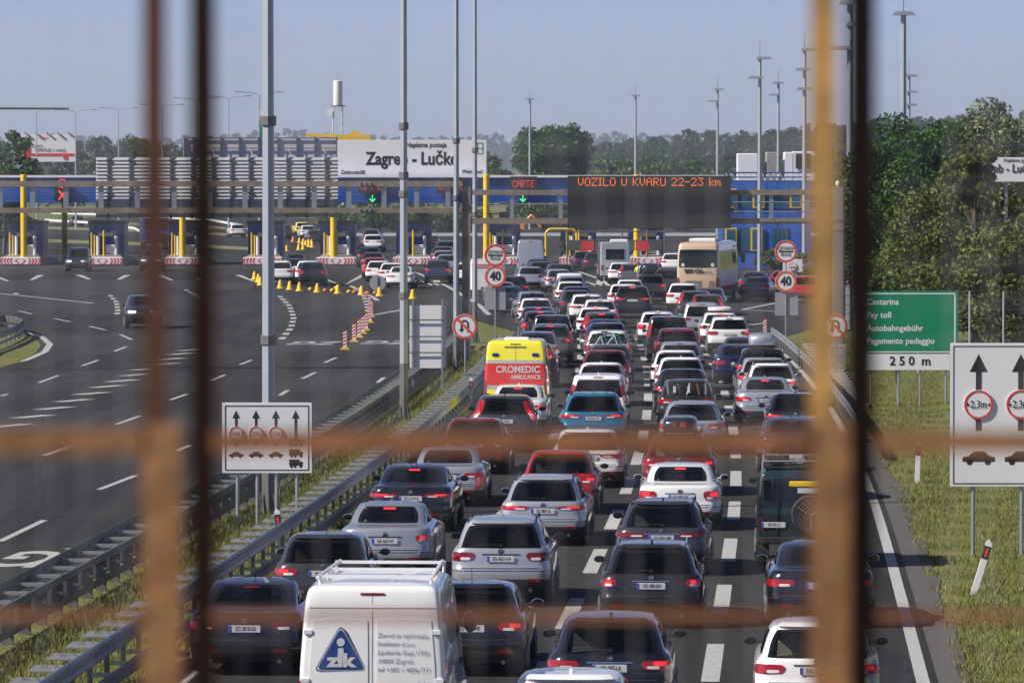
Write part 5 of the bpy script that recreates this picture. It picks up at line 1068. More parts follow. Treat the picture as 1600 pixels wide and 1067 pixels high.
# (type, paint, roof centre px, roof top px, label, options)
Q = [
 # leftmost lane, from the bridge forward
 ('sedan', 'brown', 404, 900, 'dark brown-grey saloon between the barrier and the white van', dict(style='wide', plate='ZG 2810-DL', on=False, brake=False)),
 ('hatch', 'dkgrey', 517, 828, 'charcoal hatchback with green toys in its rear window behind a silver-blue saloon', dict(style='wide')),
 ('sedan', 'ltgrey', 614, 781, 'silver-blue saloon between the charcoal hatchback and the black saloon', dict(style='square')),
 ('sedan', 'black', 652, 723, 'glossy black saloon with rows of dotted tail lamps behind a silver coupe', dict(style='slim', plate='ZG 6 OV-Z')),
 ('sedan', 'silver', 705, 696, 'silver coupe-like saloon with a curved roof under the rusty wire', dict(style='wide', hs=.95, brake=False)),
 ('hatch', 'dkred', 745, 651, 'dark red car half hidden by the rusty wire, behind the tall-lamped off-roader', dict(style='wide', brake=False)),
 ('suv', 'dkgrey', 791, 615, 'dark grey off-roader with tall pillar lamps behind a white saloon', dict(style='tall', plate='ZG 3-HR')),
 ('sedan', 'white', 811, 592, 'white saloon right behind the yellow ambulance', dict(style='wide')),
 ('suv', 'black', 832, 535, 'black off-roader directly in front of the ambulance', dict(style='tall')),
 ('estate', 'silver', 840, 517, 'silver estate with roof rails, two ahead of the ambulance', dict(rails=2, brake=False)),
 ('suv', 'grey', 860, 505, 'brown-grey off-roader with red lamps beside the silver estate', dict(style='wide')),
 ('mpv', 'black', 862, 491, 'black car with a glass roof ahead of the brown-grey off-roader', dict(style='block', hs=.9, brake=False)),
 ('hatch', 'dkgrey', 845, 485, 'dark hatchback with lit high brake lamp, left of the glass-roofed car', dict(style='block')),
 ('hatch', 'black', 841, 479, 'black hatchback with lit high brake lamp behind a white hatchback', dict(style='wide')),
 ('hatch', 'white', 838, 465, 'white hatchback with dark rear window behind the pale blue car', dict(style='wide', brake=False)),
 ('estate', 'skyblue', 833, 455, 'pale blue estate beside the back plates of the left toll sign', dict(style='wide', brake=False)),
 ('sedan', 'black', 798, 447, 'black saloon seen behind the left toll sign plates', dict(style='slim', on=True, brake=False)),
 ('hatch', 'navy', 803, 431, 'dark blue hatchback just right of the 40 limit disc', dict(brake=False)),
 ('sedan', 'silver', 786, 440, 'silver saloon peeping out below the 40 limit disc', dict(brake=False)),
 # second lane
 ('hatch', 'black', 742, 903, 'black hatchback hidden half behind the white panel van', dict(style='wide')),
 ('suv', 'silver', 790, 803, 'silver off-roader with big curved tail lamps, in front of the panel van', dict(style='wide', rails=1, plate='ZG 4231-CA', brake=False, on=False)),
 ('estate', 'silver', 855, 739, 'silver estate car with boomerang lamps, behind a bright red hatchback', dict(style='slim', rails=1, plate='ZG 0801-EL')),
 ('hatch', 'red', 878, 701, 'bright red hatchback with wide dark rear window', dict(style='wide', brake=False)),
 ('hatch', 'white', 920, 668, 'white sporty hatchback with twin exhausts under the rusty wire', dict(style='slim', brake=False, ws=1.03)),
 ('suv', 'blue', 928, 611, 'turquoise blue off-roader with dark roof', dict(style='slim', roof=True, rails=1, plate='ZG 8511-FB')),
 ('mpv', 'white', 936, 582, 'white boxy people carrier with large rear window', dict(style='tall', brake=False, hs=.97)),
 ('hatch', 'white', 940, 565, 'white hatchback in front of the boxy people carrier', dict(brake=True)),
 ('hatch', 'maroon', 946, 546, 'maroon hatchback between white hatchback and dark blue roofed car', dict(brake=False)),
 ('hatch', 'dkgrey', 952, 537, 'dark car with a blue sheen on its roof behind the bicycles', dict(brake=False)),
 ('suv', 'white', 950, 515, 'white car carrying bicycles with a teal frame on its tail', dict(style='block', brake=False)),
 ('hatch', 'navy', 948, 503, 'navy blue hatchback right in front of the bicycle carrier', dict(brake=False)),
 ('sedan', 'navy', 944, 498, 'navy saloon with dark roof two ahead of the bicycle carrier', dict(brake=False)),
 ('suv', 'dkgrey', 940, 487, 'dark grey off-roader with tall red pillar lamps and lit brake bar', dict(style='tall')),
 ('hatch', 'white', 930, 479, 'white hatchback with lit brake bar ahead of the dark off-roader', dict()),
 ('estate', 'white', 937, 467, 'white estate with parcels in the rear window', dict(brake=False)),
 ('suv', 'white', 918, 459, 'white compact crossover with boomerang lamps', dict(style='slim', brake=False, hs=.95)),
 ('hatch', 'navy', 901, 453, 'blue-grey hatchback left of the white crossover', dict(style='block', brake=False)),
 ('hatch', 'dkgrey', 901, 447, 'dark grey hatchback behind the second white car of its column', dict()),
 ('hatch', 'white', 892, 439, 'white hatchback with lit brake bar in the middle column', dict()),
 ('hatch', 'skyblue', 892, 431, 'pale blue hatchback tucked close behind a white roof', dict(brake=False)),
 ('mpv', 'white', 890, 426, 'white people carrier with bright roof in the middle column', dict(hs=.85, brake=False)),
 ('estate', 'silver', 873, 420, 'silver estate with roof rails next to the black off-roader', dict(rails=1, brake=False)),
 ('suv', 'black', 862, 412, 'black off-roader with glowing red lamps next to the planted toll island', dict(style='wide')),
 ('hatch', 'silver', 842, 416, 'small silver hatchback left of the black off-roader', dict(brake=False)),
 ('hatch', 'dkgrey', 846, 408, 'dark hatchback third in the column behind the silver van', dict()),
 ('hatch', 'navy', 843, 404, 'navy hatchback second in the column behind the silver van', dict(brake=False)),
 ('hatch', 'black', 841, 400, 'black hatchback right behind the big silver van', dict(brake=False)),
 # third lane
 ('hatch', 'white', 896, 1040, 'white car of which mainly the roof shows, behind the black estate', dict(brake=False)),
 ('estate', 'black', 960, 952, 'black estate with crumpled things in its rear window and white-red lamps', dict(style='wide', plate='KR 207-LA', brake=False)),
 ('estate', 'brown', 1022, 841, 'black-brown estate with round chrome badge and plate NG 480-BN', dict(style='square', rails=2, plate='NG 480-BN')),
 ('estate', 'dkgrey', 1037, 776, 'dark estate with angled red lamps behind the white saloon', dict(style='slim', rails=1, brake=False, on=False)),
 ('sedan', 'white', 1065, 721, 'white saloon with lettering strip in its rear window', dict(style='block', plate='KA 382-UH')),
 ('hatch', 'maroon', 1062, 678, 'dark reddish car with black roof box under the rusty wire', dict(brake=False)),
 ('estate', 'ltgrey', 1081, 625, 'light grey estate next ahead of the car with black roof box', dict(brake=False)),
 ('hatch', 'dkgrey', 1073, 591, 'dark car with a loaded rack across its tail', dict(style='wide', brake=False)),
 ('hatch', 'black', 1066, 575, 'black car with lit high brake bar ahead of the loaded rack', dict()),
 ('hatch', 'white', 1064, 557, 'white hatchback ahead of the black car with brake bar', dict(brake=False)),
 ('hatch', 'white', 1056, 546, 'white compact car left of a grey roofed car', dict(brake=False)),
 ('estate', 'ltgrey', 1062, 533, 'grey-white estate behind the red crossover', dict(brake=False)),
 ('suv', 'red', 1058, 512, 'red crossover with black rear window and dark roof', dict(style='block', roof=True, brake=False)),
 ('mpv', 'black', 1043, 493, 'black people carrier with tall red lamps', dict(style='tall', brake=False)),
 ('estate', 'white', 1027, 486, 'white estate left of the black people carrier', dict(brake=False, style='block')),
 ('suv', 'black', 987, 446, 'large black off-roader with bright plate standing clear of the queue', dict(style='slim', hs=1.06, ws=1.05)),
 ('estate', 'white', 973, 443, 'white estate close ahead of the large black off-roader', dict(brake=False)),
 ('estate', 'white', 982, 436, 'white estate with roof rails behind the hi-vis worker', dict(rails=1)),
 ('suv', 'dkgrey', 1014, 428, 'dark off-roader under an open black roof box', dict(style='wide', brake=False)),
 ('hatch', 'grey', 985, 411, 'grey hatchback with a red tail lamp beside the hi-vis worker', dict(style='tall', brake=False)),
 ('hatch', 'white', 970, 410, 'white hatchback behind the silver camper', dict(style='slim', brake=False)),
 ('estate', 'silver', 952, 405, 'silver estate towing close behind the camper', dict(brake=False)),
 ('mpv', 'navy', 1014, 411, 'dark blue people carrier ahead of the open roof box', dict(brake=False)),
 ('mpv', 'dkgrey', 1041, 417, 'dark van-like car left of the beige coach', dict(brake=False, style='block')),
 ('hatch', 'white', 1049, 395, 'white hatchback with red lamp beyond the beige coach', dict()),
 ('hatch', 'navy', 913, 393, 'blue hatchback at the barrier board left of a dark car', dict(brake=False)),
 ('hatch', 'black', 930, 395, 'black hatchback under the first red board', dict()),
 ('sedan', 'dkgrey', 795, 386, 'dark saloon half hidden by the round toll sign on the median', dict()),
 # fourth lane and the plaza on the right
 ('hatch', 'white', 1276, 961, 'white hatchback with double-chevron badge beside the rusty upright', dict(style='wide', brake=False)),
 ('sedan', 'black', 1281, 842, 'black limousine with chrome strip behind the green off-roader', dict(style='wide', plate='ZG 81-HH', brake=False)),
 ('hatch', 'brown', 1246, 684, 'brown-grey car hidden under the rusty wire ahead of the green off-roader', dict(brake=False)),
 ('sedan', 'dkgrey', 1236, 650, 'dark grey saloon with white sticker in its rear window', dict(brake=False)),
 ('estate', 'black', 1241, 612, 'black estate with a lit brake bar beside the silver saloon', dict(style='slim')),
 ('sedan', 'silver', 1195, 588, 'silver saloon with a lit brake bar and see-through rear window', dict(style='wide', plate='W 1-EC')),
 ('estate', 'white', 1204, 566, 'white-silver estate ahead of the silver saloon', dict(brake=False, rails=2)),
 ('estate', 'silver', 1190, 556, 'silver car between the roof-boxed car and the white-silver estate', dict(brake=True)),
 ('suv', 'black', 1192, 544, 'black car carrying a silver roof box', dict(style='block')),
 ('sedan', 'navy', 1151, 537, 'navy saloon beside the roof-boxed car', dict(style='wide', brake=False)),
 ('hatch', 'dkgrey', 1160, 525, 'dark blue-grey car ahead of the navy saloon', dict(brake=False)),
 ('suv', 'white', 1138, 494, 'white premium crossover with red lamps and white plate', dict(style='wide', brake=False, rails=2)),
 ('estate', 'white', 1124, 487, 'white car with a slim roof box ahead of the premium crossover', dict()),
 ('mpv', 'silver', 1095, 472, 'silver-white people carrier with large dark tailgate glass', dict(style='wide', brake=False, hs=.9)),
 ('hatch', 'dkgrey', 1102, 459, 'dark hatchback with maroon lamps behind a dark estate', dict(style='tall', brake=False)),
 ('suv', 'dkgrey', 1083, 454, 'dark off-roader right of the white crossover below the coach', dict(style='tall', brake=False, hs=.95)),
 ('estate', 'dkgrey', 1104, 449, 'dark estate closest to the beige coach tail', dict(brake=False)),
 ('suv', 'white', 1065, 442, 'white crossover with oval red lamps below the coach', dict(style='wide')),
 ('sedan', 'dkgrey', 1175, 432, 'dark grey saloon standing alone right of the coach', dict(style='wide', brake=False)),
 ('sedan', 'dkgrey', 1171, 424, 'dark saloon in front of the lone saloon right of the coach', dict(brake=False)),
 ('sedan', 'red', 1215, 423, 'red saloon left of the right-hand 40 disc', dict(style='wide')),
 ('suv', 'red', 1252, 430, 'red off-roader right of the 40 disc beside the bushes', dict(brake=False)),
 # the two columns at the left-hand booths
 ('suv', 'black', 489, 409, 'black boxy off-roader waiting behind the row of yellow cones', dict(style='block', brake=False)),
 ('suv', 'white', 475, 407, 'white crossover left of the black boxy off-roader', dict(brake=False)),
 ('hatch', 'navy', 462, 404, 'dark blue hatchback with lit red lamps between two white cars', dict()),
 ('suv', 'white', 446, 407, 'white crossover beside the thickest mast behind the cones', dict(brake=False)),
 ('sedan', 'dkgrey', 461, 396, 'dark saloon ahead of the blue hatchback by the cones', dict(brake=False)),
 ('sedan', 'white', 625, 416, 'bright white saloon half behind the second mast', dict(style='slim', brake=False)),
 ('estate', 'white', 612, 410, 'white estate next to the bright white saloon', dict()),
 ('hatch', 'white', 591, 407, 'white hatchback leading the trio of white cars', dict(brake=False)),
 ('hatch', 'red', 585, 402, 'red hatchback between white and dark cars at the booth', dict()),
 ('hatch', 'dkgrey', 582, 394, 'dark hatchback with lit brake lamps at the booth', dict()),
 ('suv', 'black', 576, 386, 'black crossover passing the booth with lit lamps', dict()),
 ('suv', 'white', 581, 366, 'white off-roader just past the booth', dict(style='slim', brake=False)),
 ('estate', 'grey', 579, 358, 'grey estate ahead of the white off-roader', dict(brake=False)),
 ('sedan', 'black', 672, 368, 'black saloon beyond the booth between the second and third mast', dict()),
 ('hatch', 'grey', 695, 376, 'grey hatchback left of the third mast beyond the booth', dict(brake=False)),
 ('suv', 'dkgrey', 690, 385, 'dark off-roader with lit roof-edge brake bar left of the third mast', dict()),
 ('hatch', 'silver', 692, 391, 'silver hatchback in the column left of the third mast', dict(brake=False)),
 ('hatch', 'ltgrey', 698, 397, 'light grey hatchback in the column left of the third mast', dict(brake=False)),
 ('suv', 'navy', 693, 406, 'dark blue off-roader last in the column left of the third mast', dict(brake=False)),
 ('hatch', 'white', 719, 410, 'white hatchback between the third mast and the brown gantry leg', dict()),
 ('sedan', 'dkgrey', 551, 369, 'dark saloon with a red lamp right of the booth with yellow column', dict(brake=False)),
 ('suv', 'black', 444, 351, 'black off-roader driving away beyond the far cones', dict(brake=False)),
 ('hatch', 'dkgrey', 495, 359, 'dark hatchback beyond the far cone cluster', dict(brake=False)),
 ('hatch', 'white', 483, 352, 'white hatchback beyond the far cones near a yellow car', dict(brake=False)),
 ('hatch', 'yellow', 474, 347, 'pale yellow hatchback on the distant road', dict(brake=False)),
 ('hatch', 'white', 373, 350, 'white hatchback on the distant road behind the guard rail', dict(brake=False)),
 ('hatch', 'dkgrey', 123, 337, 'dark hatchback between two pale guard rails on the distant road', dict(brake=False)),
]
PL = []
for typ, col, px, yt, lab, o in Q:
    p, h = place(px, yt, typ, o.get('hs', 1.0)); PL.append([p, h])
# big vehicles that the cars must keep clear of: (position, heading, length)
van_p, van_h = Vector((A(581, 903, 32.6 * K).x, 32.6 * K, 0)), heading(34 * K)
amb_p, amb_h = place(806, 531, 'van', 1.0); amb_h += .005
bus_p, bus_h = Vector((A(1090, 470, 146 * K).x, 146 * K, 0)), R(8.3)
cam_p = Vector((A(961, 420, 172 * K).x, 172 * K, 0)); svan_p, svan_h = place(829, 375, 'van', 1.0)
jeep_p, jeep_h = Vector((A(1246, 870, 50.4 * K).x, 50.4 * K, 0)), heading(52 * K)
car_p = Vector((A(762, 450, 152 * K).x, 152 * K, 0))
FIX = [(van_p, 5.5), (amb_p, 5.5), (bus_p, 12), (cam_p, 6), (svan_p, 5.5), (jeep_p, 4.0), (car_p, 5)]
LEN = [LV[q[0]][1] for q in Q]
SHRINK = [1.0] * len(Q)
for i in range(len(Q)):
    pass
for it in range(60):                                  # bumper-to-bumper spacing
    items = [(PL[i][0], LEN[i] * SHRINK[i], i) for i in range(len(Q))] + [(p, l, -1) for p, l in FIX]
    for a in range(len(items)):
        for c_ in range(a + 1, len(items)):
            pa, la, ia = items[a]; pb, lb_, ib = items[c_]
            if pa.y > pb.y: pa, la, ia, pb, lb_, ib = pb, lb_, ib, pa, la, ia
            if pb.y - pa.y > 13: continue
            ha = heading(pa.y); dx = pb.x - pa.x - math.tan(ha) * (pb.y - pa.y)
            wid = 2.0 if (ia >= 0 and ib >= 0) else 2.25
            gap = pb.y - pa.y - la
            if abs(dx) < wid and gap < .35:
                need = .35 - gap; side = wid - abs(dx)
                if side < need * .5 or side < .45:      # step aside
                    s = (1 if dx >= 0 else -1) * side * .5
                    if ib >= 0: pb.x += s
                    if ia >= 0: pa.x -= s
                else:
                    if ia >= 0 and ib >= 0: pa.y -= need * .5; pb.y += need * .5
                    elif ia >= 0: pa.y -= need
                    elif ib >= 0: pb.y += need
RT = {}
for (typ, col, px, yt, lab, o), (p, h), shk in zip(Q, PL, SHRINK):
    o = dict(o); lod = lod_of(p.y); h = heading(p.y) + R(rr_.uniform(-.6, .6))
    if p.y > 115 * K:
        k_ = min(1, (p.y / K - 115) / 18); tgt = -9 if (px < 520 and p.y > 230 * K) else -1 if px < 540 else 2 if px < 740 else -4 if px < 880 else -2.5 if px < 950 else 1.5 if px < 1040 else 5 if px < 1140 else 10
        h = h * (1 - k_) + R(tgt + rr_.uniform(-.6, .6)) * k_
    o['ws'] = o.get('ws', 1.0) * rr_.uniform(1.01, 1.055); o['ls'] = shk
    if o.get('roof') is True: o['roof'] = PAINT['dkgrey']
    if 'plate' not in o and lod == 0: o['plate'] = rr_.choice(['ZG', 'ZG', 'KA', 'RI', 'VZ', 'DA']) + ' %d-%s' % (rr_.randint(200, 9890), rr_.choice(['BM', 'EC', 'FT', 'HK', 'LA', 'DR']))
    RT[lab] = car(typ, col, p, h, lab, lod=lod, **o)
# oncoming cars
def oncoming(px, py, typ, col, lab, rot=0.0, lod=1):
    p = G(px, py); h = math.pi + rot; L = LV[typ][1]; return car(typ, col, p + Vector((math.sin(rot) * L, L * math.cos(rot), 0)), h, lab, lod=lod, front=True, on=False, brake=False, antenna=False)
oncoming(224, 514, 'suv', 'black', 'black car with lit headlamps driving towards the bridge on the empty carriageway', R(-5), 0)
oncoming(119, 425, 'mpv', 'black', 'black car coming through the booth left of the second island'); oncoming(236, 424, 'suv', 'dkgrey', 'dark car coming through the booth in front of the blue truck')
# ------------------------------------------------------------------ white panel van
VB = shell('van')
def vpatch(n_, z0, z1, q0, q1, mat, par, off=.008, **k): return link(n_, VB.patch(n_, z0, z1, q0, q1, off, **k), mat, par)
m_lblue = M('logo_blue', (.015, .05, .20), .4); m_lgrey = M('print_grey', (.22, .23, .27), .5); m_seam = M('door_seam', (.25, .25, .26), .6)
def rear_text(s, size, mat, x, z, par, S, bold=0.0, sx=.9, align='CENTER', off=.0145, name='lettering'):
    v = S.P(S.t_of(z), 0); me = txtmesh(s, size, bold, align); o = link(name, me, mat, par, (x, v.y - off, z), (math.pi / 2 - math.atan2(S.P(S.t_of(z + .1), 0).y - S.P(S.t_of(z - .1), 0).y, .2), 0, 0)); o.scale = (sx, 1, 1); return o
v = car('van', 'white', van_p, van_h, 'white panel van with blue triangle logo and roof rack', on=False, brake=False, cat='van', antenna=False)
for s in (-1, 1):
    vpatch('door_panel', 1.0, 2.28, s * .06, s * .93, PAINT['white'], v, .010, k=.12)
vpatch('door_seam', .7, 2.60, -.006, .006, m_seam, v, .004, nu=1, k=0); vpatch('roof_seam', 2.42, 2.432, -1.0, 1.0, m_seam, v, .004, nv=1, k=0)
for s in (-1, 1):
    for z in (1.45, 2.1): p_ = VB.P(VB.t_of(z), s * .99); link('hinge', MB().box((0, 0, 0), (.11, .04, .07), bev=.01).mesh('hinge'), m_sheet, v, (p_.x, p_.y - .01, z))
zc, xc = 1.83, -.42; yv = VB.P(VB.t_of(zc), 0).y - .022
def tri(s_, y, mat, n_):
    b = MB(); r_ = s_ * .16; P3 = [(0, .62 * s_), (-.60 * s_, -.42 * s_), (.60 * s_, -.42 * s_)]; pts = []
    for i in range(3):
        c0 = Vector(P3[i]); a_ = (Vector(P3[i - 1]) - c0).normalized(); c_ = (Vector(P3[(i + 1) % 3]) - c0).normalized()
        for k in range(5): f = k / 4; pts.append(c0 + a_ * r_ * (1 - f) ** 2 + c_ * r_ * f ** 2)
    b.prism([(xc + p.x, zc + p.y) for p in pts], y, y + .012); link(n_, b.mesh(n_), mat, v)
tri(.62, yv + .008, m_lblue, 'logo_border'); tri(.585, yv - .004, m_plate, 'logo_line'); tri(.55, yv - .008, m_lblue, 'logo_field')
b = MB(); b.lathe([(.055, -.004), (.055, .004)], (xc, yv - .010, zc + .14), 14, 'Y'); b.prism([(xc - .05, zc - .13), (xc + .05, zc - .13), (xc + .035, zc + .06), (xc - .035, zc + .06)], yv - .014, yv - .009); link('logo_figure', b.mesh('fig'), m_plate, v)
me = txtmesh('zik', .27, .05); o = link('logo_letters', me, m_plate, v, (xc, yv - .016, zc - .11), (math.pi / 2, 0, 0)); o.scale = (1.15, .9, 1)
for i, s in enumerate(('Zavod za ispitivanje', 'kvalitete d.o.o.', 'Ljudevita Gaja 17/III', '10000 Zagreb', 'tel +385 1 4806 777')): rear_text(s, .088, m_lgrey, .08, 2.06 - i * .115, v, VB, .001, .95, 'LEFT')
rear_text('www.zik.hr', .105, m_lgrey, .56, 1.40, v, VB, .012, .95)
vpatch('red_triangle', 1.28, 1.42, .08, .22, m_red, v, .02)
b = MB(); zt = 2.80
for s in (-1, 1): b.tube((s * .78, .55, zt), (s * .72, 3.6, zt), .03, n=6)
for k in range(3): b.box((0, .7 + k * 1.35, zt + .0), (1.55, .06, .04))
for s in (-1, 1):
    for y in (.7, 1.9, 3.4): b.tube((s * .75, y, 2.6), (s * .76, y, zt), .025, n=5)
link('roof_rack', b.mesh('rack'), m_sheet, v)
# ------------------------------------------------------------------ ambulance
am = car('van', 'yellow', amb_p, amb_h, 'yellow ambulance with a red rear panel and white lettering', on=False, brake=False, cat='ambulance', name='ambulance', antenna=False)
m_ared = M('ambulance_red', (.62, .035, .03), .4); m_agrey = M('reflective_grey', (.42, .44, .42), .4)
vpatch('red_panel', 1.30, 2.0, -1.9, 1.9, m_ared, am, .006, nu=16, k=0); vpatch('grey_band', 2.0, 2.11, -1.95, 1.95, m_agrey, am, .007, nu=16, k=0); vpatch('grey_band', 1.18, 1.30, -1.95, 1.95, m_agrey, am, .007, nu=16, k=0)
for s in (-1, 1): vpatch('warning_lamp', 2.22, 2.33, s * .62, s * .86, M('lamp_blue', (.01, .03, .16), .15), am, .02)
vpatch('roof_vent', 2.50, 2.535, -.42, .42, m_trim, am, .012, k=.1); vpatch('door_seam', .7, 2.6, -.006, .006, m_seam, am, .010, nu=1, k=0)
rear_text('CROMEDIC', .30, m_plate, .08, 1.80, am, VB, .02, .92); rear_text('AMBULANCE', .19, m_plate, .33, 1.56, am, VB, .016, .86)
for s in (): link('light_bar', MB().box((s * .5, 4.1, 2.80), (.6, .3, .16), bev=.04).mesh('bar'), M('lamp_blue', (.01, .03, .16), .15), am)
link('roof_pod', MB().box((0, 1.2, 2.75), (.8, .9, .12), bev=.04).mesh('pod'), PAINT['white'], am)
# ------------------------------------------------------------------ silver van at the booth
sv = car('van', 'silver', svan_p, heading(svan_p.y), 'tall silver panel van at the head of its column', on=False, brake=False, cat='van', lod=1, antenna=False)
vpatch('door_seam', .7, 2.6, -.008, .008, m_seam, sv, .006, nu=1, k=0)
# ------------------------------------------------------------------ coach
BS = shell('bus'); co = car('bus', 'beige', bus_p, bus_h, 'beige coach with a dark rear window and black badge', on=False, brake=False, cat='bus', lod=0, antenna=False)
co.scale = (1, 1, 1.03)
link('roof_unit', MB().box((0, 4.0, 3.62), (1.6, 3.2, .22), bev=.06).mesh('ac'), m_sheet, co)
b = MB()
for k in range(5): b.prism([(-.72 + k * .11, 1.72), (-.66 + k * .11, 1.72), (-.76 + k * .11, 1.98), (-.83 + k * .11, 1.98)], BS.P(BS.t_of(1.85), 0).y - .03, BS.P(BS.t_of(1.85), 0).y + .03)
link('logo_bars', b.mesh('bars'), m_ink, co)
rear_text('VM', .36, m_ink, .03, 1.85, co, BS, .04, 1.0, off=.05); rear_text('MOTORS', .17, m_ink, .55, 1.80, co, BS, .012, .9, off=.05)
b = MB()
for k in range(7): b.box((-.25, BS.P(BS.t_of(1.0), 0).y - .012, .80 + k * .08), (1.0, .02, .025))
link('engine_grille', b.mesh('grille'), M('grille_brown', (.20, .14, .09), .6), co)
link('side_vent', BS.patch('vent', .62, 1.3, .62, .95, .012), M('grille_brown', (.20, .14, .09), .6), co)
for s in (-1, 1): p_ = BS.P(BS.t_of(2.2), s * .82); link('speed_disc', MB().lathe([(.11, -.01), (.11, .01)], (p_.x, p_.y - .03, 2.22), 14, 'Y').mesh('disc'), m_plate, co)
link('side_stripe', BS.patch('st', 1.0, 1.9, 2.05, 2.97, .012, k=0), m_white, co)
link('wing_mirror', MB().box((1.55, 11.7, 2.5), (.25, .2, .7), bev=.05).mesh('wm'), m_trim, co)
# ------------------------------------------------------------------ camper and white caravan
def boxcar(name, p, h, label, cat, w, L, H, z0, mat):
    r = root(name, p, label, cat, 'vehicles around the toll plaza', -h); b = MB(); rr = .18; o_ = [(w / 2 * a, c_) for a, c_ in ((-.9, 0), (.9, 0), (1, .12), (1, L - .1), (.9, L), (-.9, L), (-1, L - .1), (-1, .12))]
    b.prism(o_, z0, H - .15, 'XY'); link('body', b.mesh('body'), mat, r); b = MB(); b.prism([(x * .96, .05 + y * .98) for x, y in o_], H - .15, H, 'XY'); link('roof', b.mesh('roof'), mat, r); return r
cp_ = boxcar('camper', cam_p, heading(172 * K), 'silver-white camper with a large square rear window', 'camper', 2.1, 6.0, 2.75, .45, PAINT['silver'])
link('rear_window', MB().box((0, -.02, 1.95), (1.3, .05, .75), bev=.02).mesh('rw'), m_cwin, cp_); link('roof_box', MB().box((.3, 1.2, 2.87), (1.2, 1.2, .25), bev=.06).mesh('rb'), m_white, cp_)
for s in (-1, 1): link('tail_light', MB().box((s * .9, -.02, 1.0), (.15, .05, .4)).mesh('tl'), m_tl, cp_)
cv = boxcar('caravan', car_p, heading(150 * K), 'white caravan with red stripes behind the left toll sign', 'caravan', 2.2, 5.0, 2.35, .5, PAINT['white'])
for z in (1.9, 2.05): link('stripe', MB().box((0, -.015, z), (2.0, .03, .05)).mesh('st'), m_red, cv)
link('vent', MB().box((.35, -.02, 1.3), (.15, .04, .35)).mesh('v'), m_trim, cv)
for r, ys_ in ((cp_, (1.4, 4.9)), (cv, (2.4,))):
    for y in ys_:
        for s in (-1, 1): link('wheel', wheel_mesh(.33), m_rub, r, (s * .92, y, .33))
# ------------------------------------------------------------------ green off-roader
jp = car('jeep', 'green', jeep_p, jeep_h, 'dark green boxy off-roader with a wire-covered spare wheel and yellow spade', on=False, brake=False, cat='car', plate='PU 97-11', antenna=False)
c0 = (.28, -.14, 1.12); link('spare_wheel', MB().lathe([(.24, -.12), (.38, -.13), (.42, -.08), (.42, .08), (.38, .12), (.2, .12)], c0, 28, 'Y').mesh('sw', smooth=40), m_rub, jp)
b = MB()
for k in range(3): t = math.pi / 2 + k * 2 * math.pi / 3; b.tube((c0[0], -.285, c0[2]), (c0[0] + .33 * math.cos(t + math.pi), -.275, c0[2] + .33 * math.sin(t + math.pi)), .012, n=5)
for j in range(1, 6):
    rr2 = .06 * j
    for k in range(24): t0, t1 = 2 * math.pi * k / 24, 2 * math.pi * (k + 1) / 24; b.tube((c0[0] + rr2 * math.cos(t0), -.272, c0[2] + rr2 * math.sin(t0)), (c0[0] + rr2 * math.cos(t1), -.272, c0[2] + rr2 * math.sin(t1)), .004, n=3, cap=False)
link('wheel_grille', b.mesh('wg'), m_galv, jp); link('spade', MB().box((.2, -.05, 1.75), (.75, .06, .12), bev=.02).mesh('sp'), m_yellow, jp)
link('roof_rack', MB().box((0, 1.6, 2.07), (1.4, 2.4, .04)).mesh('rr'), m_trim, jp); link('upper_plate', MB().box((.25, -.05, 1.62), (.5, .02, .11)).mesh('up'), m_plate, jp)
for s in (-1, 1):
    link('mud_flap', MB().box((s * .72, .35, .36), (.26, .02, .36)).mesh('mf'), m_rub, jp); link('corner_lamp', MB().lathe([(.045, -.02), (.045, .0)], (s * .76, -.005, 1.02), 12, 'Y').mesh('cl'), m_tl, jp); link('corner_post', MB().box((s * .815, -.004, 1.25), (.06, .03, 1.3)).mesh('cpost'), m_trim, jp)
    link('corner_window', MB().box((s * .62, -.0, 1.62), (.16, .03, .42), bev=.01).mesh('cw'), m_cwin, jp)
link('rear_bumper_bar', MB().box((0, -.08, .58), (1.66, .16, .14), bev=.02).mesh('rbb'), m_trim, jp); link('tow_hitch', MB().box((0, -.2, .5), (.12, .2, .1)).mesh('th'), m_galv_dk, jp)
for k in range(6): link('rack_rail', MB().tube((-.7 + k * .28, .4, 2.2), (-.7 + k * .28, 2.9, 2.2), .018, n=5).mesh('rk'), m_galv, jp)
for y in (.4, 2.9): link('rack_rail', MB().path([(-.72, y, 2.05), (-.72, y, 2.2), (.72, y, 2.2), (.72, y, 2.05)], .02, 5).mesh('rk2'), m_galv, jp)
for k in range(3): link('rack_load', MB().box((-.4 + k * .38, .9 + .5 * k, 2.18), (.3, .6, .18), bev=.03).mesh('rl'), (m_trim, m_conc, M('canvas', (.09, .08, .05), .9))[k], jp)
link('door_line', MB().box((-.42, -.012, 1.2), (.02, .02, 1.2)).mesh('dl'), m_trim, jp)
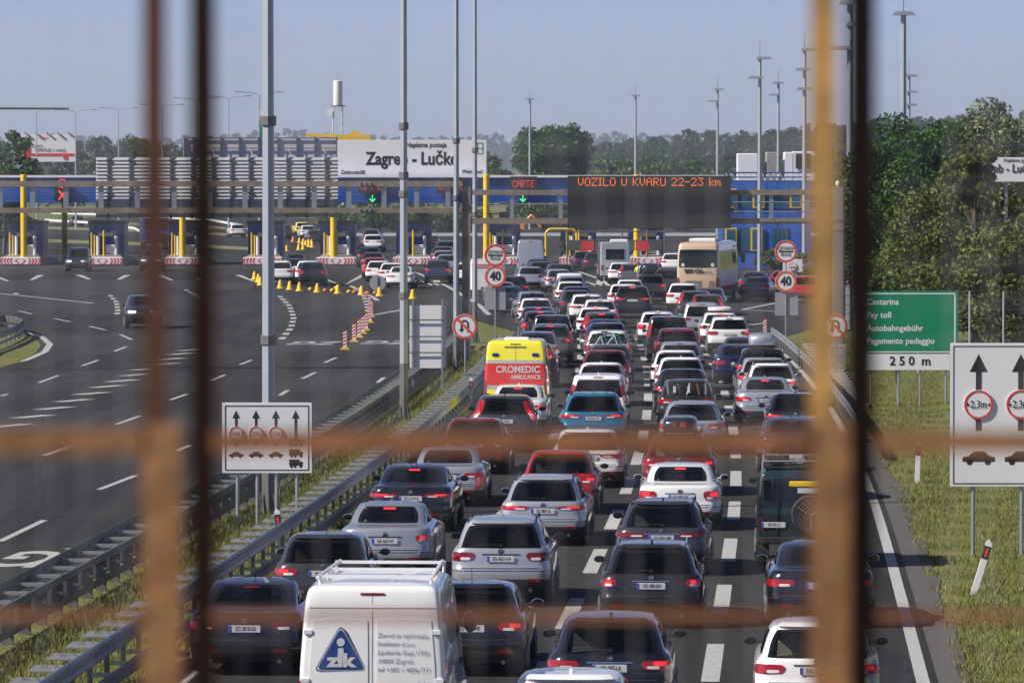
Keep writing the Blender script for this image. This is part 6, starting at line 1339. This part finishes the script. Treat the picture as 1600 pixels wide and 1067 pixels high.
# ------------------------------------------------------------------ roof boxes, bicycles, racks
def roofbox(lab, mat, label, w=.75, L=1.9, h=.38, dz=.08, dy=.9, name='roof_box'):
    t = RT[lab]; ty = [c for c in CARS if c[0] is t][0][2]; z = HT[ty] * t.scale.z + dz
    o_ = [(w / 2 * a, c_ * L) for a, c_ in ((-.75, 0), (.75, 0), (1, .08), (1, .8), (.6, 1), (-.6, 1), (-1, .8), (-1, .08))]; b = MB(); vs = []
    for k_, z_ in ((.92, 0), (1, .1 * h), (1, .6 * h), (.93, .88 * h), (.7, h)): vs += [((x * k_), (y - L / 2) * k_ + L / 2, z_) for x, y in o_]
    b.add(vs, [(j * 8 + i, j * 8 + (i + 1) % 8, (j + 1) * 8 + (i + 1) % 8, (j + 1) * 8 + i) for j in range(4) for i in range(8)] + [tuple(range(7, -1, -1)), tuple(range(32, 40))])
    r = root(name, Vector((t.location.x + math.sin(-t.rotation_euler.z) * dy, t.location.y + dy, z)), label, 'roof box', rz=t.rotation_euler.z); link('shell', b.mesh('shell', smooth=50), mat, r)
    b = MB()
    for y in (.35, 1.3): b.box((0, y, -dz / 2 - .01), (1.1, .06, .03)); b.box((-.4, y, -dz / 2 - .03), (.06, .06, .12)); b.box((.4, y, -dz / 2 - .03), (.06, .06, .12))
    link('crossbars', b.mesh('bars'), m_trim, r); return r
rb_ = roofbox('dark reddish car with black roof box under the rusty wire', PAINT['black'], 'glossy black roof box just above the rusty wire', w=.85)
link('lettering', txtmesh('V  EE', .16, .02), m_red, rb_, (0, -.005, .2), (math.pi / 2, 0, 0))
roofbox('black car carrying a silver roof box', PAINT['silver'], 'silver roof box with a dark middle strap', w=.95, h=.45)
roofbox('dark off-roader under an open black roof box', PAINT['black'], 'black roof box with its lid raised next to the coach', w=1.0, h=.55)
roofbox('white car with a slim roof box ahead of the premium crossover', PAINT['white'], 'slim white roof box ahead of the premium crossover', w=1.1, h=.18)
def bike(parent_lab, dx, col, label, dy, z0):
    t = RT[parent_lab]; x, y = t.location.x + dx, t.location.y - dy; r = root('bicycle', Vector((x, y, z0)), label, 'bicycle', 'bicycles on the white car')
    for s in (-.5, .5):
        b = MB(); pts = [Vector((x + s + .33 * math.cos(2 * math.pi * k / 20), y, z0 + .34 + .33 * math.sin(2 * math.pi * k / 20))) for k in range(21)]; b.path(pts, .022, 5); w = b.build('wheel', m_rub, r)
        b = MB()
        for k in range(6): a_ = math.pi * k / 6; b.tube((x + s - .32 * math.cos(a_), y, z0 + .34 - .32 * math.sin(a_)), (x + s + .32 * math.cos(a_), y, z0 + .34 + .32 * math.sin(a_)), .003, n=3, cap=False)
        b.build('spokes', m_galv, w)
    b = MB(); H = Vector((x + .35, y, z0 + .85)); S_ = Vector((x - .2, y, z0 + .8)); B_ = Vector((x - .05, y, z0 + .32))
    for a_, c_ in ((H, S_), (H, B_), (S_, B_), (B_, Vector((x - .5, y, z0 + .34))), (S_, Vector((x - .5, y, z0 + .34))), (H, Vector((x + .5, y, z0 + .34)))): b.tube(a_, c_, .022, n=6)
    b.build('frame', col, r); MB().box(S_ + Vector((0, 0, .1)), (.26, .12, .06), bev=.02).build('saddle', m_black, r); MB().tube(H + Vector((0, -.28, .12)), H + Vector((0, .05, .12)), .015, n=5).build('handlebar', m_black, r)
m_teal = M('bike_teal', (.0, .22, .20), .35)
bike('white car carrying bicycles with a teal frame on its tail', .05, m_teal, 'teal bicycle strapped to the white car', .22, .72); bike('white car carrying bicycles with a teal frame on its tail', -.1, M('bike_white', (.7, .7, .7), .4), 'pale bicycle strapped to the white car outside the teal one', .42, .66)
t = RT['dark car with a loaded rack across its tail']; r = root('cycle_rack', Vector((t.location.x, t.location.y - .25, .9)), 'rear rack loaded with a tangle of bicycle parts', 'rack')
x, y = t.location.x, t.location.y - .3; b = MB(); b.path([(x - .75, y, .95), (x - .7, y, 1.3), (x + .7, y, 1.3), (x + .75, y, .95), (x - .75, y, .95)], .025, 6); b.build('frame', m_trim, r)
for k in range(7): q = MB(); xx = x - .6 + k * .2; q.tube((xx, y - .05, 1.05), (xx + rr_.uniform(-.1, .1), y - .05, 1.42), .03, n=5); q.build('strut', m_galv if k % 3 == 0 else (m_trim if k % 3 == 1 else M('rack_brown', (.2, .08, .03), .6)), r)
for k in range(2): q = MB(); q.box((x - .4 + k * .45, y - .1, 1.22), (.08, .05, .2)); q.build('reflector', m_white, r)
# ------------------------------------------------------------------ blue truck
tk = root('truck', G(244, 391), 'tall blue and white truck behind the booths', 'truck', rz=R(186)); p_ = tk.location
link('cab', MB().box((0, -1.0, 2.1), (2.4, 2.0, 3.0), bev=.12).mesh('cab'), PAINT['cyan'], tk); link('windscreen', MB().box((0, .02, 2.5), (2.1, .06, 1.0), bev=.03).mesh('ws'), m_cwin, tk); link('grille', MB().box((0, .03, 1.2), (1.9, .05, .8)).mesh('g'), m_trim, tk)
link('box_body', MB().box((0, -6.0, 2.3), (2.5, 7.5, 3.1), bev=.05).mesh('bb'), PAINT['cyan'], tk); link('sun_visor', MB().box((0, .1, 3.2), (2.2, .2, .25)).mesh('sv'), m_white, tk)
for y in (-.8, -5.5, -8.5):
    for s in (-1, 1): link('wheel', wheel_mesh(.5), m_rub, tk, (s * 1.05, y, .5))
# ------------------------------------------------------------------ worker in hi-vis
pg = G(998, 452); wk = root('person', pg, 'person in a yellow hi-vis jacket leaning towards the grey hatchback', 'person')
J = [(0, 0, .93), (0, 0, 1.15), (0, .05, 1.42), (0, .08, 1.52), (0, .1, 1.66), (.1, 0, .9), (.11, .03, .5), (.11, 0, .08), (.11, -.16, .05), (-.1, 0, .9), (-.11, -.03, .5), (-.11, .04, .08), (-.11, -.12, .05), (.2, .05, 1.4), (.27, .1, 1.12), (.25, .25, .95), (-.2, .05, 1.4), (-.27, .1, 1.12), (-.22, .3, 1.0)]
E = [(0, 1), (1, 2), (2, 3), (3, 4), (0, 5), (5, 6), (6, 7), (7, 8), (0, 9), (9, 10), (10, 11), (11, 12), (2, 13), (13, 14), (14, 15), (2, 16), (16, 17), (17, 18)]
RAD = [.15, .14, .17, .06, .105, .1, .07, .05, .04, .1, .07, .05, .04, .07, .05, .035, .07, .05, .035]
me = bpy.data.meshes.new('body'); me.from_pydata(J, E, []); o = bpy.data.objects.new('t', me); COL.objects.link(o); md = o.modifiers.new('s', 'SKIN'); sv_ = me.skin_vertices[0].data
for i, r_ in enumerate(RAD): sv_[i].radius = (r_, r_ * .85); sv_[i].use_root = i == 0
o.modifiers.new('u', 'SUBSURF').levels = 1; dg = bpy.context.evaluated_depsgraph_get(); me2 = bpy.data.meshes.new_from_object(o.evaluated_get(dg)); bpy.data.objects.remove(o)
m_hv = M('hi_vis', (.75, .85, .05), .6); m_skin = M('skin', (.45, .27, .19), .6); m_trou = M('trousers', (.03, .035, .06), .8)
me2.materials.clear()
for m_ in (m_hv, m_trou, m_skin): me2.materials.append(m_)
for f in me2.polygons: c_ = f.center; f.material_index = 1 if c_.z < .9 else (2 if c_.z > 1.5 or (abs(c_.x) > .19 and c_.z < 1.03) else 0)
me2.polygons.foreach_set('use_smooth', [True] * len(me2.polygons)); ob = bpy.data.objects.new('body', me2); COL.objects.link(ob); ob.parent = wk
link('hair', MB().lathe([(.02, .13), (.08, .12), (.115, .05), (.115, -.01), (.10, -.05)], (0, .085, 1.67), 12).mesh('hair', smooth=60), M('hair', (.03, .02, .015), .8), wk)
# ------------------------------------------------------------------ vegetation
def leaves(rg, centers, radii, n, size, flat=1.0):
    """leaf quads spread through clumps; centers (k,3), radii (k,)"""
    k = len(centers); w = radii ** 2; idx = rg.choice(k, n, p=w / w.sum()); d = rg.normal(size=(n, 3)); d /= np.linalg.norm(d, axis=1)[:, None]
    rad = radii[idx] * (rg.random(n) ** .28); c = centers[idx] + d * rad[:, None] * np.array([1, 1, flat])
    nn = d * .6 + rg.normal(size=(n, 3)) * .6; nn /= np.linalg.norm(nn, axis=1)[:, None]; t = np.cross(nn, rg.normal(size=(n, 3))); t /= np.linalg.norm(t, axis=1)[:, None]; u = np.cross(nn, t)
    s = size * (.6 + .8 * rg.random(n)); a, b_ = t * s[:, None], u * (s * .55)[:, None]
    return np.stack([c - a, c + b_ * .9, c + a, c - b_ * .9], 1).reshape(-1, 3)
def quadmesh(name, v):
    n = len(v) // 4; me = bpy.data.meshes.new(name); me.vertices.add(len(v)); me.vertices.foreach_set('co', v.astype(np.float32).ravel()); me.loops.add(4 * n); me.loops.foreach_set('vertex_index', np.arange(4 * n, dtype=np.int32))
    me.polygons.add(n); me.polygons.foreach_set('loop_start', np.arange(0, 4 * n, 4, dtype=np.int32)); me.update(calc_edges=True); return me
def crown_mesh(seed, rx, rz, nclump, n, size, rc=.27, hang=0.0):
    rg = np.random.default_rng(seed); d = rg.normal(size=(nclump, 3)); d /= np.linalg.norm(d, axis=1)[:, None]; r = .35 + .6 * rg.random(nclump) ** .6
    c = d * r[:, None] * np.array([rx, rx, rz]); c[:, 2] += rz; rad = (rc * rx) * (.55 + .7 * rg.random(nclump)); return quadmesh('crown', leaves(rg, c, rad, n, size, .8)), c
def trunk_mesh(seed, h, r, centers):
    b = MB(); b.tube((0, 0, -.2), (.1, 0, h), r, r * .7, 8); rg = random.Random(seed)
    for c in rg.sample(list(map(tuple, centers)), min(9, len(centers))): b.tube((.1, 0, h * rg.uniform(.75, 1.0)), (c[0] * .8, c[1] * .8, h + c[2] * .8), r * .35, r * .08, 5)
    return b.mesh('trunk')
m_bark = M('bark', (.09, .07, .055), .9, noise=(5, (.14, .11, .09), .3), bump=(20, .6, .03))
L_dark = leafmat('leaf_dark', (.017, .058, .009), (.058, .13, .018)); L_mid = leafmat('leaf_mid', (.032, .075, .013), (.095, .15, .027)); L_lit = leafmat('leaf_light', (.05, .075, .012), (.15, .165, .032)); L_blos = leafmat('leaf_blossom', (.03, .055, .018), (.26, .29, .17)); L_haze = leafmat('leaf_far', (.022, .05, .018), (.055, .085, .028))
TM = {}
def tree(name, loc, mat, label, rx, rz, h, seed=1, n=9000, nclump=60, size=.16, group=None, rot=0.0):
    key = (seed, rx, rz, h, n)
    if key not in TM: me, c = crown_mesh(seed, rx, rz, nclump, n, size); TM[key] = (me, trunk_mesh(seed, h, .05 * rx + .05, c))
    r = root(name, loc, label, 'tree' if h > .6 else 'bush', group, rot); link('crown', TM[key][0], mat, r, (0, 0, h)); link('trunk', TM[key][1], m_bark, r); return r
def bpos(px, Y): Y *= K; x = A(px, 400, Y).x; return Vector((x, Y, bank(x, Y) - .05))
g_ = 'trees on the right bank'
tree('acacia_tree', bpos(1432, 112), L_dark, 'dark green feathery acacia rising beside the black fence upright', 3.7, 4.0, 2.4, 11, 42000, 150, .12, g_)
tree('acacia_tree', bpos(1375, 122), L_dark, 'dark tree half behind the black fence upright', 2.6, 3.3, 1.6, 12, 26000, 100, .12, g_)
tree('linden_tree', bpos(1578, 126), L_blos, 'tall pale-blossomed tree at the back of the bank', 4.0, 4.3, 3.0, 13, 40000, 150, .13, g_)
tree('linden_tree', bpos(1500, 138), L_blos, 'blossoming tree behind the dark acacia', 3.0, 4.0, 3.2, 14, 28000, 110, .13, g_)
tree('walnut_tree', bpos(1530, 103), L_lit, 'broad olive-green tree overhanging the green toll sign', 4.0, 3.7, .4, 15, 46000, 170, .115, g_)
tree('walnut_tree', bpos(1425, 105), L_mid, 'low olive tree between fence upright and toll sign', 2.2, 2.2, .2, 16, 20000, 90, .11, g_)
tree('walnut_tree', bpos(1640, 108), L_mid, 'green tree at the sign with Naplatna letters', 3.8, 4.0, .6, 17, 34000, 140, .12, g_)
# second name sign in the trees
NB = 101.5 * K; ns = root('name_board', A(1580, 300, NB), 'white toll station board with part of its name, behind the olive tree', 'sign'); gbox(1512, 246, 1660, 284, NB, .1, 'panel', m_white, ns)
ptxt('Naplatna postaja', 1592, 251, 6, NB - .06, m_ink, ns, .01, .85); ptxt('Zagreb - Lučko', 1572, 264, 14, NB - .07, m_ink, ns, .015, .8); gbox(1640, 284, 1644, 480, NB + .2, .1, 'post', m_galv, ns); gbox(1570, 284, 1574, 480, NB + .2, .1, 'post', m_galv, ns)
tree('sapling', bpos(1520, 99), L_lit, 'slender tree hiding the start of the half-hidden name board', 1.1, 1.3, 6.3, 18, 6000, 40, .11, g_)
tree('walnut_tree', bpos(1596, 98.5), L_lit, 'olive tree just below the half-hidden name board', 2.6, 2.7, .5, 19, 30000, 120, .115, g_)
# parked car behind the wire fence
car('sedan', 'dkgrey', bpos(1560, 108) + Vector((0, 0, 0.05)), R(80), 'dark car parked behind the wire fence in the shade of the trees', lod=1, on=False, brake=False)
# hedge and bushes in front of the blue building
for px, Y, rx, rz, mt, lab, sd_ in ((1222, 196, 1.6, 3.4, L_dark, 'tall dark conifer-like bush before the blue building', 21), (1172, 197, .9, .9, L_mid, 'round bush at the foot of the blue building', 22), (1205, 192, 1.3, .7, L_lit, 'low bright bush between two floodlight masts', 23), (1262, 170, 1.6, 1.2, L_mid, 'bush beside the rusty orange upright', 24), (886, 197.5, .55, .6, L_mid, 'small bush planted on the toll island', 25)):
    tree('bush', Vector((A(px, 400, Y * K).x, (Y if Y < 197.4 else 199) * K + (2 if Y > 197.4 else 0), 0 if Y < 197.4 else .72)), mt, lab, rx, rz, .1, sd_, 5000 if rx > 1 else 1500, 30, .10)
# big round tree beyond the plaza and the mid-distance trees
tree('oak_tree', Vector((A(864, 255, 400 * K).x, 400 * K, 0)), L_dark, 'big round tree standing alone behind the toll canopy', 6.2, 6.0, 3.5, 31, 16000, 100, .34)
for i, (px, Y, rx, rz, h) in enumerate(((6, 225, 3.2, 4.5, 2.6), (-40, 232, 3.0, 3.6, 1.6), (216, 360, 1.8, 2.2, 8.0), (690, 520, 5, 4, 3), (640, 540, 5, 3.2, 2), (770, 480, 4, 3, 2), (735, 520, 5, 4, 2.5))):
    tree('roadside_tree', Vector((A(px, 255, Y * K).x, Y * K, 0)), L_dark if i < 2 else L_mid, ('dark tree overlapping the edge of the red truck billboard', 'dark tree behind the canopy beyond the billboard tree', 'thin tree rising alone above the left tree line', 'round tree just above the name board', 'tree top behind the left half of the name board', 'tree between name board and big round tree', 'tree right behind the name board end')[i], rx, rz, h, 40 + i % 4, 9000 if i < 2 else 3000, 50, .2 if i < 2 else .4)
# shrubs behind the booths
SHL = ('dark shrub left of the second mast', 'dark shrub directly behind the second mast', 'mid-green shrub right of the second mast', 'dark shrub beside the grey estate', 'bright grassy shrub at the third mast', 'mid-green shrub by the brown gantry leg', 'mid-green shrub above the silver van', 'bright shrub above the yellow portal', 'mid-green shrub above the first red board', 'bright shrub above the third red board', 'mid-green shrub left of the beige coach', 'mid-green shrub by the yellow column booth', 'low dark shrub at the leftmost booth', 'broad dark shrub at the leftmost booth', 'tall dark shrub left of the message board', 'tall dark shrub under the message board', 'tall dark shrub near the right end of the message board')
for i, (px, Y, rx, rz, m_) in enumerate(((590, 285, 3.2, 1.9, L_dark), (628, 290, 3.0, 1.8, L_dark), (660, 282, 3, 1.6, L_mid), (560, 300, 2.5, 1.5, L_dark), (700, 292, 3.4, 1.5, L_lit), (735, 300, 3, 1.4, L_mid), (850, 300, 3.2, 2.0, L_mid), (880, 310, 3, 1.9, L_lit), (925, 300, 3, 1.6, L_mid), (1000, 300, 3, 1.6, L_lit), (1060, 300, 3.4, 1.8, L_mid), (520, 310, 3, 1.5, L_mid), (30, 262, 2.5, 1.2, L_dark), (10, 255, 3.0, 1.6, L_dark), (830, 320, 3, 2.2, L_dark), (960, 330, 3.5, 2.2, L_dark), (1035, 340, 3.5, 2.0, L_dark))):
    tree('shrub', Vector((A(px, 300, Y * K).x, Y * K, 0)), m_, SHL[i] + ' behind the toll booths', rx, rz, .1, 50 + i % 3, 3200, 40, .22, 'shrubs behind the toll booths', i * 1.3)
# forest masses on the hills
TPL = [crown_mesh(60 + i, 4.6, 4.6, 22, 230, 1.0, .38)[0] for i in range(5)]; TV = []
for me in TPL: a = np.zeros(len(me.vertices) * 3, np.float32); me.vertices.foreach_get('co', a); TV.append(a.reshape(-1, 3))
def forest(name, label, prof, Y0, Y1, step, rows, mat, sc, seed):
    """prof: list of (px, py) crest as seen; the hill rises from Y0 to its crest at Y1"""
    Y0 *= K; Y1 *= K; rg = np.random.default_rng(seed); xs = np.linspace(A(prof[0][0], 255, Y1).x, A(prof[-1][0], 255, Y1).x, max(6, int(abs(A(prof[-1][0], 255, Y1).x - A(prof[0][0], 255, Y1).x) / step)))
    cx = [A(p[0], p[1], Y1).x for p in prof]; cz = [max(.5, A(p[0], p[1], Y1).z - 11.0 * sc) for p in prof]; out = []; hv = []; hf = []
    for j in range(rows):
        f = j / (rows - 1); Y = Y0 + (Y1 - Y0) * f
        for x in xs:
            xx = x * (Y / Y1) * 1.0 + rg.uniform(-.5, .5) * step; z = float(np.interp(x, cx, cz)) * (f ** 1.2) - .5
            t = TV[rg.integers(5)]; s = sc * rg.uniform(.75, 1.15); a = rg.uniform(0, 6.28); c, s_ = math.cos(a), math.sin(a); v = t * s * np.array([1, 1, rg.uniform(.9, 1.1)]); out.append(np.stack([v[:, 0] * c - v[:, 1] * s_ + xx, v[:, 0] * s_ + v[:, 1] * c + Y + rg.uniform(-3, 3), v[:, 2] + z + rg.uniform(-.6, .8)], 1))
    o = link(name, quadmesh(name, np.concatenate(out)), mat); tag(o, label, 'forest', kind='stuff')
    # the hillside itself
    b = MB(); n = len(xs)
    for f in (0, .25, .5, .75, 1.0, 1.6):
        Y = Y0 + (Y1 - Y0) * f
        for x in xs: b.v.append((x * (Y / Y1), Y, float(np.interp(x, cx, cz)) * (min(f, 1) ** 1.2) - .6))
    for j in range(5):
        for i in range(n - 1): b.f.append((j * n + i, j * n + i + 1, (j + 1) * n + i + 1, (j + 1) * n + i)); b.m.append(0)
    h = link('hill', b.mesh('hill'), M('hill_ground', (.04, .06, .02), .95)); h['kind'] = 'structure'
forest('forest', 'wooded hill rising behind the plaza to the right', [(880, 232), (930, 222), (980, 212), (1030, 205), (1080, 201), (1110, 196), (1140, 203), (1190, 198), (1250, 190), (1320, 186), (1400, 178), (1500, 172), (1640, 170)], 560, 900, 3.6, 18, L_haze, .5, 1)
forest('forest', 'lower tree belt at the foot of the wooded hill', [(905, 248), (960, 240), (1000, 236), (1040, 244), (1085, 238), (1130, 246), (1200, 236), (1300, 226), (1400, 220)], 420, 520, 3.4, 6, L_mid, .45, 2)
forest('forest', 'far tree line beyond the empty carriageway', [(60, 208), (90, 206), (120, 214), (150, 208), (180, 206), (220, 206), (260, 208), (300, 214), (360, 212), (420, 216), (480, 222), (540, 226), (620, 226), (700, 222), (760, 226)], 470, 640, 4, 6, L_haze, .55, 3)
forest('forest', 'blue distant ridge behind the name board', [(-80, 212), (60, 205), (200, 212), (340, 208), (450, 198), (520, 204), (620, 210), (700, 208), (770, 206), (800, 204), (840, 210), (900, 204), (960, 202), (1040, 206), (1200, 200), (1500, 198)], 2300, 2700, 10, 6, L_haze, 1.2, 4)
# grass of the verge and the median: blades, nobody could count them
def grass(name, label, pts_fn, n, seed, hgt, mat):
    rg = np.random.default_rng(seed); P = pts_fn(rg, n); n = len(P); a = rg.uniform(0, 6.28, n); h = hgt * rg.uniform(.4, 1.3, n); w = .0075 * rg.uniform(.7, 1.6, n); dx, dy = np.cos(a) * w, np.sin(a) * w; l = rg.normal(size=(n, 2)) * .35 * h[:, None]
    v = np.stack([P - np.stack([dx, dy, 0 * dx], 1), P + np.stack([dx, dy, 0 * dx], 1), P + np.stack([dx * .3 + l[:, 0], dy * .3 + l[:, 1], h], 1), P + np.stack([-dx * .3 + l[:, 0], -dy * .3 + l[:, 1], h], 1)], 1).reshape(-1, 3)
    o = link(name, quadmesh(name, v), mat); tag(o, label, 'grass', kind='stuff')
def rverge(rg, n):
    Y = K * (36 + 80 * rg.random(n) ** 1.3); X = np.array([ref(y) for y in Y]) + 6.85 + 9.4 * rg.random(n); k = np.sin(X * 1.7 + .6 * Y) * np.sin(Y * .9 - X) + .8 * rg.random(n) > .15; X, Y = X[k], Y[k]
    return np.stack([X, Y, np.array([bank(x, y) for x, y in zip(X, Y)]) - .02], 1)
def median(rg, n):
    Y = K * (36 + 72 * rg.random(n)); X = np.array([ref(y) for y in Y]) - 9.2 + (Y / K - 44) * .015 + 1.9 * rg.random(n); return np.stack([X, Y, np.zeros(len(X)) - .02], 1)
def kerbgrass(rg, n):
    Y = K * (36 + 72 * rg.random(n)); X = np.array([ref(y) for y in Y]) - 6.2 - .35 * rg.random(n) + (Y / K - 44) * .008; k = np.sin(Y * .8) + rg.random(n) > .3; return np.stack([X, Y, np.zeros(len(X)) - .02], 1)[k]
m_blade = leafmat('grass_blade', (.075, .12, .018), (.29, .26, .085), .2)
grass('grass', 'sunlit grass of the right verge', rverge, 300000, 5, .10, m_blade); grass('grass', 'rough grass of the median between the barriers', median, 90000, 6, .16, m_blade); grass('grass', 'grass tufts along the queue-side barrier', kerbgrass, 24000, 7, .17, m_blade)

# unseen tree belts behind the camera, added to darken reflections in the cars
for nm, x0, x1, y0, y1, sd_ in (('forest', -60, -14, -90, -160, 8), ('forest', 16, 60, -60, -160, 9), ('forest', -60, 60, -230, -260, 10)):
    rg = np.random.default_rng(sd_); out = []
    for k in range(46):
        t = TV[rg.integers(5)] * rg.uniform(.9, 1.6); out.append(t + np.array([rg.uniform(x0, x1), rg.uniform(y1, y0), -1.0]))
    tag(link('forest', quadmesh('forest', np.concatenate(out)), L_dark), 'unseen wood added behind the overpass to darken car reflections', 'forest', kind='stuff')
# ------------------------------------------------------------------ the overpass the picture is taken from, and its rusty fence
m_rust = M('rust', (.20, .075, .025), .85, noise=(45, (.33, .18, .07), .22, 40.0), bump=(60, .6, .004)); m_rust_br2 = M('rust_brown_dark', (.038, .017, .008), .9, noise=(30, (.075, .034, .012), .25)); m_rust_br = M('rust_brown', (.06, .022, .012), .9, noise=(12, (.10, .04, .02), .25, 40.0)); m_rail = M('rust_rail', (.17, .06, .025), .85, noise=(25, (.28, .12, .045), .22, 40.0)); m_rust_sunlit = M('rust_sunlit', (.40, .21, .05), .85, noise=(40, (.46, .27, .09), .25, 30.0), bump=(60, .6, .004)); m_rust_shaded = M('rust_shaded', (.02, .011, .007), .9, noise=(12, (.045, .02, .01), .25, 50.0), bump=(60, .6, .004)); m_wire = M('fence_wire', (.60, .61, .63), .5, 0.0)
FYK = 1.6 * K
dk = root('overpass', Vector((0, -3, 0)), 'concrete overpass deck under the photographer', 'bridge')
MB().box((0, -2.2, 6.4), (60, 12.4, .7)).build('deck', m_conc, dk); MB().box((0, FYK, 6.85), (60, .4, .25)).build('kerb', m_conc, dk)
for x in (-26, 26): MB().box((x, -3.2, 3.0), (1.2, 6, 6.1)).build('pier', m_conc, dk)
FY = 1.6 * K
fe = root('overpass_fence', Vector((0, FY, 6.97)), 'rusty welded fence with flat uprights and thin mesh close to the lens', 'fence')
def fpx(px, py): return A(px, py, FY)
PX = FY / FPX
zt_, zb_ = fpx(800, -500).z, 6.97
zj, zj2 = fpx(800, 690).z, fpx(800, 962).z
def upright(px, w, mat, z0, z1, name='upright', dy=0.0, d=.006):
    x = fpx(px, 533).x; MB().box((x, FY + dy, (z0 + z1) / 2), (w * PX, d, z1 - z0), bev=.0015).build(name, mat, fe)
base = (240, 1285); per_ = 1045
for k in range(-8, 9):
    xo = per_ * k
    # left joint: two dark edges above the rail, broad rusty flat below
    upright((242 if k != 1 else 240) + xo, 36 if k != 1 else 40, m_rust_br if k != 1 else m_rust_sunlit, zj + .012, zt_, dy=0); upright((316 if k != 1 else 302) + xo, 40 if k != 1 else 44, m_rust_shaded if k == 1 else m_rust_br2, zb_, zt_, dy=.012)  # right joint: rust colours carry sun on one flat, shade on the other
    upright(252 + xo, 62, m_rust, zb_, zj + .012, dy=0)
# the right-hand joint differs: its upper flat has sunlight put into its colour
for px, w, m_, z0, z1, dy in ((1287 + 28, 52, m_rust, zj + .0, zt_, -.012), ): pass
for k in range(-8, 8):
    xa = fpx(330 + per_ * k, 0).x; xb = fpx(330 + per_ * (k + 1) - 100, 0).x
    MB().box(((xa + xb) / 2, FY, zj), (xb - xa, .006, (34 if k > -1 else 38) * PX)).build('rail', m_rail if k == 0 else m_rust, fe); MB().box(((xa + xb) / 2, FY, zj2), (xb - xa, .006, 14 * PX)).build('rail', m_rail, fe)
xs = [fpx(-7500 + i * 62, 0).x for i in range(270)]; b = MB()
for i, x in enumerate(xs): b = MB(); b.tube((x, FY + .02, zb_), (x, FY + .02, zt_), .00030, n=4, cap=False); b.build('mesh_wire', m_wire, fe)
for j in range(30):
    z = zj + .012 + j * 62 * PX
    if z < zt_: b = MB(); b.tube((xs[0], FY + .022, z), (xs[-1], FY + .022, z), .00030, n=4, cap=False); b.build('mesh_wire', m_wire, fe)
# ------------------------------------------------------------------ summer haze
hz = MB().box((0, 1800, 14.0), (7000, 4200, 32.0)) if False else MB().box((0, 4300, 60), (13000, 9600, 126))
mh = bpy.data.materials.new('haze'); mh.use_nodes = True; n = mh.node_tree; n.nodes.remove(n.nodes['Principled BSDF']); pv = n.nodes.new('ShaderNodeVolumePrincipled'); pv.inputs['Density'].default_value = .00012; pv.inputs['Color'].default_value = (.74, .84, .98, 1); pv.inputs['Anisotropy'].default_value = .2
n.links.new(pv.outputs[0], n.nodes['Material Output'].inputs['Volume']); ho = hz.build('haze', mh); tag(ho, 'thin summer haze in the air', 'haze', kind='stuff')
